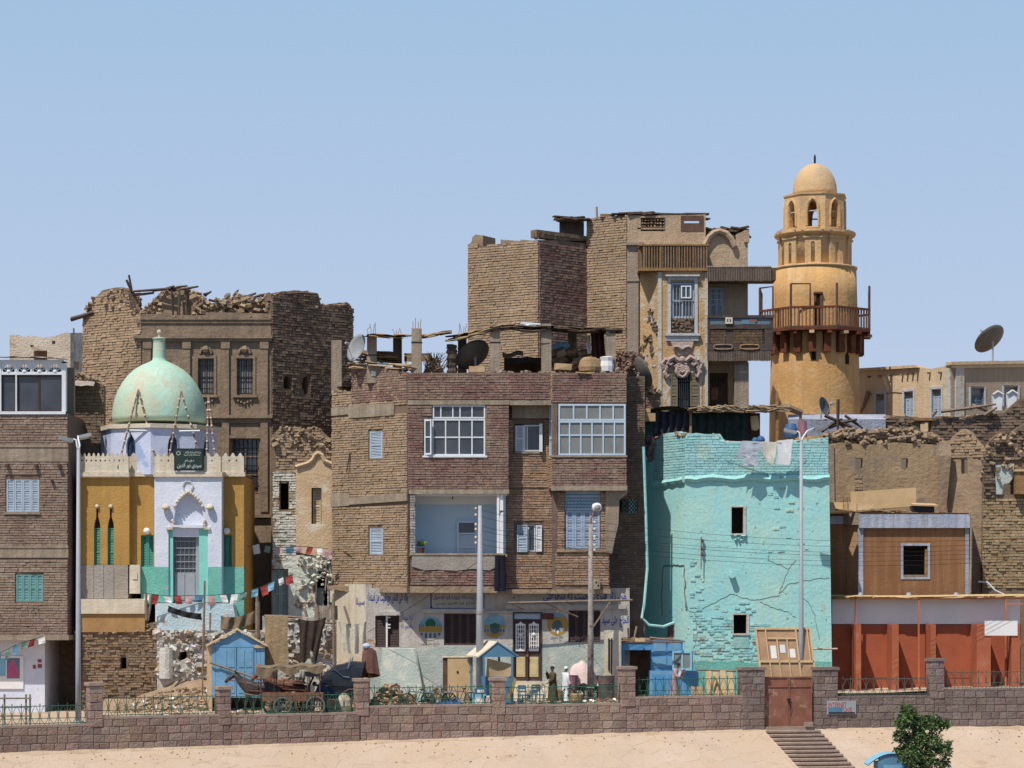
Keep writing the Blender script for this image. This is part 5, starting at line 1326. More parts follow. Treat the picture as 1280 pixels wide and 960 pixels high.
def thatch(name, label, pts, Y0, Y1, th, m, n=120):
    t = thing(name, label, 'roofing', P(pts[0][0], pts[0][1], Y0), 'thatch and mats over the roof columns'); mb = MB()
    xs_ = [p[0] for p in pts]
    def yy(x):
        for (a, b), (c, d) in zip(pts, pts[1:]):
            if a <= x <= c: return b + (d - b) * (x - a) / (c - a)
        return pts[-1][1]
    mb.grid(lambda u, v: P(xs_[0] + (xs_[-1] - xs_[0]) * u, yy(xs_[0] + (xs_[-1] - xs_[0]) * u) + .8 * math.sin(u * 37), Y0 + (Y1 - Y0) * v), 40, 3)
    mb.grid(lambda u, v: P(xs_[0] + (xs_[-1] - xs_[0]) * u, yy(xs_[0] + (xs_[-1] - xs_[0]) * u) + th + 1.2 * math.sin(u * 31), Y0 + (Y1 - Y0) * v), 40, 3)
    mb.build('mat', m, t)
    mb = MB()
    for _ in range(n):
        x = rnd(xs_[0], xs_[-1] - 6); L_ = rnd(8, 34); x2 = min(x + L_, xs_[-1] + 3); Y = Y0 + rnd(-.15, .5 * (Y1 - Y0)); o = rnd(-.6, th + 1)
        mb.tube([P(x, yy(x) + o + rnd(-1, 1), Y), P((x + x2) / 2, yy((x + x2) / 2) + o, Y), P(x2, yy(x2) + o + rnd(-1.5, 1.5), Y)], [.03, .035, .015], 4)
    mb.build('stalks', m, t, kind='stuff'); return t
thatch('reed_mat', 'Thin reed mat laid across the leftmost concrete roof columns', [(452, 417), (470, 418), (500, 419), (530, 420), (548, 416), (562, 413)], .6, 4.5, 2.2, wickm, 60)
thatch('palm_thatch', 'Thick pale palm thatch sagging towards the big dish', [(556, 421), (575, 418), (600, 413), (622, 407), (640, 405)], .6, 4.8, 6, wickm, 140)
thatch('palm_thatch', 'Blackened palm thatch around the silver tank and brown cloth', [(612, 408), (640, 406), (664, 408), (690, 408), (720, 410), (745, 410), (776, 411)], .5, 4.8, 5, darkw, 170)
def dish(name, label, c, r, az, el, m, post, feed=True, grp='satellite dishes on the roofs'):
    """dish at c facing az/el (degrees), az 0 = towards the viewer, positive = to the right"""
    c = Vector(c); t = thing(name, label, 'satellite dish', c - Vector((0, 0, post)), grp)
    nrm = Vector((math.sin(R(az)) * math.cos(R(el)), -math.cos(R(az)) * math.cos(R(el)), math.sin(R(el))))
    e1 = nrm.cross(Vector((0, 0, 1))).normalized(); e2 = e1.cross(nrm).normalized()
    mb = MB(); N_ = 28
    rings = [(r * k / 6, .32 * r * ((k / 6) ** 2)) for k in range(7)]
    pts = []; 
    for rr, dd in rings:
        for k in range(N_):
            a = 2 * math.pi * k / N_; pts.append(c + (e1 * math.cos(a) + e2 * math.sin(a)) * max(rr, .004) + nrm * (dd - .1))
    n = len(pts); pts += [p - nrm * .03 for p in pts]; fs = []
    for i in range(6):
        for k in range(N_):
            k2 = (k + 1) % N_; fs.append((i * N_ + k, i * N_ + k2, (i + 1) * N_ + k2, (i + 1) * N_ + k)); fs.append((n + (i + 1) * N_ + k, n + (i + 1) * N_ + k2, n + i * N_ + k2, n + i * N_ + k))
    for k in range(N_): k2 = (k + 1) % N_; fs.append((6 * N_ + k, 6 * N_ + k2, n + 6 * N_ + k2, n + 6 * N_ + k))
    mb.add(pts, fs); mb.build('reflector', m, t, smooth=True)
    f_ = c + nrm * r * .95
    mb = MB(); mb.tube([c - e2 * r * .9 + nrm * .18 * r, f_], .022, 5); mb.build('feed_arm', steel, t); MB().tube([f_ - nrm * .08, f_ + nrm * .1], .07, 8).build('feed_horn', steel, t)
    mb = MB(); back = c - nrm * .16; mb.tube([back + Vector((0, 0, 0)), Vector((back.x, back.y, c.z - post))], .055, 8); mb.tube([back, c - nrm * .1], .1, 8); mb.box(back.x - .3, back.x + .3, back.y - .2, back.y + .2, c.z - post, c.z - post + .05); mb.build('mast', steel, t)
    return t
dish('satellite_dish', 'Small pale grey dish at the corner of the brick house roof', P(447.5, 435.5, 2.0), .72, -52, 18, dishl, PZ(435, 2) - PZ(459, 2.0))
dish('satellite_dish', 'Large brownish dish between the concrete columns of the brick house', P(592.5, 446, 2.0), .92, -142, 42, dishm, PZ(446, 2) - ZT)
# clutter on the roof
def clutter(name, label, cat, fn, mat, grp='clutter on the brick house roof', pname='body'):
    t = thing(name, label, cat, (0, 0, 0), grp); mb = MB(); fn(mb); base = Vector((sum(v[0] for v in mb.v) / len(mb.v), sum(v[1] for v in mb.v) / len(mb.v), min(v[2] for v in mb.v)))
    t.location = base; mb.build(pname, mat, t); return t
tk = thing('water_tank', 'Silver water tank with a white lid on the blackened thatch', 'tank', P(661, 414, 2), 'clutter on the brick house roof')
MB().lathe(P(661.5, 415, 2), [(.42, 0), (.44, .1), (.44, .3), (.42, .34)], 18, 0, 1.1).build('drum', M('galvanised', [(.32, .36, .38), (.42, .45, .46)], sc=2, rough=.4, metal=.5, bump=.1), tk, smooth=True)
MB().obox(P(663, 405, 2), (.95, .5, .09), (0, .05, .1)).build('lid', fasciam, tk)
clutter('basket', 'Tan woven basket lying on its side on the parapet', 'basket', lambda mb: mb.lathe(P(737, 464, .45), [(.46, 0), (.52, .2), (.42, .55), (.28, .68)], 14, .3, 1.1, .8), wickm)
clutter('sack', 'White plastic sack beside the woven basket', 'sack', lambda mb: mb.lathe(P(758.5, 464, .5), [(.30, 0), (.34, .25), (.30, .5), (.36, .68), (.2, .72)], 9, 0, 1, .7), fasciam)
clutter('carton', 'Flattened tan carton on the parapet left of the basket', 'box', lambda mb: mb.obox(P(704, 459, .5), (.75, .5, .32), (0, .05, .2), .1), cardb)
clutter('carton', 'Pale box lying in front of the big dish', 'box', lambda mb: mb.obox(P(596, 462, .55), (.74, .5, .30), (0, 0, .05), .04), palew)
clutter('board', 'Pale board jutting over the parapet above the wide pale blue window', 'board', lambda mb: mb.obox(P(729, 466, .1), (.66, .9, .05), (.1, .05, .1)), palew)
clutter('planks', 'Stack of splintered planks behind the small grey dish', 'planks', lambda mb: [mb.obox(P(rnd(455, 490), rnd(440, 452), 3.5 + rnd(-1, 1)), (rnd(.8, 1.8), .5, .07), (rnd(-.1, .1), rnd(0, .35), rnd(-.3, .3))) for _ in range(26)], wickm)
clutter('broken_boards', 'Scatter of broken boards and cement lumps around the white rag on the parapet', 'boards', lambda mb: [mb.obox(FL.px(rnd(445, 508), rnd(452, 462), -.3 + rnd(-.3, .5)), (rnd(.4, 1.2), .3, .05), (rnd(-.15, .15), rnd(-.1, .2), rnd(-.4, .4))) for _ in range(16)], palew)
clutter('white_rag', 'White rag and plaster splash on the left parapet', 'rag', lambda mb: [mb.obox(FL.px(467 + rnd(-4, 3), 462 + rnd(-3, 7), .14), (.2, .05, .12), (0, rnd(-.5, .5), 0), .3) for _ in range(9)], fasciam)
clutter('firewood', 'Tangle of dry twigs between the tall column and the palm trunk', 'firewood', lambda mb: [mb.tube([P(rnd(529, 556), 466, 1.2), P(rnd(527, 560), rnd(440, 458), 1.2 + rnd(-.5, .6))], [.03, .012], 4) for _ in range(60)], wood)
clutter('dead_bush', 'Bare thorny twigs standing up between the columns', 'twigs', lambda mb: [mb.tube([P(541 + rnd(-4, 4), 455, 3), P(541 + rnd(-9, 9), rnd(438, 448), 3)], [.03, .01], 4) for _ in range(16)], darkw)
clutter('wooden_bench', 'Wooden crib frame far back on the roof behind the tall column', 'bench', lambda mb: [mb.box(PX(505, 6), PX(538, 6), 6, 6.5, PZ(443.5, 6), PZ(441.5, 6)), mb.box(PX(505, 6), PX(538, 6), 6, 6.05, PZ(452, 6), PZ(445, 6))] + [mb.box(PX(x, 6), PX(x, 6) + .1, 6, 6.1, ZT, PZ(441.6, 6)) for x in (506, 536)], wood)
hut = thing('shed', 'Dark makeshift roof shed of sheets under the blackened thatch', 'shed', (PX(655, 3), 3, ZT), 'clutter on the brick house roof')
mb = MB(); mb.box(PX(630, 3.5), PX(683, 3.5), 3.5, 3.56, ZT, PZ(447, 3.5)); mb.build('sheet_wall', darkw, hut)
mb = MB(); mb.grid(lambda u, v: P(628 + 26 * u, 440 + 6 * v + 2 * math.sin(u * 6), 3.0 - 1.0 * v), 10, 4); mb.build('torn_sheet', wickm, hut)
mb = MB(); mb.grid(lambda u, v: P(634 + 48 * u, 447 + 7 * v + 1.2 * math.sin(u * 9), 3.0 - 1.6 * v), 10, 4); mb.build('tarpaulin', paint('dark_tarp', (.03, .03, .035), rough=.8), hut)
bcl = thing('hanging_blanket', 'Dark brown blanket draped under the thatch above the woven basket', 'cloth', P(750, 448, 1.5), 'clutter on the brick house roof')
mb = MB(); mb.grid(lambda u, v: P(738 + 17 * u + 2 * v, 417 + 4 * (1 - u) * u + 30 * v - 9 * (1 - u) * (1 - v), 1.5 + .12 * math.sin(u * 17)), 16, 6); mb.build('cloth', paint('maroon_cloth', (.09, .035, .03), rough=.95), bcl)
wcl = thing('hanging_rag', 'Pale ragged cloth hanging beside the dark brown blanket', 'cloth', P(735, 440, 1.6), 'clutter on the brick house roof')
mb = MB(); mb.grid(lambda u, v: P(733 + 5 * u + 1 * v, 420 + 22 * v, 1.6 + .1 * math.sin(u * 9 + v * 3)), 6, 5); mb.build('cloth', fasciam, wcl)
mat_ = clutter('plastic_bags', 'Blue and white plastic bags stuffed between the columns below the thatch', 'bags', lambda mb: [mb.ball(P(x, y, 2.4), r, 8, 5, (1, .7, .8)) for x, y, r in ((699, 431, .2), (706, 432, .24), (694, 434, .16))], bluepale)
clutter('junk_pile', 'Dark junk heaped below the blue bags on the brick house roof', 'junk', lambda mb: [mb.chunk(P(rnd(690, 735), rnd(440, 464), 2.2 + rnd(-.5, .8)), rnd(.2, .45)) for _ in range(36)], wood)
clutter('cement_blocks', 'Loose cement lumps scattered along the front parapet top', 'lumps', lambda mb: [mb.chunk(P(rnd(600, 780), 465.5, .3 + rnd(-.2, .3)), rnd(.07, .18)) for _ in range(46)], conc)
# ================================================================ tall house behind: brick flank and stucco front
t = thing('tall_house', 'Tall old house with zigzag brick flank and peeling apricot stucco front, beside the minaret', 'building', (PX(760, 15), 15, 0))
fA, fB, fC, fD = Fr(585, 16.3, 673.5, 14), Fr(673.5, 14, 733.5, 16.4), Fr(733.5, 16.4, 784, 15), FF(15)
def bw(fr, x0, x1, tl, nm, bm, lo=640, jm=None):
    mb = MB(); mb.ppanel(fr, [(x1, lo), (x0, lo)] + tl, (), -.4, 0); mb.build(nm, jm or mudjoint, t)
    mb = MB(); pbricks(mb, fr, x0 + .3, min(p[1] for p in tl) + 1, x1 - .3, lo - 60, top=topline(fr, tl), bh=.142, bl=.30, gap=.032, proud=.06, jit=.022); mb.build('brick_courses', bm, t, kind='stuff')
bw(fA, 585, 673.5, [(585, 306), (589, 303), (606, 308), (612, 305), (630, 305), (650, 302), (673.5, 300)], 'flank_wall', mud)
bw(fB, 673.5, 733.5, [(673.5, 300), (733.5, 301)], 'flank_wall', red, jm=redjoint)  # face turned from the sun; its shade is put into this darker brick
bw(fC, 733.5, 784, [(733.5, 274), (748, 271), (784, 269)], 'flank_wall', mud)
mb = MB(); pbricks(mb, fB, 671, 290, 734, 300, bh=.15, jit=.05); pbricks(mb, fA, 668, 291, 674, 299, bh=.15, jit=.05); mb.build('rim_courses', dark, t, kind='stuff')
mb = MB(); mb.fbox(fB, fB.up(671), fB.up(733.4), PZ(300, 15), PZ(290.5, 15), -.5, .0); mb.build('rim_wall', mudjoint, t)
mb = MB(); mb.ppanel(fA, [(588, 306), (590, 296), (594, 293), (603, 294), (603, 308)], (), -1.4, -.05); mb.ppanel(fA, [(603, 306), (604, 294), (630, 296), (634, 304), (610, 306)], (), -2.5, -1.9); mb.ppanel(fA, [(648, 303), (650, 299), (668, 301), (668, 304)], (), -1.2, -.1); mb.build('broken_parapet', earth, t)
mb = MB(); mb.ppanel(fD, (700, 270, 731, 292), (), -1.9, -1.5); mb.build('roof_hut', darkw, t)
mb = MB()
for k in range(22): mb.obox(fD.px(rnd(702, 728), rnd(268, 272), -1.2 + rnd(-.4, .5)), (rnd(.6, 1.4), .4, .06), (0, rnd(-.12, .12), rnd(-.4, .4)))
for k in range(46): mb.obox(fD.px(rnd(775, 878), rnd(265.5, 269), -.8 + rnd(-.5, .7)), (rnd(.6, 1.7), .5, .07), (0, rnd(-.08, .08), rnd(-.4, .4)))
for k in range(40): mb.obox(fD.px(rnd(880, 926), 286 + rnd(-2.5, 9), -.9 + rnd(-.6, .6)), (rnd(.6, 1.6), .2, .09), (0, rnd(-.25, .35), rnd(-.5, .5)))
mb.build('roof_timbers', darkw, t, kind='stuff')
mb = MB(); mb.tube([fD.px(747, 270, -1), fD.px(746.5, 255, -1)], .07, 6); mb.build('chimney_pipe', tin, t)
mb = MB(); mb.obox(fD.px(760, 267, -.8), (.8, .3, .18)); mb.build('board', wood, t)
# stucco front
hW, hL = (838.5, 352, 868, 417), (838, 466, 874, 510)
fE, fF = FF(13.6), Fr(799, 14.8, 823, 13.6)
mb = MB(); mb.ppanel(fD, (784, 269, 801, 640), (), -.4, -.02); mb.ppanel(fD, [(784, 306), (784, 268.5), (796, 270), (882, 268), (882, 300), (884, 306)], [(797, 272, 832, 289), (851, 269.5, 879, 289)], -.35, 0)
mb.ppanel(fD, [(801, 640), (801, 306), (884, 306), (884, 640)], (), -.35, -.06)
mb.build('front_wall', tallst, t)
mb = MB(); mb.ppanel(fD, [(884, 505), (884, 330), (882, 305), (886, 296), (892, 291), (899, 290), (907, 293), (914, 301), (917, 309), (920, 309), (920, 293), (929, 289), (935, 289), (935, 505)], [(886.5, 358, 905, 402), (887, 466, 910, 505)], -.35, -.04); mb.build('side_front', tallst, t)
mb = MB(); a = [(880, 307), (882.5, 303), (886, 296.5), (892, 291), (899, 289), (908, 292), (914, 299), (918, 308.5)]
mb.tube([fD.px(x, y, .12) for x, y in a], .17, 6); mb.pbox(fD, 784, 302.5, 882, 307.5, -.02, .18); mb.pbox(fD, 930, 288, 936.5, 303, -.3, .1); mb.pbox(fD, 918, 307.5, 922, 309.5, -.1, .12)
mb.build('gable_moulding', tallst, t)
mb = MB()
for k in range(9):
    for j in range(4): mb.chunk(fD.px(799 + k * 3.9, 275 + j * 3.8, -.1), .10)
mb.pbox(fD, 797, 284.5, 832, 286.5, -.3, -.02); mb.build('lattice_blocks', tanb, t, kind='stuff')
mb = MB(); mb.pbox(fD, 797, 272, 832, 289, -.9, -.6); mb.build('lattice_back', darkw, t)
mb = MB(); mb.ppanel(fD, (851, 270, 879.5, 289), [(855, 276, 874, 279)], -.12, .03); mb.build('rusty_sheet', M('rust_brown_sheet', [(.10, .055, .04), (.15, .09, .065)], sc=2), t)
mb = MB(); mb.pbox(fD, 784, 306.5, 798, 640, .001, .1); mb.pbox(fD, 782.5, 303.5, 804, 307, .001, .28); mb.pbox(fD, 783.5, 344, 799, 352, .001, .15); mb.build('pilaster', M('dusty_stone', [(.30, .235, .185), (.38, .305, .24)], sc=1, streak=((.25, .19, .15), .5)), t)
# oriel bay
oj = [(803, 386), (801, 376)]
mb = MB(); mb.ppanel(fF, (800, 338, 823, 640), (), -.35, 0); mb.build('oriel_cheek', apricot, t)
mb = MB(); mb.ppanel(fE, (823, 338, 884, 640), [hW, hL], -.35, 0); mb.fbox(fE, fE.up(881), fE.up(884), 2, PZ(338, 13.6), -1.7, -.352); mb.build('oriel_front', apricot, t)
mb = MB()
for x, y in ((813, 394), (811, 428), (814, 440), (806, 452), (804, 440), (818, 410)):
    for _ in range(9): mb.chunk(fF.px(x + rnd(-5, 4), y + rnd(-9, 8), .02), rnd(.08, .2))
mb.build('exposed_brick', dark, t, kind='stuff')
cp = M('worn_white_trim', [(.46, .42, .37), (.56, .52, .46)], sc=1.5, bump=.4, patch=[((.42, .29, .17), 1.5, .6, .04)])
mb = MB(); mb.pbox(fE, 822.5, 340, 827, 508, -.02, .06); mb.pbox(fE, 881, 340, 884.7, 508, -.02, .06); mb.build('corner_strip', cp, t)
mb = MB(); mb.pbox(fE, 798, 335.5, 887, 339, -1.4, .25); mb.build('oriel_cornice', wood, t)
mb = MB(); mb.pbox(fE, 799, 305.5, 886, 307.5, -1.3, .16); mb.build('gallery_rail', wood, t)
for k in range(24):
    x = 803.5 + k * 3.42; MB().pbox(fE, x, 307.6, x + (1.7 if k % 6 else 2.6), 335.4, .02, .13).build('slat', M('gallery_slat', [(.16, .10, .06), (.24, .155, .095)], sc=3, orand=.2), t)
for x in (801.2,):
    for k in range(4): MB().box(PX(x - .6 * k, 14) - .05, PX(x - .6 * k, 14) + .05, 13.8 + k * .3, 13.9 + k * .3, PZ(335.4, 13.6), PZ(307.6, 13.6)).build('slat', MATS['gallery_slat'], t)
# upper window of the bay
mb = MB(); x0, y0, x1, y1 = hW
for q, d in (((x0 - 4, y0 - 2, x0, y1), .08), ((x1, y0 - 2, x1 + 4, y1), .08), ((x0 - 4, y0 - 6, x1 + 4, y0 - 2), .083), ((x0 - 7, y0 - 8, x1 + 6, y0 - 6), .28), ((x0 - 7, y1, x1 + 7, y1 + 3), .24), ((x0 - 6, y1 + 3, x1 + 5, y1 + 9), .14)): mb.pbox(fE, *q, -.1, d)
mb.build('window_surround', M('pale_lilac_trim', [(.44, .43, .45), (.54, .53, .55)], sc=2, bump=.3, patch=[((.42, .31, .2), 2, .62, .04)]), t)
wo = window(t, fE, 839, 353, 867.5, 397.5, 2, 2, bluegrey, glassd, .11, -.12, rowy=[376], name='window')
bars(wo, fE, 840, 354, 867, 397, 7, 1, steel, -.02, .018); window(wo, fE, 851, 357, 864, 373, 2, 1, white, glassd, .07, .0, name='casement')
mb = MB(); mb.pbox(fE, 839, 397.6, 867.5, 416.8, -.3, -.06); 
for _ in range(60): mb.chunk(fE.px(rnd(840, 866), rnd(399, 416), -.05), .14)
mb.build('brick_infill', dark, t, kind='stuff')
# stucco cartouche
st = M('pink_grey_stucco', [(.36, .27, .235), (.47, .36, .31)], sc=1.5, bump=.5)
mb = MB()
mb.ppanel(fE, [(838, 427), (867, 427), (864, 438), (858, 444), (848, 444), (842, 438)], (), .001, .12)
for s_ in (-1, 1):
    c = 852.5
    mb.tube([fE.px(c + s_ * x, y, .22) for x, y in ((0, 437), (4, 434.5), (8, 433.5), (12, 435.5))], [.1, .1, .09, .05], 6)
    mb.tube([fE.px(c + s_ * x, y, .2) for x, y in ((4, 452), (10, 447), (16, 450), (18, 455), (14, 457), (12, 454))], [.14, .17, .16, .13, .1, .07], 6)
    mb.tube([fE.px(c + s_ * x, y, .2) for x, y in ((14, 452), (21, 450), (25, 455), (23, 461), (19, 460), (20, 456))], [.1, .15, .15, .13, .1, .07], 6)
    mb.tube([fE.px(c + s_ * x, y, .18) for x, y in ((20, 460), (22, 466), (19, 472), (16, 469))], [.12, .14, .11, .06], 6)
    mb.tube([fE.px(c + s_ * x, y, .2) for x, y in ((6, 459), (7, 465), (4, 470), (0, 472))], [.12, .14, .12, .09], 6)
    for _ in range(6): mb.ball(fE.px(c + s_ * rnd(6, 24), rnd(449, 466), .16), rnd(.06, .12), 6, 4)
for k in range(12): a = R(30 * k); mb.ball(fE.px(852.5 + 5 * math.cos(a), 459 + 6.5 * math.sin(a), .2), .11, 6, 4)
mb.ball(fE.px(852.5, 459, .1), .32, 10, 6, (1, .6, 1.2)); mb.ball(fE.px(852.5, 450, .2), .2, 8, 5)
mb.ppanel(fE, [(832, 452), (840, 447), (865, 447), (873, 452), (872, 466), (833, 466)], (), .001, .05)
mb.build('stucco_cartouche', st, t)
# lower window with open shutters
mb = MB(); x0, y0, x1, y1 = hL
for q, d in (((x0 - 4, y0 - 1, x0, 510), .05), ((x1, y0 - 1, x1 + 3, 510), .05)): mb.pbox(fE, *q, -.1, d)
mb.build('window_jamb', cp, t)
olive = paint('olive_shutter', (.20, .165, .105), k=.8)
shutter(t, fE, 838, 467, 847, 508, 1, 3, olive, .06); shutter(t, fE, 862.5, 467, 874, 508, 1, 3, olive, .06)
wd = MB().pbox(fE, 847.2, 466.5, 862, 510, -.34, -.3).build('window', glassd, t); bars(wd, fE, 847.5, 467, 862, 509, 6, 2, blackm, -.1)
# balcony side
wo = window(t, fD, 886.5, 359, 905, 402, 2, 2, bluegrey, glassg, .12, -.15, name='balcony_door'); bars(wo, fD, 888, 363, 903, 378, 4, 2, white, -.08)
dd = MB().pbox(fD, 887, 466, 910, 505, -.35, -.3).build('lower_door', darkw, t); MB().pbox(fD, 890, 484, 898, 499, -.3, -.27).build('door_panel', wood, dd); bars(dd, fD, 890, 470, 907, 482, 5, 1, blackm, -.27)
mb = MB(); mb.pbox(fD, 910, 466, 918, 505, -.02, .05); mb.build('ochre_jamb', apricot, t)
mb = MB(); mb.pbox(FF(13.8), 918, 453, 936, 520, -.6, 0); mb.build('balcony_pier', conc, t)
def fringe(y0, y1, yb, nm, x0=884, x1=964.5, yy=0, ex=13.3):
    f_ = FF(ex); mb = MB(); n = int((x1 - x0) / 2.1)
    for k in range(n):
        x = x0 + (x1 - x0) * k / n; wd = (x1 - x0) / n; e = yb + rnd(-.3, .4)
        mb.add([f_.px(x, y0, 0), f_.px(x + wd * .5, y0, .05), f_.px(x + wd, y0, 0), f_.px(x + wd, e, 0), f_.px(x + wd * .5, e + 1.3, .05), f_.px(x, e, 0)], [(5, 4, 1, 0), (4, 3, 2, 1)])
    return mb.build(nm, M('dark_corrugated', [(.14, .105, .085), (.20, .155, .125)], sc=2, streak=((.08, .055, .045), .6)), t)
fringe(333.5, 349, 350.5, 'awning_fringe'); fringe(438.5, 450, 450.5, 'balcony_fringe')
mb = MB()
for k in range(38):
    x = 884 + 80 * k / 38; mb.hexa([P(x + a, 333.8 - b, Y) for Y in (13.25, 15.2) for a, b in ((0, 0), (2.0, 0), (1.5, 1.6), (.5, 1.6))])
mb.build('awning_tiles', tin, t, kind='stuff')
mb = MB(); mb.box(PX(884.5, 13.3), PX(970, 13.3), 13.35, 15, PZ(350, 13.3), PZ(334.5, 13.3)); mb.build('awning_box', darkw, t)
dk = M('blackened_timber', [(.055, .042, .038), (.10, .075, .065)], sc=2)
fb_ = FF(13.3)
mb = MB(); mb.box(PX(884.5, 13.3), PX(966, 13.3), 13.36, 15, PZ(438, 13.3), PZ(435, 13.3)); mb.build('balcony_floor', dk, t)
mb = MB(); mb.pbox(fb_, 884.5, 394, 966, 397.5, -.1, .06); mb.pbox(fb_, 884.5, 405.5, 966, 411, -.1, .04); mb.pbox(fb_, 884.5, 430, 962, 438, -.1, .03); mb.pbox(fb_, 955.5, 411, 966, 438, -1.5, .02); mb.pbox(fb_, 884.5, 397, 887, 438, -.1, .02)
mb.pbox(fb_, 963, 397.5, 966, 405.5, -1.5, .0); mb.build('balcony_frame', dk, t)
bl_ = M('slate_blue_panel', [(.10, .14, .18), (.15, .20, .25)], sc=1.5)
mb = MB(); mb.pbox(fb_, 887.2, 397.6, 963, 405.4, -.06, -.02); mb.build('balcony_panel', bl_, t)
mb = MB(); mb.pbox(fb_, 927, 398.4, 944, 404.8, -.019, .01); mb.build('blue_sheet', paint('steel_blue', (.14, .26, .35)), t); MB().pbox(fb_, 936, 399.5, 946, 402.5, .011, .02).build('red_sheet', rust, t)
mb = MB(); lat = MB()
lat.pbox(fb_, 887.2, 411.2, 955, 429.8, -.07, -.045)
for a, b in ((889, 909), (918, 954)):
    for k in range(int((b - a) / 1.7)):
        for j in range(9): mb.ball(fb_.px(a + k * 1.7 + (j % 2) * .8, 413.5 + j * 1.9, -.02), .032, 4, 3)
lat.build('lattice_back', dk, t); mb.build('lattice', wood, t, kind='stuff')
mb = MB()
for c in (904, 937): 
    mb.tube([fb_.px(c + 11.5 * max(-1, min(1, 1.35 * math.cos(R(a)))), 434 + 3 * math.sin(R(a)), .05) for a in range(0, 361, 24)], .05, 5, False)
mb.build('oval_moulding', wood, t)
ac = thing('window_frame_prop', 'Small white four-paned window frame standing on the dark balcony', 'window frame', fb_.px(910.5, 405)); wo = window(ac, fb_, 906.5, 397, 915.5, 405, 2, 1, cream, glassd, .09, .08, name='sash')
# hollow body
mb = MB(); 
pts = [(PX(586, 16.5), 16.8), (PX(673, 14.2), 14.5), (PX(733, 16.6), 16.9), (PX(784, 15), 15.5), (PX(934, 15), 15.5), (PX(934, 15), 22), (PX(586, 16.5), 22)]
mb.add([Vector((x, y, PZ(310, 15))) for x, y in pts], [tuple(range(7))])
mb.box(PX(586, 16.5), PX(934, 15), 22, 22.3, 0, PZ(309, 15)); mb.box(PX(931, 15), PX(934.8, 15), 15.36, 22, 0, PZ(300, 15)); mb.build('rear_wall', roomm, t)
MB().pbox(fD, 900, 505, 937, 640, -.6, -.36).build('lower_wall', tallst, t)
dish('satellite_dish', 'Brown dish seen edge-on beside the rightmost roof column', P(801, 466, 6.0), .85, 108, 25, dishm, 1.3)

# tumbled brick wall between the brick house and the stucco front
fr = FF(6.5)
t = thing('ruined_wall', 'Tumbled brick wall between the brick house and the peeling stucco bay', 'wall', (PX(800, 6.5), 6.5, 0), 'ruined mud brick walls')
tl = [(768, 442), (775, 438), (795, 440), (801, 446), (802, 470), (806, 478), (822, 486), (826, 500)]
mb = MB(); mb.ppanel(fr, [(826, 700), (768, 700)] + tl, (), -.5, 0); mb.build('wall', mudjoint, t)
mb = MB(); pbricks(mb, fr, 768, 440, 826, 560, top=topline(fr, tl), jit=.05, bh=.14); mb.build('brick_courses', red, t, kind='stuff')
mb = MB(); rubble(mb, fr, tl, 492, 90, .24, (-.3, .3)); mb.build('rubble', rub, t, kind='stuff')

# ================================================================ minaret
YM = 26.0; sM = (D + YM) / F; cx = PX(1018.5, YM); zM = lambda y: PZ(y, YM)
t = thing('minaret', 'Ochre mud minaret with a wooden balcony, arched lantern and dome', 'minaret', (cx, YM, 0))
c0 = Vector((cx, YM, 0))
mb = MB(); mb.lathe(c0, [(60 * sM, -1), (56.5 * sM, zM(520)), (55.3 * sM, zM(470)), (54 * sM, zM(415)), (52.5 * sM, zM(372)), (51.5 * sM, zM(338))], 48); mb.build('shaft', minm, t, smooth=True)
mb = MB(); mb.lathe(c0, [(50.5 * sM, zM(338.5)), (52.6 * sM, zM(338)), (52.8 * sM, zM(335.5)), (47 * sM, zM(334.5))], 48); mb.build('ring_moulding', minl, t, smooth=True)
# fluted drum with slots: eight faces
def oct_faces(r, rot, n=8):
    for i in range(n):
        a0 = R(-90 + rot - 180 / n + 360 / n * i); a1 = R(-90 + rot + 180 / n + 360 / n * i)
        p = c0 + Vector((math.cos(a0), math.sin(a0), 0)) * r; q = c0 + Vector((math.cos(a1), math.sin(a1), 0)) * r
        yield i, fr_pts((p.x, p.y), (q.x, q.y))
mb = MB(); mb.lathe(c0, [(43.5 * sM, zM(335)), (43.5 * sM, zM(303)), (46 * sM, zM(297))], 32); mb.build('drum_core', minl, t, smooth=True)
for i, f_ in oct_faces(48 * sM, -10, 9):
    L = f_.L; w_ = L * .60; c = L / 2; z0, z1 = zM(334.6), zM(300)
    mb = MB(); sw = .075 * L
    mb.panel(f_, [(c - w_ / 2, z0), (c + w_ / 2, z0), (c + w_ / 2, z1), (c - w_ / 2, z1)], [[(c - sw, zM(333)), (c - sw, zM(309)), (c, zM(307)), (c + sw, zM(309)), (c + sw, zM(333))]], -.26, -.02)
    mb.hexa([f_.w(c - w_ / 2, z1 + .001, -.02), f_.w(c + w_ / 2, z1 + .001, -.02), f_.w(c + w_ * .72, zM(294), .22), f_.w(c - w_ * .72, zM(294), .22),
             f_.w(c - w_ / 2, z1 + .001, -.3), f_.w(c + w_ / 2, z1 + .001, -.3), f_.w(c + w_ * .6, zM(294), -.3), f_.w(c - w_ * .6, zM(294), -.3)])
    mb.fbox(f_, c - w_ * .6, c + w_ * .6, zM(303), zM(301), -.05, .06)
    mb.build('drum_buttress', minl, t)
mb = MB(); mb.lathe(c0, [(44 * sM, zM(299)), (49.5 * sM, zM(297)), (50.6 * sM, zM(295.5)), (50.6 * sM, zM(292.5)), (38 * sM, zM(292.2))], 48); mb.build('cornice', minl, t, smooth=False)
RL = 39.8 * sM
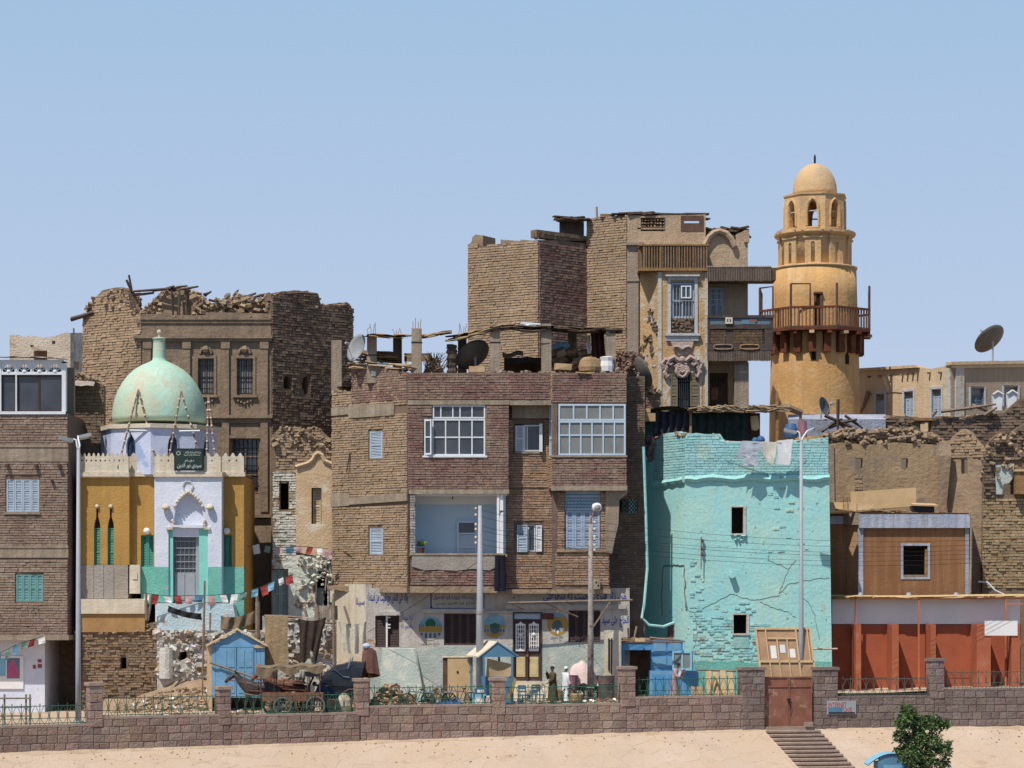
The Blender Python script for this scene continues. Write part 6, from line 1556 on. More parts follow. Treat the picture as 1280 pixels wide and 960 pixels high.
for i, f_ in oct_faces(RL, -11):
    L = f_.L; c = L / 2; hw = .19 * L if i not in () else .2 * L; z0, z1 = zM(293), zM(248)
    ar = [(c - hw + 2 * hw * k / 12, zM(272) + (zM(255.5) - zM(272)) * (math.sqrt(max(0, 4 - (1 + abs(-1 + k / 6)) ** 2)) / math.sqrt(3)) ** .75) for k in range(13)]
    wl = MB().panel(f_, [(0, z0), (L, z0), (L, z1), (0, z1)], [[(c - hw, zM(288))] + ar + [(c + hw, zM(288))]], -.32, 0).build('lantern_wall', minl, t)
    mb = MB(); ro = [(c + (u - c) * 1.3, v + .12) for u, v in ar]
    mb.tube([f_.w(c - hw * 1.3, zM(287), .03)] + [f_.w(u, v, .03) for u, v in ro] + [f_.w(c + hw * 1.3, zM(287), .03)], .07, 5)
    mb.fbox(f_, c - hw * 1.4, c + hw * 1.4, zM(290), zM(288.4), -.02, .1); mb.build('arch_moulding', minl, wl)
    MB().tube([f_.w(c - hw, zM(269), -.1), f_.w(c + hw, zM(268.6), -.1)], .045, 5).build('tie_rod', steel, wl)
mb = MB(); mb.lathe(c0, [(RL * .95, zM(249)), (RL * 1.035, zM(248)), (RL * 1.04, zM(245.8)), (RL * .8, zM(245.2))], 8, R(-90 - 11 - 22.5)); mb.build('lantern_cornice', minl, t)
pd = [(27.6, 246), (27.6, 240), (26.8, 232), (25, 225), (22, 218.5), (17.5, 212.5), (11.5, 207.5), (5, 205.2), (1, 204.8)]
mb = MB(); mb.lathe(c0, [(r * sM, zM(y)) for r, y in pd], 40); mb.build('dome', M('minaret_dome_plaster', [(.55, .36, .19), (.64, .45, .26)], sc=.5, bump=.35, bsc=6, patch=[((.46, .34, .22), .8, .6, .06)]), t, smooth=True)
MB().tube([Vector((cx, YM, zM(206))), Vector((cx, YM, zM(196))), Vector((cx, YM, zM(193)))], [.07, .07, .02], 6).build('spike', blackm, t)
for x, y, s_ in ((975, 289, 1), (1062, 290, -1)):
    p = P(x, y, YM - .6); mb = MB(); mb.obox(p, (.36, .3, .1), (0, -.45 * s_ if s_ > 0 else 1.0, 0)); mb.tube([p, p - Vector((0, 0, .2))], .03, 5); mb.build('floodlight', steel, t)
# shaft door, slits
a_ = R(-90 - 5)
def rad(a, r): return c0 + Vector((math.cos(a), math.sin(a), 0)) * r
df = fr_pts(tuple(rad(R(-97.5), 53.4 * sM).xy), tuple(rad(R(-88), 53.4 * sM).xy)) 
d1 = MB().fbox(df, .1, df.L - .1, zM(416), zM(374), -.4, .04).build('doorway', M('dark_doorway', [(.018, .014, .012)], bump=0), t)  # solid near-black block; the shade of the opening is its colour
mb = MB(); mb.fbox(df, -.02, .1, zM(416), zM(373.5), -.3, .1); mb.fbox(df, df.L - .1, df.L + .02, zM(416), zM(373.5), -.3, .1); mb.fbox(df, -.06, df.L + .06, zM(373.5), zM(371.5), -.3, .16); mb.build('door_frame', minw, d1)
for x, y in ((1010.5, 447), (1053, 451)):
    a = math.asin((x - 1018.5) / 55); f_ = fr_pts(tuple(rad(R(-90) + a - .05, 55 * sM).xy), tuple(rad(R(-90) + a + .05, 55 * sM).xy))
    MB().panel(f_, [(f_.L / 2 - .13, zM(y + 8)), (f_.L / 2 + .13, zM(y + 8)), (f_.L / 2 + .13, zM(y - 2)), (f_.L / 2, zM(y - 7)), (f_.L / 2 - .13, zM(y - 2))], (), -.1, .045).build('slit_window', MATS['dark_doorway'], t)  # slits are dark panels too, coloured like the shade inside
# balcony: octagon on brackets
RB = 74 * sM
mb = MB(); mb.lathe(c0, [(53 * sM, zM(419.5)), (RB, zM(419)), (RB, zM(416)), (53 * sM, zM(415.5))], 8, R(-90 + 22.5 - 8)); bfl = mb.build('balcony_floor', minw, t)
for k in range(20):
    a = R(-90 + 8 + 18 * k); p = rad(a, 55 * sM); q = rad(a, 66 * sM)
    if math.sin(a) > .35: continue
    f_ = fr_pts((p.x, p.y), (q.x, q.y))
    MB().fbox(f_, -.2, f_.L * .55, zM(445), zM(419.6), -.21, .21).build('bracket', minw, t)
    MB().fbox(f_, f_.L * .2, f_.L * 1.45, zM(423), zM(419.6), -.14, .14).build('joist', palew if k % 3 == 1 else minw, t)
slat = MB(); slat.box(-.045, .045, -.03, .03, 0, 1); sme = bpy.data.meshes.new('baluster'); sme.from_pydata([tuple(v) for v in slat.v], [], slat.f); sme.materials.append(M('balcony_slat', [(.17, .085, .05), (.26, .14, .085)], sc=3, orand=.25))
hB = zM(391) - zM(416)
for i in range(8):
    a0 = R(-90 - 8 + 22.5 - 45 + 45 * i); a1 = a0 + R(45)
    p = rad(a0, RB * .985); q = rad(a1, RB * .985); f_ = fr_pts((p.x, p.y), (q.x, q.y))
    mb = MB(); mb.fbox(f_, 0, f_.L, zM(392.5), zM(390), -.06, .06); mb.fbox(f_, 0, f_.L, zM(416), zM(414), -.05, .05)
    if i == 6: pass
    mb.build('balcony_rail', minw, t)
    n = 12
    for k in range(1, n): inst(sme, 'baluster', t, f_.w(f_.L * k / n, zM(416), 0), (0, 0, f_.ang), (1, 1, hB))
    MB().tube([p + Vector((0, 0, zM(418))), p + Vector((0, 0, zM(362.5)))], .075, 6).build('balcony_post', minw, t)
    if i in (0, 2, 4, 6, 7):
        mb = MB(); u1 = f_.L * .42; mb.tube([f_.w(0, zM(362.5), 0), f_.w(u1, zM(362.8), 0), f_.w(u1, zM(391), 0)], .055, 5)
        if i in (2, 6): mb.tube([f_.w(u1, zM(362.8), 0), f_.w(f_.L, zM(362.5), 0)], .055, 5)
        mb.build('balcony_frame', minw, t)

# ================================================================ turquoise house
t = thing('turquoise_house', 'Turquoise painted house with peeling plaster and a brick parapet, washing hung below its roof', 'building', (PX(940, 2), 2, 0))
f1, f2 = FF(2.0), Fr(803, 5.2, 856, 2.0)
wins = [(914, 634, 931.5, 668), (916.5, 768.5, 935.5, 793)]
edge = [(1041, 905), (856, 905), (856, 599), (1036.5, 599)]
mb = MB(); mb.ppanel(f1, edge, wins, -.4, 0); mb.build('front_wall', teal, t)
tl = [(856, 544), (870, 541), (884, 543), (900, 542), (906, 551), (935, 553), (980, 553), (984, 549), (1000, 550), (1018, 548), (1035.5, 547)]
tl2 = [(820, 549), (826, 543), (836, 541), (848, 540), (856, 542)]
mb = MB(); mb.ppanel(f1, [(1035.5, 603), (856, 603)] + tl, (), -.4, -.02); mb.ppanel(f2, [(856, 603), (816, 603), (818, 570)] + tl2, (), -.4, -.02); mb.build('parapet', tealdecay, t)
tbr = M('turquoise_brick', [(.29, .55, .57), (.37, .62, .62)], sc=.6, isl=.10, patch=[((.48, .62, .48), .9, .60, .06), ((.26, .20, .13), 2.8, .68, .02)])
mb = MB(); pbricks(mb, f1, 856.3, 542, 1035.3, 596, top=topline(f1, tl), bh=.135, gap=.022, proud=.028, bl=.33, jit=.01); pbricks(mb, f2, 818, 541, 855.7, 600, top=topline(f2, tl2), bh=.135, gap=.022, proud=.028, bl=.33, jit=.01); mb.build('brick_courses', tbr, t, kind='stuff')
mb = MB()
nn = 26; lp = [f1.px(855.5 + 181 * k / nn, 598 + 1.2 * math.sin(k * .9) + rnd(-.6, .6), .03) for k in range(nn + 1)]; mb.tube(lp, [.16 + rnd(-.03, .03) for _ in lp], 6)
lp = [f2.px(817 + 39 * k / 8, 606 - 6 * k / 8 + rnd(-.6, .6), .03) for k in range(9)]; mb.tube(lp, [.16 + rnd(-.03, .03) for _ in lp], 6); mb.build('ledge', teal, t)
wl2 = (833, 779, 843, 797)
mb = MB(); mb.ppanel(f2, [(856, 905), (803, 905), (804, 570), (812, 578), (816, 603), (856, 600)], [wl2], -.4, -.01); mb.build('left_wall', teal, t)
mb = MB(); mb.ppanel(f1, [(856.2, 826), (880, 828), (905, 826), (940, 829), (975, 826), (1038.5, 827), (1041, 905), (856.2, 905)], (), .001, .03); mb.build('dado', tealdado, t)
# bare courses where the plaster fell
mb = MB()
for x0, y0, x1, y1, sk in ((866, 770, 916, 827, .40), (937, 778, 962, 826, .30), (893, 752, 945, 768, .7), (916, 800, 940, 827, .3), (862, 700, 880, 770, .8), (960, 610, 1010, 690, .9)): pbricks(mb, f1, x0, y0, x1, y1, skip=sk, bh=.135, proud=.03, gap=.03, jit=.012)
mb.build('exposed_courses', tealdecay, t, kind='stuff')
def crack(f_, pts, r=.009):
    mb = MB(); q = []
    for (a, b), (c, d) in zip(pts, pts[1:]):
        for k in range(5): e = k / 5; q.append((a + (c - a) * e + rnd(-.8, .8), b + (d - b) * e + rnd(-.8, .8)))
    q.append(pts[-1]); mb.tube([f_.px(x, y, .012) for x, y in q], r, 4); return mb.build('crack', M('crack_earth', [(.16, .15, .11), (.2, .2, .15)]), t)
for pts in ([(868, 766), (885, 757), (905, 747), (914, 742), (930, 748), (950, 750), (975, 744)], [(974, 742), (985, 730), (1005, 726), (1020, 724), (1037, 722)], [(962, 690), (960, 700), (975, 706), (985, 711), (995, 700)], [(985, 712), (978, 730), (974, 742)], [(950, 752), (962, 758), (985, 765), (995, 772)], [(858, 762), (868, 766), (872, 790), (868, 810)], [(1000, 745), (1012, 755), (1018, 768), (1024, 800)], [(878, 542), (868, 560), (868, 580)]): crack(f1, pts)
crack(f2, [(830, 708), (843, 706), (855, 707), (856, 730), (857, 760)], .03); crack(f2, [(830, 708), (827, 740), (828, 770)], .02)
# deeper return beside the brick house
f3 = Fr(780, 3.2, 806, 5.4)
mb = MB(); mb.ppanel(f3, [(806, 905), (783, 905), (783, 740), (786, 640), (788, 566), (800, 560), (806, 570)], (), -.4, 0); mb.build('return_wall', teal, t)
for q, m in ((wins[0], cp), (wins[1], cp)):
    mb = MB(); x0, y0, x1, y1 = q
    for b, d in (((x0 - 1, y0 - 1.5, x1 + 1.5, y0), .04), ((x1 - 2.4, y0, x1 + 1, y1), .04), ((x0 - .8, y0, x0 + .4, y1), .03), ((x0 - 1, y1 - 1.2, x1 + 1.5, y1 + 1), .1)): mb.pbox(f1, *b, -.2, d)
    mb.build('window_frame', m, t)
MB().pbox(f1, 917, 794, 936, 810, .001, .05).build('patched_sill', M('blue_green_patch', [(.24, .46, .44), (.34, .54, .50)], sc=2), t)
wo = window(t, f2, 833, 779, 843, 797, 1, 2, rust, glassg, .09, -.1)
b = MB(); rubble(b, f1, [(916, 668), (932, 668)], 675, 16, .14, (.0, .12)); b.build('broken_sill', teal, t, kind='stuff')
mb = MB(); mb.tube([f1.px(914.5, 719, .0), f1.px(914.5, 719, .35)], .16, 8); mb.build('spout', teal, t)
mb = MB(); sticks(mb, f1, [(876, 671, 876, 712)], .03, .1)
for y in (676, 686, 693): mb.ball(f1.px(878, y, .12), .09, 6, 4)
mb.build('insulator_bracket', rust, t)
mb = MB(); mb.tube([f1.px(803, 560, 1.1), f1.px(806, 640, .9), f1.px(808, 710, .8), f1.px(804, 755, .9), f1.px(801, 772, 1.0), f1.px(810, 781, .9), f1.px(828, 783, .6), f1.px(842, 778, .5)], .07, 7); mb.build('drain_pipe', MATS['turquoise_paint'], t)
b = MB(); rubble(b, f2, tl2, 546, 40, .2, (-.4, .05)); rubble(b, f1, tl, 556, 50, .17, (-.45, .0)); b.build('loose_bricks', rub, t, kind='stuff')
mb = MB(); mb.box(PX(800, 5), PX(1036, 2) - .4, 5.3, 9, 0, PZ(565, 5)); mb.box(PX(858, 2), PX(1034, 2), 2.45, 5.28, PZ(575, 2), PZ(572, 2)); mb.box(PX(1032, 2), PX(1036.2, 2), 2.41, 5.29, -1, PZ(600, 2)); mb.build('rear_block', roomm, t)
# washing line
wl = thing('washing_line', 'Sagging washing line stretched along the turquoise parapet', 'washing line', f1.px(950, 553, .7))
MB().tube([f1.px(900, 552, .5), f1.px(940, 554, .75), f1.px(975, 554, .75), f1.px(1000, 551, .5)], .012, 4).build('cord', fasciam, wl)
def garment(name, label, outline, d, m, amp=.05):
    g = thing(name, label, 'washing', f1.px(outline[0][0], outline[0][1], d), 'washing on the line'); xs = [p[0] for p in outline]; mb = MB()
    us = [f1.uv(*p) for p in outline]
    tri = tessellate_polygon([[Vector((u, v, 0)) for u, v in us]])
    bm = bmesh.new(); vs = [bm.verts.new((u, v, 0)) for u, v in us]
    for tr_ in tri: bm.faces.new([vs[i] for i in tr_])
    bmesh.ops.subdivide_edges(bm, edges=bm.edges[:], cuts=3, use_grid_fill=True); bmesh.ops.triangulate(bm, faces=bm.faces[:])
    bm.verts.index_update()
    vv = []; ph = rnd(0, 6)
    vt = max(v for u, v in us)
    for v in bm.verts:
        dp = (vt - v.co.y); q = d + amp * (math.sin(v.co.x * 9 + ph + v.co.y * 1.5) + .6 * math.sin(v.co.x * 17 + ph)) * min(1, .25 + dp); vv.append(f1.w(v.co.x, v.co.y, q))
    mb.add(vv, [tuple(x.index for x in f.verts) for f in bm.faces]); bm.free(); mb.build('cloth', m, g, smooth=True)
garment('hanging_shirt', 'Pale blue grey shirt on the line, widest of the washing', [(926, 552), (947, 553), (950, 562), (944, 570), (947, 582), (938, 584), (925, 583), (929, 572), (916, 575), (921, 566)], .75, paint('pale_grey_blue_cloth', (.50, .54, .62), rough=.9), .06)
garment('hanging_shirt', 'Cream vest on the line, narrowest of the washing', [(950, 553), (969, 554), (968, 565), (964, 584), (958, 578), (952, 572)], .78, paint('cream_cloth', (.70, .67, .58), rough=.9), .06)
garment('hanging_shirt', 'White shirt at the end of the line, next to the lamp pole', [(969, 552), (989, 550), (988, 560), (985, 582), (967, 581), (970, 568)], .75, paint('white_cloth', (.80, .80, .82), rough=.9), .05)
rg = thing('hanging_rag', 'Dark patterned rag dangling over the left corner of the turquoise parapet', 'cloth', f2.px(820, 560, .3))
MB().grid(lambda u, v: f2.px(815 + 9 * u - 1 * v + 1.5 * math.sin(v * 8), 545 + 33 * v, .35 + .08 * math.sin(u * 9 + v * 5)), 8, 8).build('cloth', M('patterned_cloth', [(.10, .06, .08), (.36, .24, .22)], sc=5), rg)

# roof shacks behind the parapet
t = thing('roof_shack', 'Dark ramshackle shack of poles, cloths and thatch on the roof behind the turquoise parapet', 'shack', (PX(880, 6), 6, PZ(570, 5)))
fr = FF(6.0)
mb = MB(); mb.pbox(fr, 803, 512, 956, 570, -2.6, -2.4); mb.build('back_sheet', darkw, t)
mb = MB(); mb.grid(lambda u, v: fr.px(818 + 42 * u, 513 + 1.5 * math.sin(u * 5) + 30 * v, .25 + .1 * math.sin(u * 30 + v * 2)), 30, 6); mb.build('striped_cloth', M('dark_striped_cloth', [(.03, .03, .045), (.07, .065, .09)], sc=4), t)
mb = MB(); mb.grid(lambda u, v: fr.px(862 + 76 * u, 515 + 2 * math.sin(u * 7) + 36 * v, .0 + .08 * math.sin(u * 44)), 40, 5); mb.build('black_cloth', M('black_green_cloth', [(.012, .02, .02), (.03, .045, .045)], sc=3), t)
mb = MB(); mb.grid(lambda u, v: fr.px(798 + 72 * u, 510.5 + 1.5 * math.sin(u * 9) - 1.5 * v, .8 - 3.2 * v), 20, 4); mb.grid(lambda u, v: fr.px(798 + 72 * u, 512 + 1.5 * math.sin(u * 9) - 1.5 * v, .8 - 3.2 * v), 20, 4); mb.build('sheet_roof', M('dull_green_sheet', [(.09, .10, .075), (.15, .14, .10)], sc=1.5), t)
mb = MB(); mb.grid(lambda u, v: fr.px(858 + 106 * u, 511 + 1.2 * math.sin(u * 9) - 2 * v, .7 - 3.2 * v), 20, 4); mb.grid(lambda u, v: fr.px(858 + 106 * u, 515 + 2 * math.sin(u * 12) - 2 * v, .7 - 3.2 * v), 20, 4)
for _ in range(90):
    x = rnd(858, 960); mb.tube([fr.px(x, rnd(508, 516), .7 + rnd(-.2, .2)), fr.px(x + rnd(10, 30), rnd(508, 517), .7 + rnd(-.2, .2))], [.05, .025], 4)
mb.build('thatch', wickm, t)
mb = MB(); mb.pbox(fr, 968, 492, 971.5, 560, .5, .62); mb.pbox(fr, 861, 512, 864, 545, .3, .4); mb.build('pole', wood, t)
mb = MB(); mb.tube([fr.px(938, 516, .5), fr.px(955, 511, .5), fr.px(970, 508, .6)], .1, 6); mb.tube([fr.px(966, 509, .4), fr.px(985, 510, .3), fr.px(1002, 516, .1)], [.12, .2, .17], 7); mb.tube([fr.px(1000, 515, .1), fr.px(1001, 530, .1)], .08, 6); mb.build('log', wood, t)
mb = MB(); mb.pbox(fr, 800, 518, 818, 528, .5, .9); mb.pbox(fr, 803, 512, 812, 517, .4, .8); mb.build('carton', cardb, t)
MB().pbox(fr, 799, 529, 816, 572, .1, .3).build('green_panel', paint('dark_teal_panel', (.02, .07, .065)), t)
mb = MB(); mb.ppanel(fr, [(938, 520), (948, 519), (950, 535), (946, 538), (940, 537)], (), -.3, -.2); mb.build('pale_board', palew, t)
bb = thing('plastic_drum', 'Blue plastic drum wrapped in sheeting behind the right end of the turquoise parapet', 'drum', P(988, 548, 5.5))
MB().lathe(P(988.5, 547, 5.5), [(.34, 0), (.38, .2), (.35, .45), (.25, .7)], 12).build('drum', paint('drum_blue', (.06, .14, .30)), bb)
MB().lathe(P(1003, 546, 5.6), [(.22, 0), (.25, .2), (.22, .8)], 9).build('pink_bundle', paint('dusty_pink', (.35, .16, .2)), bb)
bn = thing('blue_bundle', 'Blue plastic bundle peeping over the turquoise parapet above the washing', 'bundle', P(948, 553, 4.8)); mb = MB(); mb.ball(P(944, 551, 4.8), .18, 8, 6); mb.ball(P(951, 550, 4.9), .22, 8, 6); mb.build('bundle', MATS['drum_blue'], bn)
bl2 = thing('low_roof', 'Bluish cement roof edge with scattered debris below the minaret', 'roof', (PX(1080, 13), 13, PZ(545, 13)))
mb = MB(); mb.hexa([P(985, 524, 14), P(1107, 524, 14), P(1107, 518, 17), P(985, 518, 17), P(985, 545, 14.1), P(1107, 545, 14.1), P(1107, 545, 17), P(985, 545, 17)]); mb.build('slab', slabblue, bl2)
mb = MB(); sticks(mb, FF(12.5), [(1030, 520, 1075, 540), (1035, 535, 1070, 525), (1048, 528, 1062, 542), (1055, 520, 1078, 536), (1026, 540, 1052, 524), (1046, 500, 1046, 540)], .09, .3); mb.build('timber', darkw, bl2)
dish('satellite_dish', 'Small dark grey dish standing before the foot of the minaret', P(1029.5, 508, 12.5), .52, 55, 15, paint('slate_dish', (.10, .11, .125)), .75)

# ================================================================ houses and ruins on the right
t = thing('flat_roofed_house', 'Long sand coloured flat-roofed house beyond the minaret, with the big dish on its roof', 'building', (PX(1180, 23), 23, 0))
fa, fb_ = Fr(1071, 29, 1189, 22.5), Fr(1189, 22.5, 1340, 27)
wa = [(1095, 493, 1106, 524), (1130.5, 490.5, 1142, 524), (1165, 487.5, 1177, 524)]; wb = [(1213, 485.5, 1230, 508), (1254.5, 484, 1272, 508)]
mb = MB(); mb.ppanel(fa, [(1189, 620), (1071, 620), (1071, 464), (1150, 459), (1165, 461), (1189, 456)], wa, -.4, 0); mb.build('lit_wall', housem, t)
mb = MB(); mb.ppanel(fb_, [(1340, 620), (1189, 620), (1189, 455), (1340, 452)], wb, -.4, 0); mb.build('shaded_wall', house_shade, t)
mb = MB(); mb.ppanel(fa, [(1070, 464.5), (1070, 461), (1148, 456.5), (1150, 459.5)], (), -.3, .22); mb.ppanel(fb_, [(1186, 456.5), (1186, 452.5), (1340, 450), (1340, 454)], (), -.3, .25); mb.ppanel(fb_, [(1188, 460.5), (1188, 456.7), (1340, 454.3), (1340, 458)], (), -.2, .12); mb.build('cornice', housem, t)
mb = MB(); mb.pbox(fa, 1183, 457, 1189, 620, .001, .08); mb.pbox(fb_, 1193.5, 459, 1204, 620, .001, .1); mb.build('pilaster', cp, t)
for k, q in enumerate(wa + wb):
    f_ = fa if k < 3 else fb_; mb = MB(); x0, y0, x1, y1 = q
    for b in ((x0 - 2, y0 - 2, x0, y1), (x1, y0 - 2, x1 + 2, y1), (x0 - 2, y0 - 3.5, x1 + 2, y0 - 2)): mb.pbox(f_, *b, -.15, .06)
    wo = mb.build('window_frame', M('pale_blue_trim', [(.42, .44, .47), (.52, .54, .57)], sc=2), t)
    shutter(wo, f_, x0, y0 + 8, x1, y1, 2, 2, bluegrey if k < 3 else bl_, -.15); MB().pbox(f_, x0, y0, x1, y0 + 8, -.3, -.2).build('pane', glassg, wo)
mb = MB()
for x, y, h in ((1087, 470, 3), (1100, 469, 5), (1113, 468.5, 5), (1128, 467.5, 9), (1134.5, 467, 7), (1141, 466.5, 8), (1147, 466, 13), (1162, 465.5, 8), (1176, 465, 6)): mb.pbox(fa, x, y, x + 1.6, y + 2, -.05, .22); mb.pbox(fa, x + .2, y + 2, x + .9, y + h, .001, .012)
mb.build('roof_spout', wood, t)
crack_ = MB(); crack_.tube([fa.px(x, y, .02) for x, y in ((1087, 490), (1084, 498), (1080, 508), (1075, 518))], [.2, .16, .1, .05], 5); crack_.tube([fa.px(x, y, .02) for x, y in ((1106, 492), (1120, 490), (1128, 491))], .03, 4); crack_.build('crack', wood, t)
zt = PZ(460, 23); mb = MB(); mb.add([Vector((PX(1072, 29), 29.3, zt - .4)), Vector((PX(1189, 22.5), 23, zt)), Vector((PX(1340, 27), 27.3, zt)), Vector((PX(1340, 27), 38, zt)), Vector((PX(1072, 29), 38, zt - .4))], [(0, 1, 2, 3, 4)]); mb.box(PX(1072, 29), PX(1340, 27), 38, 38.3, 0, zt); mb.build('roof', earth, t)
dish('satellite_dish', 'Largest dish, brown, on its mast above the flat-roofed house', P(1239, 426, 25), 1.02, -142, 42, dishm, PZ(426, 25) - PZ(452.5, 25))

fr = FF(15)
t = thing('ruined_wall', 'Long dark mud brick wall with one square opening before the flat-roofed house', 'wall', (PX(1180, 15), 15, 0), 'ruined mud brick walls')
tl = [(1055, 530), (1075, 527), (1098, 530), (1108, 519), (1140, 521), (1158, 524), (1176, 520), (1200, 521), (1220, 519), (1255, 516), (1275, 498), (1300, 494), (1340, 496)]
mb = MB(); mb.ppanel(fr, [(1340, 700), (1055, 700)] + tl, [(1150.5, 527, 1162.5, 541)], -.6, 0); mb.build('wall', mudjoint, t)
mb = MB(); pbricks(mb, fr, 1055, 496, 1340, 600, [(1149, 525, 1164, 542)], top=topline(fr, tl), bh=.16, bl=.36, jit=.055, proud=.1); mb.build('brick_courses', dark, t, kind='stuff')
MB().pbox(fr, 1142, 522.5, 1164, 526, -.1, .25).build('lintel', wood, t)
mb = MB(); rubble(mb, fr, tl, 530, 120, .28, (-.6, .1)); mb.build('rubble', rub, t, kind='stuff')
mb = MB(); sticks(mb, fr, [(1175, 515, 1243, 506), (1214, 507, 1240, 518), (1228, 520, 1244, 510), (1164, 521, 1170, 514)], .1, .3); mb.build('timber', wood, t)
for k, (x, y) in enumerate(((1247.5, 489), (1265.5, 488))):
    pp = thing('white_niche_post', ['Left of two white peaked posts before the shaded wall of the flat-roofed house', 'Right of two white peaked posts before the shaded wall of the flat-roofed house'][k], 'post', P(x, y + 22, 16), 'white peaked posts')
    MB().ppanel(FF(16.5), [(x - 6, y + 24), (x - 6.5, y + 3), (x, y), (x + 6, y + 3), (x + 4.5, y + 24)], (), -.4, 0).build('post', white, pp)
    MB().ppanel(FF(16.5), [(x - 7, y + 3.5), (x, y - 1.2), (x + 7, y + 3.5), (x + 6, y + 4.6), (x, y + .8), (x - 6, y + 4.6)], (), -.3, .12).build('peaked_cap', fasciam, pp)
# brown plaster house
fr, f2 = FF(8), Fr(1180, 8.4, 1232, 7.4)
t = thing('ruined_house', 'Roofless brown plastered house with two slit windows behind the blue-edged roof', 'building', (PX(1110, 8), 8, 0), 'ruined houses')
tl = [(1034, 556), (1050, 553), (1085, 556), (1120, 553), (1150, 555), (1172, 556), (1184, 560)]
sl_ = [[(1069, 588), (1069, 572), (1078.5, 573), (1078, 585), (1074, 588)], [(1126.5, 586), (1126.5, 573), (1135, 573), (1135, 584), (1131, 588)]]
mb = MB(); mb.ppanel(fr, [(1184, 905), (1034, 905)] + tl, sl_, -.6, 0); mb.build('front_wall', greybr, t)
mb = MB(); mb.ppanel(fr, [(1034.5, 700), (1034.5, 557), (1042, 557), (1044, 700)], (), .001, .10); mb.ppanel(fr, [(1184, 650), (1176, 650), (1175, 600), (1171, 575), (1167, 562), (1167, 556), (1184, 557)], (), .001, .09); mb.build('cement_edge', conc, t)
mb = MB(); pbricks(mb, fr, 1068, 590, 1078, 612, skip=.5, proud=.03); mb.build('bare_courses', mud, t, kind='stuff')
MB().pbox(FF(11), 1040, 560, 1180, 660, -.3, 0).build('inner_wall', roomm, t)
mb = MB(); rubble(mb, fr, [(1034, 540), (1060, 534), (1090, 538), (1110, 533), (1140, 536), (1165, 541), (1182, 550)], 558, 330, .34, (-1.8, .05)); mb.build('rubble', rub, t, kind='stuff')
mb = MB(); sticks(mb, fr, [(1036, 546, 1070, 541), (1062, 545, 1110, 540), (1090, 547, 1120, 544), (1110, 549, 1146, 545), (1130, 545, 1166, 549), (1100, 556, 1104, 562)], .1, -.2); mb.build('timber', wood, t)
t = thing('ruined_tower', 'Tan tower-like ruin with a peaked brick top and one slit window', 'ruin', (PX(1205, 8), 8, 0), 'ruined houses')
tl = [(1180, 566), (1184, 556), (1190, 546), (1200, 538), (1206, 536), (1214, 541), (1220, 550), (1228, 558), (1233, 566)]
mb = MB(); mb.ppanel(f2, [(1233, 905), (1180, 905), (1180, 590), (1186, 574)] + [(1233, 566)], [(1201.5, 574, 1209.5, 592)], -.6, 0); mb.build('wall', earth, t)
mb = MB(); mb.ppanel(f2, [(1184, 573)] + tl + [(1233, 573)], (), -.5, -.02); pbricks(mb, f2, 1182, 537, 1233, 571, top=topline(f2, tl), jit=.05, bh=.15); mb.build('brick_peak', tanb, t, kind='stuff')
MB().pbox(FF(11), 1185, 572, 1228, 640, -.3, 0).build('inner_wall', roomm, t)
f3 = Fr(1178, 9.2, 1186, 7.9); mb = MB(); mb.hexa([fr.px(1170, 570, .5), fr.px(1187, 570, .5), fr.px(1186, 551, .4), fr.px(1173, 552, .4), fr.px(1172, 640, .11), fr.px(1182, 640, .11), fr.px(1184, 556, .11), fr.px(1172, 556, .11)]); mb.build('flared_plaster', earth, t)
t = thing('ruined_wall', 'Heaped mud brick ruin at the far right with a pale blue panel', 'wall', (PX(1265, 7), 7, 0), 'ruined mud brick walls')
fr = FF(7.2); tl = [(1229, 580), (1232, 562), (1240, 548), (1252, 540), (1262, 546), (1270, 536), (1285, 528), (1340, 524)]
mb = MB(); mb.ppanel(fr, [(1340, 905), (1226, 905), (1229, 580)] + tl[1:], [(1244, 592, 1267, 618)], -.8, 0); mb.build('wall', mudjoint, t)
mb = MB(); pbricks(mb, fr, 1229, 526, 1340, 622, [(1243, 578, 1280, 620)], top=topline(fr, tl), jit=.07, proud=.12, bh=.15, skip=.05); mb.build('brick_courses', dark, t, kind='stuff')
mb = MB(); pbricks(mb, fr, 1228, 622, 1340, 735, jit=.045, bh=.15); mb.build('lower_courses', M('sandy_brick', [(.30, .215, .125), (.40, .29, .175)], sc=.5, isl=.16), t, kind='stuff')
mb = MB(); mb.ppanel(fr, [(1243, 582), (1267, 579.5), (1266, 597), (1261, 604), (1254, 605), (1252, 618), (1245, 618)], (), -.1, .12); mb.build('pale_blue_panel', M('faded_blue_panel', [(.36, .43, .42), (.48, .53, .50)], sc=1.5, bump=.3), t)
mb = MB(); mb.pbox(fr, 1267, 590, 1300, 618, -.1, .6); mb.build('wooden_box', wood, t); MB().pbox(fr, 1265.5, 587.5, 1300, 590, -.1, .7).build('box_lid', palew, t)
mb = MB(); rubble(mb, fr, tl, 600, 160, .3, (-.6, .35)); mb.build('rubble', rub, t, kind='stuff')
mb = MB(); mb.tube([fr.px(1221, 727, .4), fr.px(1232, 728, .5), fr.px(1241, 738, .6), fr.px(1256, 745, .6)], .05, 6); mb.build('white_pipe', white, t)

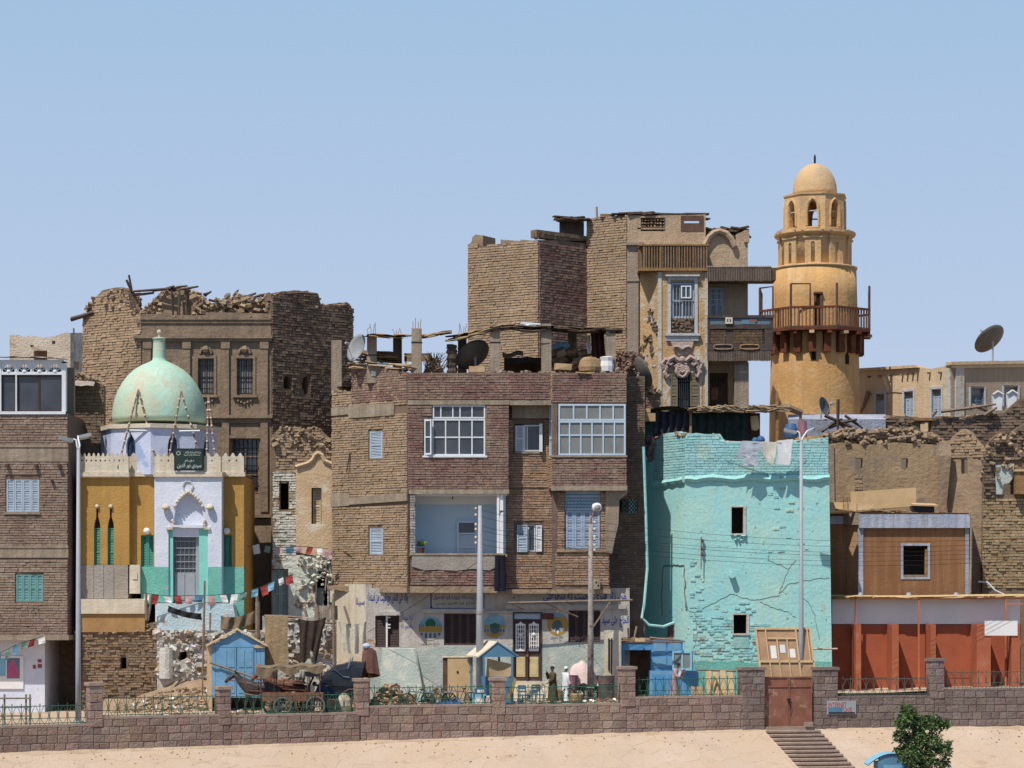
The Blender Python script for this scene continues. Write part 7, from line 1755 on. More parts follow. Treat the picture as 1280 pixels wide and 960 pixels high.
# ================================================================ orange shop
t = thing('orange_shop', 'Low shop with orange bays, white fascia and a brown upper room edged in blue grey', 'shop', (PX(1150, 4.5), 4.5, .5))
fu, fc = FF(4.6), Fr(1058, 5.6, 1077, 4.6); fz = Fr(1030, 5.6, 1058, 5.6)
wq = (1129, 682, 1159.5, 721)
mb = MB(); mb.ppanel(fu, (1077, 641, 1209, 752), [wq], -.35, 0); mb.ppanel(fz, (1037, 640, 1058, 752), (), -.35, 0); mb.fbox(fu, fu.up(1206), fu.up(1209), 1, PZ(641, 4.6), -3.5, -.352); mb.build('upper_wall', brownbox, t)
mb = MB(); mb.ppanel(fc, (1058.2, 641, 1076.8, 752), (), -.35, 0); mb.build('corner_wall', M('sandy_brown_paint', [(.40, .22, .115), (.46, .27, .15)], sc=.8, bump=.2), t)  # corner face in a lighter brown, sunlight put into its colour
mb = MB(); mb.pbox(fu, 1073, 643, 1211.5, 660, -.4, .22); mb.pbox(fz, 1036, 645, 1062, 655, -.3, .10); mb.pbox(fu, 1072.5, 660.1, 1079, 749, -.3, .05); mb.pbox(fu, 1206.5, 660.1, 1211, 752, -.3, .06); mb.build('slab_edge', slabblue, t)
MB().ppanel(fc, (1058, 641, 1077.5, 656), (), -.3, .2).build('slab_corner', conc, t)
MB().add([P(1037, 641.5, 5.7), P(1060, 641.5, 5.5), P(1074, 641.5, 4.5), P(1211, 641.5, 4.5), P(1211, 641.5, 8), P(1037, 641.5, 8)], [(0, 1, 2, 3, 4, 5)]).build('roof', earth, t)
mb = MB(); x0, y0, x1, y1 = wq
for b in ((x0 - 3, y0 - 3, x0, y1 + 3), (x1, y0 - 3, x1 + 3, y1 + 3), (x0, y0 - 3, x1, y0), (x0, y1, x1, y1 + 3)): mb.pbox(fu, *b, -.02, .04)
mb.build('window_frame', slabblue, t); mb = MB(); mb.pbox(fu, x1 - 3, y0 + 4, x1 - .3, y1 - 1, -.3, -.05); mb.pbox(fu, x0, y1 - 2.5, x1, y1 - .3, -.3, .02); mb.build('timber_frame', wood, t)
MB().pbox(fu, 1085, 660, 1205, 745, -3.3, -3.1).build('back_wall', roomm, t)
mb = MB(); mb.tube([fu.px(1211, 643, .2), fu.px(1213.5, 650, .15), fu.px(1213, 700, .1), fu.px(1212, 750, .1)], .06, 6); mb.build('down_pipe', conc, t)
for x in (1074, 1134, 1193): 
    mb = MB(); mb.lathe(fu.px(x, 745, .5), [(.03, -.1), (.16, 0), (.1, .16), (.03, .18)], 8); mb.tube([fu.px(x, 743, .0), fu.px(x, 742, .5)], .03, 5); mb.build('floodlight', steel, t)
fs = FF(4.0); fk = FF(4.12)
mb = MB(); mb.pbox(fs, 1040, 749, 1275, 780, -.3, 0); mb.build('fascia', fasciam, t)
mb = MB(); mb.pbox(FF(2.25), 1231, 776, 1272, 794.5, -.1, 0); mb.build('sign_panel', fasciam, t)
mb = MB(); mb.pbox(fk, 1038, 780.4, 1276, 905, -.3, 0); mb.build('shop_back', orange, t)
bays = [(1040, 1070), (1077, 1115), (1124, 1163), (1171, 1221), (1239, 1264)]
shm = M('orange_shutter', [(.33, .09, .045), (.39, .11, .055)], sc=1.2, bump=.1, rough=.65)
for a, b in bays:
    so_ = MB(); so_.pbox(fk, a, 781, b, 905, .0, .05)
    for y in (783, 846): so_.pbox(fk, a + .8, y, b - .8, y + 1.2, .051, .07)
    so_.build('bay_panel', shm, t)
for a, b in ((1070, 1076.5), (1115, 1123.5), (1163.5, 1170), (1221, 1238.5), (1264.5, 1275)):
    MB().pbox(FF(2.3), a, 780.5, b, 905, -1.78, .0).build('pier', orange, t)
for x, yb in ((1078, 790), (1125, 790)): pass
mb = MB(); 
def aw(v): return lambda u, w_: P(1037 + 245 * u, 745.5 + .8 * math.sin(u * 5) + v - 2.2 * w_, 3.2 + 1.0 * w_)
mb.grid(aw(0), 40, 2); mb.grid(aw(1.8), 40, 2)
for _ in range(160):
    x = rnd(1037, 1270); y = 745.5 + .8 * math.sin((x - 1037) / 245 * 5); mb.tube([P(x, y + rnd(-.5, 2), 3.2 + rnd(-.05, .6)), P(x + rnd(6, 22), y + rnd(-.5, 2), 3.2 + rnd(-.05, .6))], .03, 4)
mb.build('reed_awning', M('yellow_reed', [(.50, .34, .16), (.62, .45, .24)], sc=3, bump=.3), t)
oi = paint('orange_iron', (.55, .19, .10)); fo = FF(3.3)
for x in (1069.3, 1148.3, 1257): MB().pbox(fo, x - 1, 748, x + 1, 905, -.05, .05).build('awning_post', oi, t)
mb = MB(); mb.pbox(fo, 1068, 747.3, 1280, 748.8, -.05, .045); mb.pbox(fo, 1258, 754, 1280, 755.5, -.05, .04); mb.build('awning_beam', oi, t)
j = thing('roof_junk', 'Sheets of board and rubbish lying on the blue-edged shop roof', 'boards', P(1080, 641, 6))
for q, r_, m in (((1105, 624, 6.3), (3.3, .08, 1.0), cardb), ((1052, 634, 5.2), (1.5, .1, .5), ply), ((1076, 634, 5.3), (1.2, .3, .35), palew), ((1046, 640, 4.9), (1.2, .6, .1), palew)): MB().obox(P(*q), r_, (rnd(-.3, .0), rnd(-.1, .12), rnd(-.1, .1)), .05).build('board', m, j)
mb = MB(); 
for _ in range(30): mb.obox(P(rnd(1040, 1150), rnd(638, 641), 5.2 + rnd(-.5, .8)), (rnd(.3, 1.3), .2, .06), (rnd(-.2, .2), rnd(-.15, .15), rnd(-.6, .6)))
mb.build('scraps', wood, j, kind='stuff')
for x in (1054, 1059): MB().tube([P(x, 641, 5.0), P(x + rnd(-1, 1), 622, 5.0)], .02, 4).build('rebar', rust, j)
bx = thing('black_box', 'Black box with a pale lid on the shop roof', 'box', P(1155, 641, 5.2)); MB().pbox(FF(5), 1140, 632, 1168, 641.5, -.7, 0).build('case', blackm, bx); MB().obox(P(1155, 630.8, 5.3), (1.25, .95, .07), (.12, .03, .0)).build('lid', palew, bx)
# ================================================================ street: lamps, poles, wires
def base(x, Y): X = PX(x, Y); return Vector((X, Y, street_z(X)))
def lamp_head(t, c, dr, m=None):
    f_ = MB(); a = math.atan2(dr.y, dr.x)
    f_.obox(c, (.62, .26, .16), (0, -.22 if dr.x > 0 else .22, 0), .12); h = f_.build('lamp_head', m or dishl, t)
    MB().obox(c - Vector((0, 0, .1)), (.40, .2, .05), (0, -.22 if dr.x > 0 else .22, 0)).build('diffuser', cream, h)
def street_lamp(label, x, Y, yt, heads, r0):
    b = base(x, Y); t = thing('street_lamp', label, 'street lamp', b, 'tall double-armed street lamps'); top = P(x, yt, Y); top.x = b.x
    MB().tube([b - Vector((0, 0, .3)), b + Vector((0, 0, 3)), top], [r0, r0 * .9, r0 * .55], 12).build('pole', steel, t, smooth=True)
    MB().tube([b, b + Vector((0, 0, .12))], r0 * 1.8, 12).build('base_plate', steel, t)
    for (hx, hy, k) in heads:
        c = P(hx, hy, Y + k); d = Vector((1 if hx > x else -1, 0, 0)); q = c - d * .3
        MB().tube([top - Vector((0, 0, .1)), top + Vector((0, 0, .18)) + d * .06, top.lerp(q, .45) + Vector((0, 0, .22)), q], [.05, .045, .04, .04], 7).build('arm', white, t, smooth=True); lamp_head(t, c, d)
street_lamp('Tallest grey lamp pole in front of the left brick block and ochre shrine', 98, -12.4, 562, [(83, 549, 0), (106, 545, .9)], .135)
street_lamp('Tall grey lamp pole rising in front of the turquoise house by the gate', 1001.5, -1.0, 552, [(988, 539, 0), (1026, 535, .6)], .13)
b = base(600, -3.6); t = thing('utility_pole', 'Grey steel wire pole with insulators and a white wrap, before the blue loggia', 'pole', b, 'steel poles carrying the wires')
tp = P(600, 632, -3.6)
MB().tube([b, P(600, 767, -3.6), tp], [.19, .17, .085], 12).build('pole', steel, t, smooth=True)
MB().tube([P(600, 767.5, -3.6), P(600, 764, -3.6)], .19, 12).build('collar', conc, t)
INS = {}
def insulators(t, x, ys, Y, sd):
    for y in ys:
        p = P(x, y, Y); a = MB().tube([p - Vector((.14, 0, 0)), p + Vector((.22, 0, 0))] if sd > 0 else [p + Vector((.14, 0, 0)), p - Vector((.22, 0, 0))], .025, 5).build('cross_arm', rust, t)
        c = p + Vector((.2 * sd, 0, .05)); MB().lathe(c, [(.03, -.05), (.06, -.03), (.06, .03), (.03, .07)], 7).build('insulator', cream, a); INS.setdefault(x, []).append(c)
insulators(t, 600, (637, 645, 657, 663, 673, 680), -3.6, -1)
b = base(738, -3.0); t = thing('utility_pole', 'Paint-flecked wire pole topped by a round lamp, before the lattice-topped blue window', 'pole', b, 'steel poles carrying the wires')
MB().tube([b, P(738.5, 780, -3), P(738, 655, -3)], [.16, .14, .09], 12).build('pole', M('flaking_pole', [(.24, .21, .19), (.36, .32, .30)], sc=4, bump=.3, patch=[((.20, .10, .07), 3, .6, .03)]), t, smooth=True)
insulators(t, 738, (654, 663, 672, 675, 683, 689), -3.0, 1)
MB().tube([P(738, 657, -3), P(739, 648, -3), P(743, 640, -3.1), P(745, 636, -3.2)], .05, 6).build('arm', rust, t)
h = MB().lathe(P(746, 634, -3.3), [(.05, -.18), (.2, -.15), (.24, 0), (.2, .14), (.08, .2)], 14).build('lamp_head', fasciam, t, smooth=True)
MB().ball(P(746.5, 634.5, -3.46), .16, 10, 6, (1, .6, 1)).build('diffuser', dishl, h, smooth=True)
wt = thing('overhead_wires', 'Bundle of thin overhead wires strung between the two steel poles and over the turquoise house', 'wires', P(738, 675, -3))
wires = []
for a, c in zip(INS[600], INS[738]): wires.append((a, c, .25))
for k, c in enumerate(INS[738]): wires.append((c, P(1290, 672 + 5.5 * k, 1.2), .5))
for a, c, s_ in wires:
    MB().tube([a.lerp(c, q / 8) - Vector((0, 0, s_ * 4 * (q / 8) * (1 - q / 8))) for q in range(9)], .008, 4).build('wire', blackm, wt)
for a, c in ((P(738, 690, -3), P(633, 660, .2)), (P(740, 690, -3), P(804, 752, 1.0)), (P(320, 655, 3), P(345, 640, 3)), (P(48, 580, -1.2), P(90, 527, 3.2)), (P(600, 700, -3.6), P(460, 790, .8))):
    MB().tube([a.lerp(c, q / 6) - Vector((0, 0, .5 * (q / 6) * (1 - q / 6))) for q in range(7)], .012, 4).build('wire', blackm, wt)

# ================================================================ figures
def skinned(pts, edges, root=0, sub=1):
    me = bpy.data.meshes.new('skin'); me.from_pydata([p[:3] for p in pts], edges, []); o = bpy.data.objects.new('skin', me); COL.objects.link(o)
    md = o.modifiers.new('s', 'SKIN'); md.use_smooth_shade = True
    for i, p in enumerate(pts):
        r = p[3] if isinstance(p[3], tuple) else (p[3], p[3]); sv = me.skin_vertices[0].data[i]; sv.radius = r; sv.use_root = (i == root)
    sb = o.modifiers.new('d', 'SUBSURF'); sb.levels = sub; sb.render_levels = sub
    bpy.context.view_layer.update(); ev = bpy.data.meshes.new_from_object(o.evaluated_get(bpy.context.evaluated_depsgraph_get()))
    mb = MB(); mb.add([v.co.copy() for v in ev.vertices], [tuple(f.vertices) for f in ev.polygons]); bpy.data.objects.remove(o); return mb
def person(label, loc, yaw, J, robe, hair, sleeve=None, cap=None, robe_fn=None, sc=1.0):
    t = thing('person', label, 'person', loc); d = dict(pe=(0, 0, .95), wa=(0, 0, 1.12), ch=(0, 0, 1.32), ne=(0, 0, 1.49), h0=(0, -.03, 1.56), h1=(0, -.03, 1.655), h2=(0, 0, 1.73),
        sL=(.19, 0, 1.42), eL=(.25, .02, 1.14), wL=(.25, -.08, .90), sR=(-.19, 0, 1.42), eR=(-.25, .02, 1.14), wR=(-.25, -.08, .90),
        pL=(.09, 0, .9), kL=(.1, -.02, .5), aL=(.1, .02, .09), tL=(.1, -.16, .04), pR=(-.09, 0, .9), kR=(-.1, -.02, .5), aR=(-.1, .02, .09), tR=(-.1, -.16, .04)); d.update({k: v for k, v in J.items() if k != 'face'})
    mt = Matrix.Rotation(yaw, 3, 'Z'); W_ = lambda p: Vector(loc) + mt @ (Vector(p) * sc)
    rad_ = dict(pe=.13, wa=.12, ch=(.15, .11), ne=.05, h0=.072, h1=.092, h2=.06, sL=.065, eL=.042, wL=.028, sR=.065, eR=.042, wR=.028, pL=.085, kL=.055, aL=.038, tL=.03, pR=.085, kR=.055, aR=.038, tR=.03)
    ks = list(d); idx = {k: i for i, k in enumerate(ks)}
    hand = {}
    pts = [(*d[k], rad_[k]) for k in ks]; ed = [('pe', 'wa'), ('wa', 'ch'), ('ch', 'ne'), ('ne', 'h0'), ('h0', 'h1'), ('h1', 'h2')]
    for s_ in 'LR': ed += [('ch', 's' + s_), ('s' + s_, 'e' + s_), ('e' + s_, 'w' + s_), ('pe', 'p' + s_), ('p' + s_, 'k' + s_), ('k' + s_, 'a' + s_), ('a' + s_, 't' + s_)]
    ed = [(idx[a], idx[b]) for a, b in ed]
    for s_ in 'LR':
        w_, e_ = Vector(d['w' + s_]), Vector(d['e' + s_]); dr = (w_ - e_).normalized(); pl = w_ + dr * .07; hand[s_] = (pl, dr); pts.append((*pl, (.036, .022))); ed.append((idx['w' + s_], len(pts) - 1))
    mb = skinned(pts, ed)
    for s_ in 'LR':
        pl, dr = hand[s_]; sd = dr.cross(Vector((0, 1, 0))); sd = sd.normalized() if sd.length > .1 else Vector((1, 0, 0)); nr = sd.cross(dr).normalized()
        for k in range(4):
            L_ = (.07, .085, .08, .06)[k]; a = pl + sd * (.030 - .02 * k) + dr * .01; mb.tube([a, a + dr * L_ * .55 + nr * .008, a + dr * L_ * .9 + nr * .03], [.010, .009, .006], 5)
        a = pl + sd * .035 - dr * .03; mb.tube([a, a + sd * .02 + dr * .03, a + sd * .022 + dr * .06 + nr * .015], [.012, .010, .007], 5)
    h0, h1, h2 = Vector(d['h0']), Vector(d['h1']), Vector(d['h2']); up = (h2 - Vector(d['ne'])).normalized(); fw = Vector(J.get('face', (0, -1, 0))).normalized(); fw = (fw - up * fw.dot(up)).normalized(); sd = up.cross(fw)
    fc = h1 + fw * .088; mb.tube([fc + up * .015, fc - up * .02 + fw * .022, fc - up * .035 + fw * .005], [.010, .016, .012], 6)
    for k in (-1, 1): mb.ball(h1 + sd * .092 * k - up * .01, .028, 6, 4, (.6, 1, 1.2))
    mb.tube([fc - up * .062 - sd * .025 - fw * .006, fc - up * .064 + fw * .004, fc - up * .062 + sd * .025 - fw * .006], [.006, .009, .006], 5)
    def out(m_, nm, mat, smooth=True, par=t): m_.v = [W_(v) for v in m_.v]; return m_.build(nm, mat, par, smooth=smooth)
    bo = out(mb, 'body', skin)
    e = MB()
    for k in (-1, 1): e.ball(fc + sd * .034 * k + up * .018 - fw * .004, .012, 6, 4)
    out(e, 'eyes', haird, par=bo)
    hb = MB(); hc = h1 + up * .03 - fw * .012; N_ = 12; fs_ = []
    vs = []
    for i in range(6):
        th = math.pi * .58 * i / 5
        for k in range(N_):
            a = 2 * math.pi * k / N_; q = (sd * math.cos(a) + fw * math.sin(a) * (1 if math.sin(a) < 0 else .96)); drop = .03 * (math.sin(a) < -.2) * (i == 5); vs.append(hc + q * math.sin(th) * .104 + up * (math.cos(th) * .088 - drop))
    for i in range(5):
        for k in range(N_): fs_.append((i * N_ + (k + 1) % N_, i * N_ + k, (i + 1) * N_ + k, (i + 1) * N_ + (k + 1) % N_))
    hb.add(vs, fs_); out(hb, 'cap' if cap else 'hair', cap or hair)
    g = MB(); robe_fn(g, d); out(g, 'robe', robe)
    if sleeve is not None:
        for s_ in 'LR':
            g = MB(); a, b_, c = Vector(d['s' + s_]), Vector(d['e' + s_]), Vector(d['w' + s_]); g.tube([a + (Vector(d['ch']) - a) * .25, a, a.lerp(b_, .6), b_, b_.lerp(c, .5), b_.lerp(c, .9)], [.085, .09, .078, .074, .07, .075], 10, False); out(g, 'sleeve', sleeve)
    s = MB()
    for q in 'LR': a, b_ = Vector(d['a' + q]), Vector(d['t' + q]); s.tube([a + Vector((0, .06, -.055)), a + Vector((0, 0, -.045)), b_ + Vector((0, -.06, -.005))], [.045, .052, .04], 7)
    out(s, 'shoes', darkw)
    return t
def galabiya(z0=.10, w_=1.0, tilt=0.0):
    def f(g, d):
        rings = [(1.47, .10, .08), (1.44, .19, .11), (1.36, .225, .135), (1.15, .20, .14), (.95, .215, .16), (.6, .235, .185), (.3, .26, .21), (z0, .285, .23)]
        n = 22; vs = []; fs = []
        for z, rx, ry in rings:
            for k in range(n):
                a = 2 * math.pi * k / n; q = 1 + .07 * math.sin(5 * a + 1) * max(0, 1.2 - z); zz = max(0, z - .9); vs.append(Vector((rx * w_ * q * math.cos(a), ry * w_ * q * math.sin(a) - tilt * zz, z)))
        for i in range(len(rings) - 1):
            for k in range(n): k2 = (k + 1) % n; fs.append((i * n + k2, i * n + k, (i + 1) * n + k, (i + 1) * n + k2))
        g.add(vs, fs)
    return f
def jacket_trousers(g, d):
    v = lambda k: Vector(d[k])
    g.tube([v('pe') - (v('wa') - v('pe')) * .6, v('pe'), v('wa'), v('ch'), v('ch').lerp(v('ne'), .75)], [.18, .18, .17, .20, .11], 14)
    for q in 'LR': g.tube([v('p' + q), v('p' + q).lerp(v('k' + q), .5), v('k' + q), v('k' + q).lerp(v('a' + q), .55), v('a' + q) + Vector((0, 0, .02))], [.11, .105, .09, .085, .08], 10)
olivec = paint('olive_brown_cloth', (.085, .065, .035), rough=.95); navy = paint('navy_cloth', (.03, .05, .12), rough=.95); pinkc = paint('greyish_pink_cloth', (.42, .30, .31), rough=.95); greyc = paint('grey_green_cloth', (.30, .30, .25), rough=.95); whitec = paint('white_cloth', (.80, .80, .82), rough=.9)
person('Man in a dark olive brown coat raising a hand to his face', base(691, -4.4), R(-75), dict(eR=(-.27, -.16, 1.20), wR=(-.10, -.26, 1.46), eL=(.26, -.06, 1.16), wL=(.16, -.24, 1.02), face=(0, -1, 0)), olivec, haird, olivec, None, galabiya(.14, 1.18), 1.0)
person('Man in a long white robe and white cap facing away, beside the man in brown', base(707, -3.9), R(120), dict(eL=(.27, -.04, 1.15), wL=(.22, -.24, 1.0), h1=(0, -.04, 1.655)), whitec, haird, whitec, whitec, galabiya(.10, 1.0), .98)
cp_ = person('Man in a greyish pink robe with a pale scarf, leaning at the blue counter', base(843, -2.0), R(60), dict(ch=(0, -.10, 1.32), ne=(0, -.15, 1.49), h0=(0, -.20, 1.55), h1=(0, -.22, 1.645), h2=(0, -.18, 1.72), sL=(.19, -.10, 1.42), sR=(-.19, -.10, 1.42), eL=(.24, -.30, 1.22), wL=(.15, -.46, 1.38), eR=(-.25, -.22, 1.12), wR=(-.20, -.46, 1.06)), pinkc, haird, pinkc, None, galabiya(.10, 1.0, .22), .98)
sc_ = MB(); bb_ = base(843, -2.0); sc_.grid(lambda u, v: bb_ + Vector((.14 + .12 * u + .06 * math.sin(v * 5), -.12 - .14 * u, 1.52 - .55 * v - .05 * u)), 5, 8); sc_.build('scarf', MATS['pale_grey_blue_cloth'], cp_, smooth=True)

# ================================================================ horse, wagon, carriage
def wheel(t, c, r, m, ax=Vector((0, 1, 0)), sp=10, tw=.05):
    rim = MB(); e1 = ax.cross(Vector((0, 0, 1))).normalized(); e2 = Vector((0, 0, 1)); n = 22
    rim.tube([c + (e1 * math.cos(2 * math.pi * k / n) + e2 * math.sin(2 * math.pi * k / n)) * r for k in range(n + 1)], tw, 6, False); w_ = rim.build('wheel', m, t)
    s_ = MB(); s_.tube([c - ax * .1, c + ax * .1], .06, 8)
    for k in range(sp): s_.tube([c, c + (e1 * math.cos(2 * math.pi * k / sp) + e2 * math.sin(2 * math.pi * k / sp)) * r], .014, 4)
    s_.build('spokes', m, w_); return w_
YH = -8.7; b = base(300, YH); sx = 1.0
def horse(name, label, x, Y, coat, pose=0):
    o = base(x, Y); t = thing('horse', label, 'horse', o)
    # facing -X
    H_ = [(1.05, 0, 1.12, (.19, .24)), (.55, 0, 1.07, (.22, .26)), (0, 0, 1.10, (.20, .25)), (-.22, 0, 1.24, (.14, .23)), (-.42, 0, 1.45, (.10, .17)), (-.56, 0, 1.63, (.08, .11)), (-.70, 0, 1.57, (.085, .115)), (-.88, 0, 1.42, (.065, .08)), (-.99, 0, 1.31, (.06, .065)),
          (1.22, 0, 1.02, (.10, .12))]
    E_ = [(0, 1), (1, 2), (2, 3), (3, 4), (4, 5), (5, 6), (6, 7), (7, 8), (0, 9)]
    def leg(par, pts_):
        i = par
        for p in pts_: H_.append(p); E_.append((i, len(H_) - 1)); i = len(H_) - 1
    for sy, f, h in ((-.13, -.16 + pose, .10), (.13, .12, -.14)):
        leg(2, [(-.03, sy, .85, .105), (f * .5 - .02, sy, .55, .06), (f - .02, sy, .30, .038), (f + .03, sy, .09, .036), (f - .02, sy, .03, .05)])
        leg(0, [(1.08, sy, .85, .13), (1.0 + h * .3, sy, .66, .08), (1.18 + h, sy, .46, .05), (1.12 + h, sy, .12, .036), (1.06 + h, sy, .03, .05)])
    hs = 1.13; mb = skinned([(a * hs, b_ * hs, c * hs, ((r[0] * hs, r[1] * hs) if isinstance(r, tuple) else r * hs)) for a, b_, c, r in H_], E_, 1); 
    for s_ in (-1, 1): mb.tube([hs * Vector((-.55, .05 * s_, 1.70)), hs * Vector((-.57, .06 * s_, 1.78)), hs * Vector((-.57, .055 * s_, 1.85))], [.035, .03, .006], 6)
    mb.v = [o + v for v in mb.v]; bo = mb.build('body', coat, t, smooth=True)
    mn = MB()
    for k in range(16): q = k / 15; p = Vector((-.52 + .42 * q, rnd(-.02, .02), 1.72 - .42 * q)); mn.tube([o + hs * p, o + hs * p + Vector((.06, rnd(-.06, .06), -.05)), o + hs * p + Vector((.08, -.08, -.16))], [.03, .025, .008], 4)
    mn.build('mane', haird, t)
    tl = MB()
    for k in range(9): tl.tube([o + hs * Vector((1.25, 0, 1.1)), o + hs * Vector((1.36 + rnd(-.03, .03), rnd(-.04, .04), .95)), o + hs * Vector((1.36 + rnd(-.06, .08), rnd(-.07, .07), .45))], [.03, .03, .01], 4)
    tl.build('tail', haird, t)
    hn = MB(); ring = lambda cx_, cz, ry, rz, tl_=0: [o + hs * Vector((cx_ + tl_ * math.sin(2 * math.pi * k / 14), ry * math.cos(2 * math.pi * k / 14), cz + rz * math.sin(2 * math.pi * k / 14))) for k in range(15)]
    hn.tube(ring(-.1, 1.2, .2, .33, -.14), .04, 6, False); hn.tube(ring(.35, 1.09, .235, .285), .02, 5, False); hn.tube(ring(-.84, 1.42, .065, .075, .03), .014, 5, False); hn.tube(ring(-.68, 1.58, .085, .11, .08), .014, 5, False)
    for s_ in (-1, 1): hn.tube([o + hs * Vector((-.85, .07 * s_, 1.40)), o + hs * Vector((-.4, .14 * s_, 1.36)), o + hs * Vector((.3, .25 * s_, 1.22)), o + hs * Vector((1.5, .3 * s_, 1.2))], .012, 4); hn.tube([o + hs * Vector((-.05, .27 * s_, 1.0)), o + hs * Vector((1.3, .33 * s_, .92))], .035, 6)
    hn.build('harness', M('harness_leather', [(.10, .04, .03), (.2, .09, .06)], sc=6), t)
    bl_ = MB(); bl_.ball(o + hs * Vector((-.62, -.08, 1.58)), .035, 6, 4); bl_.build('blinker', blackm, t)
    return t
horse('horse', 'Dark grey harnessed horse facing left in front of the blue plank kiosk', 312, YH, M('dark_horse_coat', [(.035, .03, .032), (.075, .064, .06)], sc=3, rough=.5, bump=.05))
horse('horse', 'Brown horse harnessed to the black carriage, seen under the wagon canopy', 344, -6.9, M('brown_horse_coat', [(.10, .04, .025), (.17, .075, .045)], sc=3, rough=.5, bump=.05), .1)
def boxm(t, nm, m, *a): return MB().box(*a).build(nm, m, t)
t = thing('wagon', 'Low brown horse wagon with a sagging cloth canopy and four wheels', 'wagon', base(365, YH))
g = street_z(PX(365, YH)); q = lambda x: PX(x, YH)
brp = M('red_brown_wood', [(.15, .065, .045), (.24, .11, .075)], sc=2.5, bump=.3)
boxm(t, 'bed', brp, q(329), q(404), YH - .55, YH + .55, g + .62, g + .70)
for k in range(4): boxm(t, 'side_board', brp, q(329 + 19 * k) + .01, q(348 + 19 * k) - .01, YH - .60, YH - .56, g + .62, g + 1.02)
boxm(t, 'end_board', brp, q(404), q(405.5), YH - .55, YH + .55, g + .62, g + 1.0)
for x in (327.5, 344, 386, 401):
    MB().tube([Vector((q(x), YH - .5, g + .7)), Vector((q(x), YH - .5, PZ(841, YH)))], .025, 5).build('canopy_post', darkw, t)
    MB().tube([Vector((q(x), YH + .5, g + .7)), Vector((q(x), YH + .5, PZ(840, YH)))], .025, 5).build('canopy_post', darkw, t)
canv = M('brown_canvas', [(.15, .11, .07), (.24, .18, .115)], sc=2, bump=.2)
def can(u, v):
    z = PZ(833, YH) - .12 * math.sin(u * 3.14 * 3) ** 2 - (.33 * abs(v - .0) if v < .0 else 0); return Vector((q(322) + (q(405) - q(322)) * u, YH - .75 + 1.5 * v, PZ(832 - 2.0 * u, YH) - .10 * abs(math.sin(u * 9.4)) + .10 * math.sin(v * 3.14)))
mb = MB(); mb.grid(can, 24, 8); mb.grid(lambda u, v: can(u, 0) + Vector((0, -.03 * math.sin(u * 40), -(.26 + .1 * math.sin(u * 15) + (.12 if u < .25 else 0)) * v)), 40, 3); mb.build('canopy', canv, t, smooth=True)
tyre = paint('grey_tyre', (.14, .135, .12), rough=.9)
for x, yy, r in ((355, -.66, .38), (396, -.66, .40), (338, .5, .36), (376, .5, .38)): wheel(t, Vector((q(x), YH + yy, g + r + .01)), r, tyre, tw=.055)
for s_ in (-1, 1): MB().tube([Vector((q(330), YH + .35 * s_, g + .8)), Vector((q(305), YH + .34 * s_, g + .95))], .035, 6).build('shaft', wood, t)
rp = thing('rubble_heap', 'Pile of broken bricks behind the canopied wagon', 'rubble', base(362, -5.2)); mb = MB()
for _ in range(150): u = rnd(-1, 1); mb.chunk(base(360 + 30 * u, -5.2 + rnd(-.6, .6)) + Vector((0, 0, rnd(0, 1.55) * (1 - u * u))), rnd(.12, .24))
mb.build('bricks', rub, rp, kind='stuff')
# hooded carriage
YC = -6.9; t = thing('carriage', 'Black leather-hooded carriage with chrome hood irons behind the canopied wagon', 'carriage', base(420, YC)); g = street_z(PX(420, YC)); q = lambda x: PX(x, YC)
lea = M('black_leather', [(.012, .014, .02), (.025, .027, .036)], sc=3, rough=.28, bump=.06, spec=.5)
def hood(u, v):
    a = -.05 + 1.72 * u; A = Vector((q(449), 0, g + 1.15)); r = (q(449) - q(398)) * (1 - .04 * math.sin(u * 12) ** 2)
    s_ = (v - .5) * 2; rr = r * (1 - .10 * s_ ** 4); ang = R(172) - a * .95
    return Vector((A.x + rr * math.cos(ang), YC + .72 * s_, A.z + .98 * rr * math.sin(ang) * (.55 + .10 * (1 - s_ ** 2))))
mb = MB(); mb.grid(hood, 14, 12); n = len(mb.v)
mb.grid(lambda u, v: Vector((q(449), 0, g + 1.15)).lerp(hood(u, 0), v) + Vector((0, YC * (1 - v) - (.72) * (1 - v), 0)), 14, 4); mb.grid(lambda u, v: Vector((q(449), YC * (1 - v) + .72 * (1 - v), g + 1.15)).lerp(hood(u, 1), v), 14, 4); mb.build('hood', lea, t, smooth=True)
ch = M('chrome', [(.6, .6, .62)], rough=.15, metal=1.0, bump=0)
for s_ in (-1, 1): mb = MB(); y = YC - .76 if s_ < 0 else YC + .76; mb.tube([Vector((q(404), y, PZ(828, YC))), Vector((q(412), y, PZ(829, YC))), Vector((q(420), y, PZ(837, YC))), Vector((q(430), y, PZ(845, YC))), Vector((q(438), y, PZ(846, YC)))], .03, 6); mb.tube([Vector((q(440), y, PZ(822, YC))), Vector((q(436), y, PZ(836, YC)))], .03, 6); mb.build('hood_iron', ch, t)
mb = MB(); mb.box(q(405), q(452), YC - .6, YC + .6, g + .62, g + 1.16); mb.build('body', lea, t); boxm(t, 'driver_box', lea, q(383), q(400), YC - .5, YC + .5, g + 1.62, g + 1.78); boxm(t, 'footboard', darkw, q(366), q(381), YC - .5, YC + .5, g + 1.28, g + 1.34)
mb = MB(); mb.tube([Vector((q(380), YC, g + .66)), Vector((q(392), YC, g + 1.62))], .05, 6); mb.tube([Vector((q(380), YC, g + .66)), Vector((q(450), YC, g + .60))], .06, 6); mb.build('perch', darkw, t)
for x, r in ((384, .40), (441, .52)):
    for s_ in (-1, 1): wheel(t, Vector((q(x), YC + .72 * s_, g + r + .01)), r, paint('red_brown_wheel', (.16, .08, .06)), tw=.035, sp=12)
dl = Vector((q(389), YC, g + 1.8 - .86))
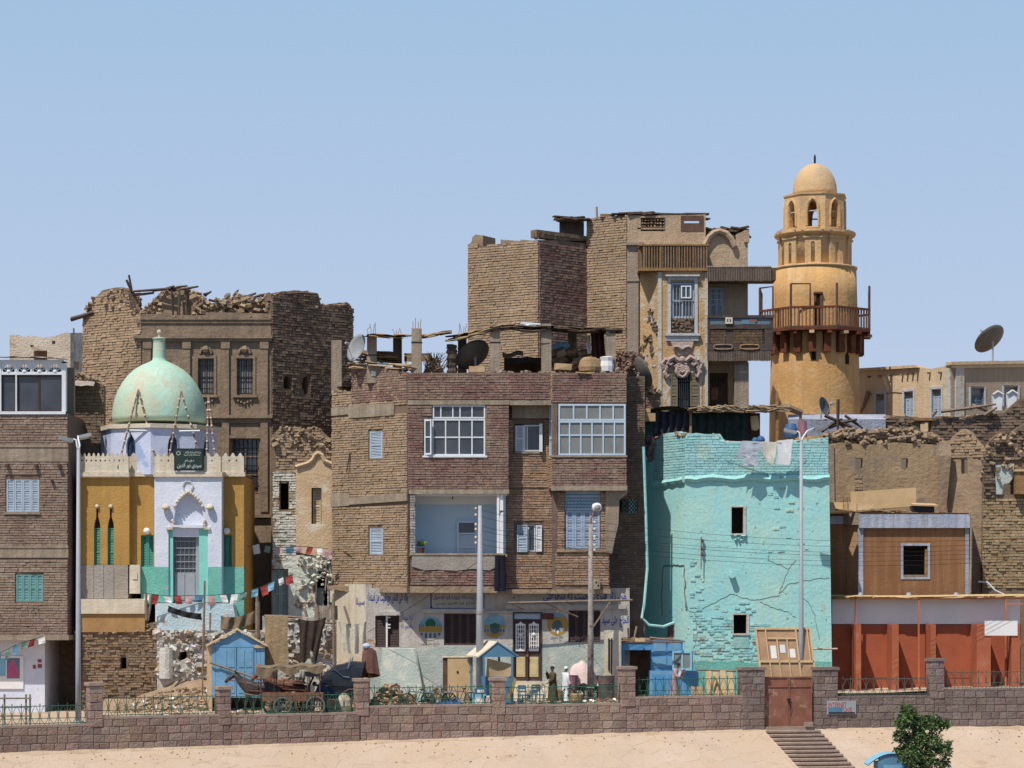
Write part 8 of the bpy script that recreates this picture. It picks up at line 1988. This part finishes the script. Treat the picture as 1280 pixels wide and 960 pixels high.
person('Driver in grey green clothes on the carriage box with an arm raised beside his head', dl, R(-60), dict(pe=(0, 0, .95), kL=(.13, -.45, .92), aL=(.13, -.46, .50), tL=(.13, -.62, .46), kR=(-.13, -.45, .93), aR=(-.13, -.52, .52), tR=(-.13, -.68, .48), eL=(.36, -.12, 1.62), wL=(.2, -.10, 1.80), eR=(-.30, -.16, 1.20), wR=(-.22, -.4, 1.10)), greyc, haird, greyc, None, jacket_trousers)
bm_ = base(408, -8.1)
person('Man in dark blue bending forward beside the carriage hood', bm_, R(-80), dict(pe=(0, .05, .85), wa=(0, -.06, 1.02), ch=(0, -.24, 1.16), ne=(0, -.38, 1.25), h0=(0, -.46, 1.27), h1=(0, -.54, 1.31), h2=(0, -.58, 1.39), sL=(.18, -.30, 1.2), sR=(-.18, -.30, 1.2), eL=(.22, -.42, .95), wL=(.15, -.56, .78), eR=(-.22, -.42, .95), wR=(-.12, -.6, .8), pL=(.09, .05, .82), pR=(-.09, .05, .82), kL=(.12, -.12, .46), kR=(-.12, -.08, .46), face=(0, -.8, -.6)), navy, haird, navy, None, jacket_trousers)
ck = thing('sack', 'Bulging pale sack between the carriage wheels and the river railing', 'sack', base(430, -7.6)); mb = MB(); mb.lathe(base(430, -7.6), [(.3, 0), (.38, .25), (.34, .55), (.2, .78), (.1, .84)], 10); mb.build('bag', M('pale_sacking', [(.42, .36, .26), (.52, .45, .34)], sc=2), ck)
# coat on post
ct = thing('draped_coat', 'Brown coat draped over a post between the carriage hood and the brick heap', 'clothing', base(461, -5.5)); b = base(461, -5.5)
MB().tube([b, b + Vector((0, 0, 2.2))], .05, 6).build('post', wood, ct)
def coat(u, v):
    a = 2 * math.pi * u; w_ = .30 + .16 * v + .05 * math.sin(3 * a + 1) * v; tz = PZ(810, -5.5) - 1.28 * v - .12 * math.sin(a) * v; return Vector((b.x + .02 + w_ * math.cos(a) * (.5 if v < .1 else 1), b.y + w_ * .6 * math.sin(a) + .05 * math.sin(a * 7) * v, tz))
MB().grid(coat, 28, 8).build('coat', M('red_brown_cloth', [(.13, .06, .05), (.20, .095, .075)], sc=2.5, bump=.3), ct, smooth=True)
bn = thing('bundle', 'Blue and white bundle with a tan box perched above the brown coat', 'bundle', P(461, 811, -5.5)); mb = MB(); mb.ball(P(458, 807.5, -5.6), .17, 9, 6, (1.2, .8, .8)); mb.build('bag', MATS['pale_grey_blue_cloth'], bn); MB().obox(P(464, 801.5, -5.5), (.40, .25, .16), (0, .3, .2), .1).build('box', MATS['apricot_plaster'], bn)

# ================================================================ kiosks, stalls, screens
def planks(t, fr, x0, x1, y0, y1, n, m, d0, d1, nm='plank', tops=None):
    for k in range(n):
        a = x0 + (x1 - x0) * k / n; c = x0 + (x1 - x0) * (k + 1) / n; ya = y0 if not tops else tops((a + c) / 2)
        MB().pbox(fr, a + .15, ya, c - .15, y1, d0, d1 + rnd(0, .012)).build(nm, m, t)
fr = FF(-4.2); t = thing('plank_kiosk', 'Blue wooden kiosk with a gable roof and panelled double doors behind the horse', 'kiosk', base(298, -4.2))
gab = lambda x: 788.5 + abs(x - 297) * .56
planks(t, fr, 264.5, 331, 808, 872, 13, bluekiosk, -.08, 0); mb = MB(); mb.ppanel(fr, [(263, 808), (297, 788.8), (332, 808)], (), -.06, .02); mb.build('gable', bluekiosk, t); MB().pbox(fr, 263, 806, 332, 809, .021, .06).build('tie_beam', bluekiosk, t)
for a, b_ in ((273.5, 295.5), (296.5, 317)):
    dr_ = MB().pbox(fr, a, 809.5, b_, 872, .02, .05).build('door', bluekiosk, t)
    for x in (a + 2, (a + b_) / 2 + 1):
        for y0, y1 in ((813, 834), (838, 866)): MB().pbox(fr, x, y0, x + (b_ - a) / 2 - 3, y1, .051, .075).build('door_panel', bluekiosk, dr_)
mb = MB(); mb.tube([fr.px(263, 828, .15), fr.px(328, 850, .25)], .05, 4); mb.build('bar', wood, t); MB().pbox(fr, 318, 806, 332, 810, .07, .1).build('board', palew, t)
ls = fr_pts((PX(259, -2.4), -2.4), (PX(264, -4.2), -4.2))
for k in range(5): u0 = ls.L * k / 5; MB().fbox(ls, u0 + .01, u0 + ls.L / 5 - .01, street_z(-14), PZ(806, -4.2), -.05, rnd(0, .03)).build('plank', palew, t)
mb = MB(); z1, z2, yb = PZ(787.5, -4.2), PZ(808.5, -4.2), -2.2
for sgn, xe in ((-1, 258.5), (1, 335)): A, B = PX(297, -4.2), PX(xe, -4.2); mb.hexa([Vector((A, -4.4, z1)), Vector((B, -4.4, z2)), Vector((B, -4.4, z2 + .07)), Vector((A, -4.4, z1 + .07)), Vector((A - .25, yb, z1)), Vector((B - .25, yb, z2)), Vector((B - .25, yb, z2 + .07)), Vector((A - .25, yb, z1 + .07))])
mb.build('roof', palew, t); boxm(t, 'rear_wall', darkw, PX(266, -2.3), PX(330, -2.3), -2.4, -2.3, -.5, z2)
# screens and hanging cloths
def cloth(name, label, x0, y0, x1, y1, Y, m, sag=0.0, fold=.08, n=22, taper=None, slant=0):
    t = thing(name, label, 'cloth', base((x0 + x1) / 2, Y), 'cloths and screens hung behind the kiosk')
    def f(u, v):
        xa, xb = (x0, x1) if not taper else (x0 + taper[0] * v, x1 + taper[1] * v); return P(xa + (xb - xa) * u + .6 * math.sin(v * 6 + u * 9), y0 + slant * u + sag * 4 * u * (1 - u) * (1 - .3 * v) + (y1 - y0) * v, Y + fold * math.sin(u * 19 + v * 2))
    MB().grid(f, n, 8).build('cloth', m, t, smooth=True); return t
cloth('reed_screen', 'Upright tan reed screen next to the blue plank kiosk', 331, 770, 360, 832, -2.2, M('screen_reed', [(.27, .19, .105), (.36, .26, .15)], sc=1.2, bump=.4), 0, .008)
cloth('hanging_cloth', 'Dark brown cloth hung tapering down behind the driver', 373, 773, 408, 835, -2.0, M('dark_brown_cloth', [(.04, .028, .022), (.065, .045, .036)], sc=2), 4, .06, taper=(3, -14), slant=-2)
cloth('hanging_cloth', 'Cream cloth hanging in folds between two poles near the shop corner', 423, 777, 458, 815, -1.6, M('cream_cloth_fold', [(.50, .45, .36), (.60, .55, .46)], sc=2), 3, .12, taper=(7, 0))
cloth('awning_cloth', 'Olive brown tarpaulin stretched aslant from the shrine base above the kiosk', 276, 770, 321, 786, -.9, canv, 5, .1, slant=-9)
cloth('pennant_cloth', 'Torn black pennant cloth below the shrine door', 210, 757, 252, 765, -1.5, blackm, 2, .05, slant=10)
bt = thing('masonry_stub', 'Patchy white and grey wall stubs behind the hung cloths', 'wall', base(395, -.6)); mb = MB(); mb.ppanel(FF(-.6), [(328, 905), (328, 770), (420, 772), (420, 905)], (), -.4, 0); mb.build('wall', greymas, bt)
mb = MB()
for _ in range(130): mb.chunk(FF(-.6).px(rnd(358, 420), rnd(774, 845), .02), rnd(.1, .22))
mb.build('stones', greymas, bt, kind='stuff')
lt = thing('lean_to', 'Flimsy lean-to of poles and planks beneath the flaking house', 'shelter', base(380, -1.2)); mb = MB(); sticks(mb, FF(-1.6), [(321, 745, 322, 890), (330, 770, 378, 772), (417, 742, 418, 890), (397, 756, 399, 776), (430, 758, 437, 780), (352, 776, 420, 779)], .07); mb.tube([P(322, 752, -1.6), P(322, 890, -1.6)], .12, 7); mb.build('poles', wood, lt)
for k in range(3): MB().pbox(FF(-1.4), 393 + 10 * k, 757, 402 + 10 * k, 775, -.1, 0).build('plank', conc, lt)
mb = MB(); sticks(mb, FF(-2.6), [(256, 726, 252, 880), (263, 766, 263, 790), (183, 742, 184, 775), (190, 744, 186, 776)], .06); pl_ = thing('wooden_pole', 'Thin wooden pole standing left of the blue plank kiosk', 'pole', base(254, -2.6)); mb.build('poles', wood, pl_)
# gabled stall
Y = -4.4; t = thing('gabled_stall', 'Little stall with a pale and blue gabled roof and blue posts by the middle pole', 'stall', base(622, Y)); g = street_z(PX(622, Y)); sv = Vector((-.62, 1.7, 0))
A, B, C = P(599, 821.5, Y), P(621.5, 803, Y), P(647.5, 821, Y)
mb = MB(); mb.hexa([A + Vector((-.05, 0, -.02)), B + Vector((0, 0, .0)), B + Vector((0, 0, .06)), A + Vector((-.05, 0, .05)), A + sv + Vector((-.05, 0, -.02)), B + sv, B + sv + Vector((0, 0, .06)), A + sv + Vector((-.05, 0, .05))]); mb.build('roof', cream, t)
mb = MB(); mb.hexa([B + Vector((0, 0, -.005)), C + Vector((.05, 0, -.02)), C + Vector((.05, 0, .05)), B + Vector((0.001, 0, .058)), B + sv, C + sv, C + sv + Vector((0, 0, .05)), B + sv + Vector((0.001, 0, .058))]); mb.build('roof', bluedk, t)
mb = MB(); mb.add([A + Vector((0, .05, 0)), C + Vector((0, .05, 0)), B + Vector((0, .05, 0))], [(0, 1, 2)]); mb.build('gable', bluedk, t)
for p in (A + Vector((.22, .08, 0)), C + Vector((-.28, .08, 0)), A + sv + Vector((.22, -.1, 0)), C + sv + Vector((-.28, -.1, 0))): MB().box(p.x - .05, p.x + .05, p.y - .05, p.y + .05, g, p.z + .02).build('post', bluedk, t)
boxm(t, 'counter', bluedk, A.x + .1, C.x - .2, Y + .3, Y + 1.2, g, PZ(846, Y)); mb = MB(); mb.hexa([P(634, 872, Y - .1), P(637, 877, Y - .1), P(646, 850, Y - .1), P(643, 846, Y - .1), P(634, 872, Y), P(637, 877, Y), P(646, 850, Y), P(643, 846, Y)]); mb.build('brace', paint('ochre_blue_board', (.36, .25, .08)), t)
cb = thing('carton', 'Crumpled tan cardboard sheet standing on the gabled stall counter', 'carton', P(624, 846, Y)); MB().grid(lambda u, v: P(609 + 30 * u - 1.5 * v, 823 + 7 * u * (1 - v) + 23 * v, Y + .25 + .12 * math.sin(u * 3)), 8, 4).build('sheet', cardb, cb)
Y = -2.6; t = thing('cabinet', 'Plywood cabinet showing its tan back, left of the gabled stall', 'cabinet', base(574, Y)); g = street_z(PX(574, Y)); boxm(t, 'back_panel', ply, PX(559.5, Y), PX(591, Y), Y, Y + .04, g, PZ(822, Y)); boxm(t, 'case', darkw, PX(553.5, Y), PX(590, Y), Y + .041, Y + .6, g, PZ(822.5, Y)); boxm(t, 'top', cream, PX(552.5, Y), PX(591.5, Y), Y - .03, Y + .64, PZ(822, Y), PZ(820.6, Y))
for x in (572, 588): MB().ball(P(x, 840, Y), .06, 6, 4).build('knob', blackm, t)
t = thing('brick_heap', 'Heap of loose mud bricks in front of the pale buttress', 'bricks', base(490, -4.6)); stf = MB(); n = 0
bme = MB(); bme.obox((0, 0, 0), (.25, .13, .09), (0, 0, 0), .1); bm0 = bpy.data.meshes.new('brick'); bm0.from_pydata([tuple(v) for v in bme.v], [], bme.f); bm0.materials.append(M('heap_brick', [(.33, .22, .14), (.42, .29, .19)], sc=2, orand=.22))
for k in range(240):
    u = rnd(-1, 1); v = rnd(0, 1); hh = 1.15 * max(0, 1 - abs(u) ** 1.6) * rnd(.15, 1); p = base(489 + 27 * u, -4.6 + rnd(-.7, .7)); inst(bm0, 'brick', t, p + Vector((0, 0, .03 + hh)), (rnd(-.5, .5), rnd(-.5, .5), rnd(0, 3.1)), (rnd(.8, 1.2),) * 3)
MB().lathe(base(489, -4.6), [(1.0, 0), (.75, .45), (.3, .95), (.02, 1.05)], 12, 0, 1, .7).build('core', earth, t)
def bicycle(label, x, Y, ang, m, r=.33):
    o = base(x, Y); t = thing('bicycle', label, 'bicycle', o, 'bicycles by the railing'); c_, s_ = math.cos(ang), math.sin(ang); q = lambda a, z, d=0: o + Vector((a * c_ - d * s_, a * s_ + d * c_, z)); ax = Vector((-s_, c_, 0))
    for a in (-.53, .53): wheel(t, q(a, r + .02), r, blackm, ax, 12, .022)
    mb = MB()
    for l in ([(-.53, .35), (-.42, .78), (-.40, .95)], [(-.42, .76), (.15, .72)], [(-.40, .70), (-.02, .30)], [(-.02, .30), (.18, .80)], [(.16, .74), (.53, .35)], [(-.02, .30), (.53, .35)]): mb.tube([q(*p) for p in l], .02, 6)
    mb.build('frame', m, t); mb = MB(); mb.tube([q(-.36, 1.0, -.28), q(-.42, .97, -.12), q(-.42, .97, .12), q(-.36, 1.0, .28)], .016, 5); mb.build('handlebar', steel, t)
    mb = MB(); mb.lathe(q(.2, .80), [(.03, 0), (.11, .04), (.06, .09)], 8); mb.build('saddle', blackm, t); mb = MB(); mb.tube([q(.3, .72, -.08), q(.72, .70, -.08), q(.72, .70, .08), q(.3, .72, .08)], .012, 4); mb.build('rack', steel, t); mb = MB(); mb.tube([q(-.02, .28, -.08), q(-.02, .28, .08)], .07, 8); mb.build('crank', steel, t)
    return t
bicycle('Dark bicycle leaning beside the mud brick heap', 522, -5.2, .35, blackm); bicycle('Green bicycle in the middle of the tangle before the plywood cabinet', 548, -5.4, -.3, greenrail); bicycle('Blue bicycle next to the blue and white cartons', 575, -5.5, .2, paint('cycle_blue', (.03, .06, .25)))
bicycle('Dark bicycle parked between the oil drum and the men', 724, -4.0, .15, blackm)
t = thing('blue_tarpaulin', 'Crumpled bright blue sheeting under the blue bicycle', 'sheet', base(563, -5.7)); MB().grid(lambda u, v: base(545 + 36 * u, -5.9 + .9 * v) + Vector((0, 0, .08 + .30 * math.sin(u * 3.1) * math.sin(v * 3.1) + .06 * math.sin(u * 23 + v * 9))), 24, 8).build('sheet', paint('tarp_blue', (.04, .09, .32), rough=.5), t)
for k, (x, dz, w_, h_, m, lb) in enumerate(((599, 0, .66, .58, bluepale, 'Bigger pale blue carton with white marks at the foot of the middle pole'), (601, .59, .56, .26, MATS['drum_blue'], 'Flat bright blue carton stacked on the pale blue carton'), (609, 0, .26, .5, fasciam, 'Narrow white and pink carton beside the pale blue carton'))):
    o = base(x, -5.6) + Vector((0, 0, dz)); t = thing('carton', lb, 'carton', o, 'cartons by the river railing'); MB().box(o.x - w_ / 2, o.x + w_ / 2, o.y, o.y + .4, o.z, o.z + h_).build('box', m, t); MB().box(o.x - w_ * .3, o.x + w_ * .28, o.y - .008, o.y - .001, o.z + h_ * .25, o.z + h_ * .75).build('printed_label', fasciam if k != 2 else MATS['pink_cloth'], t)
def chair(label, x, Y, ang):
    o = base(x, Y); t = thing('chair', label, 'chair', o, 'blue chairs before the brown door'); m = paint('chair_blue', (.07, .16, .24)); mt = Matrix.Rotation(ang, 3, 'Z'); tr = lambda mb_: (setattr(mb_, 'v', [o + mt @ Vector(v) for v in mb_.v]), mb_)[1]
    tr(MB().box(-.22, .22, -.22, .22, .42, .46)).build('seat', m, t)
    for a in (-.2, .2):
        for c in (-.2, .2): tr(MB().box(a - .02, a + .02, c - .02, c + .02, 0, .42 if c < 0 else .9)).build('leg', m, t)
    for z in (.58, .72, .84): tr(MB().box(-.18, .18, .18, .215, z, z + .08)).build('back_slat', m, t)
chair('Blue chair nearest the stall, its back to the river', 655, -4.6, 2.6); chair('Blue chair nearest the standing men', 672, -4.4, .4)
o = base(757, -2.6); t = thing('oil_drum', 'Blackened oil drum between the flecked pole and the stone pillar', 'drum', o); MB().lathe(o, [(.42, 0), (.42, .4), (.44, .42), (.42, .44), (.42, .8), (.44, .82), (.42, .84), (.42, 1.2), (.38, 1.2)], 20).build('drum', M('sooty_drum', [(.06, .05, .05), (.16, .13, .12)], sc=2, rough=.6, patch=[((.2, .09, .05), 2, .58, .05)]), t); MB().tube([o + Vector((0, 0, 1.19)), o + Vector((0, 0, 1.22))], .36, 16).build('lid', conc, t)
fr = FF(-1.2); t = thing('upright_cabinet', 'Tall cream metal cabinet with a dark handle behind the oil drum', 'cabinet', base(766, -1.2)); MB().pbox(fr, 755.5, 788, 776.5, 875, -.5, 0).build('case', cream, t); MB().pbox(fr, 757, 791, 775, 872, .001, .03).build('door', cream, t); mb = MB(); mb.tube([fr.px(761, 838, .06), fr.px(761, 798, .08), fr.px(764.5, 798, .08), fr.px(764, 842, .06)], .04, 6); mb.build('handle', blackm, t)
Y = -2.2; t = thing('covered_cart', 'Handcart humped under a pale pink sheet behind the flecked pole', 'cart', base(735, Y)); g = street_z(PX(735, Y)); boxm(t, 'cart_body', wood, PX(716, Y), PX(754, Y), Y - .4, Y + .5, g + .5, g + .95)
for x in (722, 748): wheel(t, Vector((PX(x, Y), Y - .5, g + .31)), .3, blackm)
MB().grid(lambda u, v: Vector((PX(712 + 43 * u, Y), Y - .65 + 1.2 * v, g + .95 + .95 * math.sin(min(1, u * 1.15 + .12) * 3.0) ** .6 * math.sin(v * 2.4 + .35) - .25 * (v < .06) - .3 * (1 - u) * (v < .2) + .04 * math.sin(u * 21))), 26, 10).build('sheet', M('pale_pink_sheet', [(.58, .44, .40), (.68, .54, .50)], sc=2), t, smooth=True)
o = base(715, -2.9); t = thing('bin', 'Dull mauve plastic bin left of the pink sheet', 'bin', o); MB().lathe(o, [(.2, .55), (.22, .56), (.3, 1.25), (.32, 1.27), (.28, 1.27)], 12).build('tub', MATS['dusty_pink'], t); MB().lathe(o, [(.24, 0), (.24, .55)], 10).build('stand', wood, t)
o = base(720, -4.6); t = thing('basket', 'Round cane basket on the ground by the man in white', 'basket', o); MB().lathe(o, [(.26, 0), (.34, .15), (.34, .4), (.28, .46)], 14).build('basket', wickm, t)
# blue shop booth
fr = FF(-.6); t = thing('shop_booth', 'Bright blue wooden shop booth with a dark opening and open cupboard doors', 'booth', base(815, -.6)); g = street_z(PX(815, -.6))
MB().pbox(fr, 778, 803, 815.5, 812.5, -.3, .05).build('lintel', blueshop, t)
mb = MB(); mb.pbox(fr, 778, 812.6, 780.5, 880, -.1, 0); mb.build('post', blueshop, t); MB().pbox(fr, 778, 806, 815, 880, -1.9, -1.8).build('rear_panel', darkw, t); MB().pbox(fr, 776.5, 801, 856, 803, -2, .1).build('roof', wood, t); MB().pbox(fr, 776.8, 803.2, 778, 880, -1.9, -.1).build('side_panel', blueshop, t)
cu = MB().pbox(fr, 814, 800.0, 853.5, 838, -.9, .06).build('cupboard', blueshop, t)
for a, c in ((816.5, 832.5), (835, 851)):
    for y0, y1 in ((803.5, 818), (821, 834.5)): MB().pbox(fr, a, y0, c, y1, .061, .085).build('door_panel', bluekiosk, cu); 
MB().pbox(fr, 812, 838.2, 873, 880, -1.1, .12).build('counter', bluekiosk, t)
for k in range(3): MB().pbox(fr, 815 + 19.5 * k, 843, 832 + 19.5 * k, 875, .121, .14).build('counter_panel', blueshop, t)
fo_ = Fr(841, -.7, 867, -1.3); window(t, fo_, 841.5, 813.5, 866, 838, 2, 1, bluepale, glassg, .1, .05, name='open_shutter')
mb = MB(); sticks(mb, FF(-1.2), [(776, 799, 818, 801), (785, 785, 786, 800), (796, 783, 792, 801), (812, 797, 850, 800), (780, 797, 842, 798)], .05); mb.build('roof_poles', wood, t); MB().obox(P(800, 800, -1.2), (.5, .3, .16)).build('roof_box', palew, t)
fr = FF(-1.0); t = thing('leaning_crate', 'Big leaning crate side of tan board and battens with pinned papers, behind the gate', 'crate panel', base(981, -1)); sh = lambda x, y: (x + (y - 785) * .10, y); Q = lambda x, y, d: fr.px(*sh(x, y), d - .35 * (y - 815) / 60 * -1)
mb = MB(); mb.hexa([Q(944, 862, 0), Q(1013, 862, 0), Q(1013, 785, 0), Q(944, 785, 0), Q(944, 862, -.04), Q(1013, 862, -.04), Q(1013, 785, -.04), Q(944, 785, -.04)]); mb.build('board', M('tan_board', [(.36, .22, .13), (.43, .28, .17)], sc=2, bump=.1), t)
def bat(x0, y0, x1, y1): MB().hexa([Q(x0, y1, .07), Q(x1, y1, .07), Q(x1, y0, .07), Q(x0, y0, .07), Q(x0, y1, .001), Q(x1, y1, .001), Q(x1, y0, .001), Q(x0, y0, .001)]).build('batten', palew, t)
for q_ in ((943.5, 784.5, 1013.5, 787), (958, 797, 994, 799), (946, 825.5, 1013, 828), (943.5, 787.2, 946, 862), (956, 787.2, 957.6, 825.3), (969, 799.2, 970.6, 862), (981.5, 799.2, 983, 862), (993.5, 787.2, 995.6, 862), (1008, 787.2, 1009.6, 825.3), (1011.5, 787.2, 1013.5, 862), (957, 828.2, 958.6, 862)): bat(*q_)
for x0, y0, x1, y1, m in ((960.5, 807, 967.5, 823, fasciam), (972.5, 806, 979, 816, white), (984, 811, 991, 822, fasciam)): MB().hexa([Q(x0, y1, .015), Q(x1, y1, .015), Q(x1, y0, .015), Q(x0, y0, .015), Q(x0, y1, .002), Q(x1, y1, .002), Q(x1, y0, .002), Q(x0, y0, .002)]).build('paper', m, t)
t = thing('leaning_boards', 'Beige boards leaning behind the railing between the booth and the gate pillar', 'boards', base(905, -1.8)); 
for k in range(4): MB().hexa([P(884 + 9 * k, 874, -2.2), P(891 + 9 * k, 874, -2.2), P(889 + 9 * k, 838 + 2 * (k % 2), -1.9), P(882 + 9 * k, 838 + 2 * (k % 2), -1.9), P(884 + 9 * k, 874, -2.15), P(891 + 9 * k, 874, -2.15), P(889 + 9 * k, 838 + 2 * (k % 2), -1.85), P(882 + 9 * k, 838 + 2 * (k % 2), -1.85)]).build('board', palew, t)
mb = MB(); mb.tube([P(870, 837, -1.9), P(920, 839, -1.8)], .05, 6); mb.tube([P(887, 872, -2.3), P(893, 845, -2.2), P(900, 860, -2.2), P(903, 875, -2.3)], .05, 5); mb.build('pole', wood, t)
t = thing('bamboo_pole', 'Short pale bamboo pole sticking out between turquoise house and orange shop', 'pole', P(1030, 812, .5)); MB().tube([P(1016, 811.5, .6), P(1047, 811, .4)], .05, 6).build('pole', palew, t)
Y = -13.6; t = thing('wooden_bench', 'Grey slatted wooden bench frame behind the leftmost railing', 'bench', base(18, Y)); g = street_z(PX(18, Y)); w2 = M('grey_wood', [(.16, .135, .11), (.25, .215, .18)], sc=4)
for y in (872, 883, 894): boxm(t, 'rail', w2, PX(-20, Y), PX(39, Y), Y, Y + .06, PZ(y + 2, Y), PZ(y, Y))
for x in (5, 32, 37): boxm(t, 'leg', w2, PX(x - 1, Y), PX(x + 1, Y), Y + .062, Y + .14, g, PZ(868, Y))
lit = thing('street_litter', 'Scraps, stones and rags strewn on the ground behind the railings', 'litter', base(560, -5))
for m, n, k in ((rub, 330, 0), (fasciam, 60, 1), (wood, 70, 2), (bluepale, 16, 1), (redp, 12, 1)):
    mb = MB()
    for _ in range(n):
        x = rnd(120, 930); w_ = line_y(PX(x, -6)); Y = w_ + rnd(.8, min(7, -w_ - .4 if w_ < -3 else 2.2)); b = base(x, Y)
        if k == 0: mb.chunk(b + Vector((0, 0, .03)), rnd(.05, .2))
        elif k == 1: mb.obox(b + Vector((0, 0, .06)), (rnd(.1, .3), rnd(.05, .2), rnd(.03, .14)), (rnd(-.5, .5), rnd(-.5, .5), rnd(0, 3)), .2)
        else: a = rnd(0, 3.1); v = Vector((math.cos(a), math.sin(a), rnd(-.05, .3))) * rnd(.2, .6); mb.tube([b + Vector((0, 0, .05)), b + v + Vector((0, 0, .08))], .025, 4)
    mb.build('scraps', m, lit, kind='stuff')
for x, Y, m, lb in ((545, -4.6, cardb, 'Tan crate stacked with flat bread by the bicycles'), (512, -3.6, wood, 'Dark crate beside the mud brick heap'), (410, -7.4, ply, 'Plywood crate at the carriage wheel'), (700, -2.4, wood, 'Dark crate behind the two standing men'), (872, -2.6, palew, 'Pale crate at the end of the blue counter')):
    o = base(x, Y); c = thing('crate', lb, 'crate', o, 'crates along the street')
    for k in range(4): MB().box(o.x - .3, o.x + .3, o.y - .22, o.y - .19, o.z + .02 + .14 * k, o.z + .14 + .14 * k).build('slat', m, c); MB().box(o.x - .3, o.x + .3, o.y + .19, o.y + .22, o.z + .02 + .14 * k, o.z + .14 + .14 * k).build('slat', m, c)
    for sx_ in (-.3, .27): MB().box(o.x + sx_, o.x + sx_ + .03, o.y - .188, o.y + .188, o.z, o.z + .58).build('end_panel', m, c)
    if x == 545:
        for k in range(7): MB().lathe(o + Vector((rnd(-.08, .08), 0, .56 + .05 * k)), [(.1, 0), (.2, .015), (.1, .045)], 10).build('flat_bread', MATS['ochre_brick'], c)
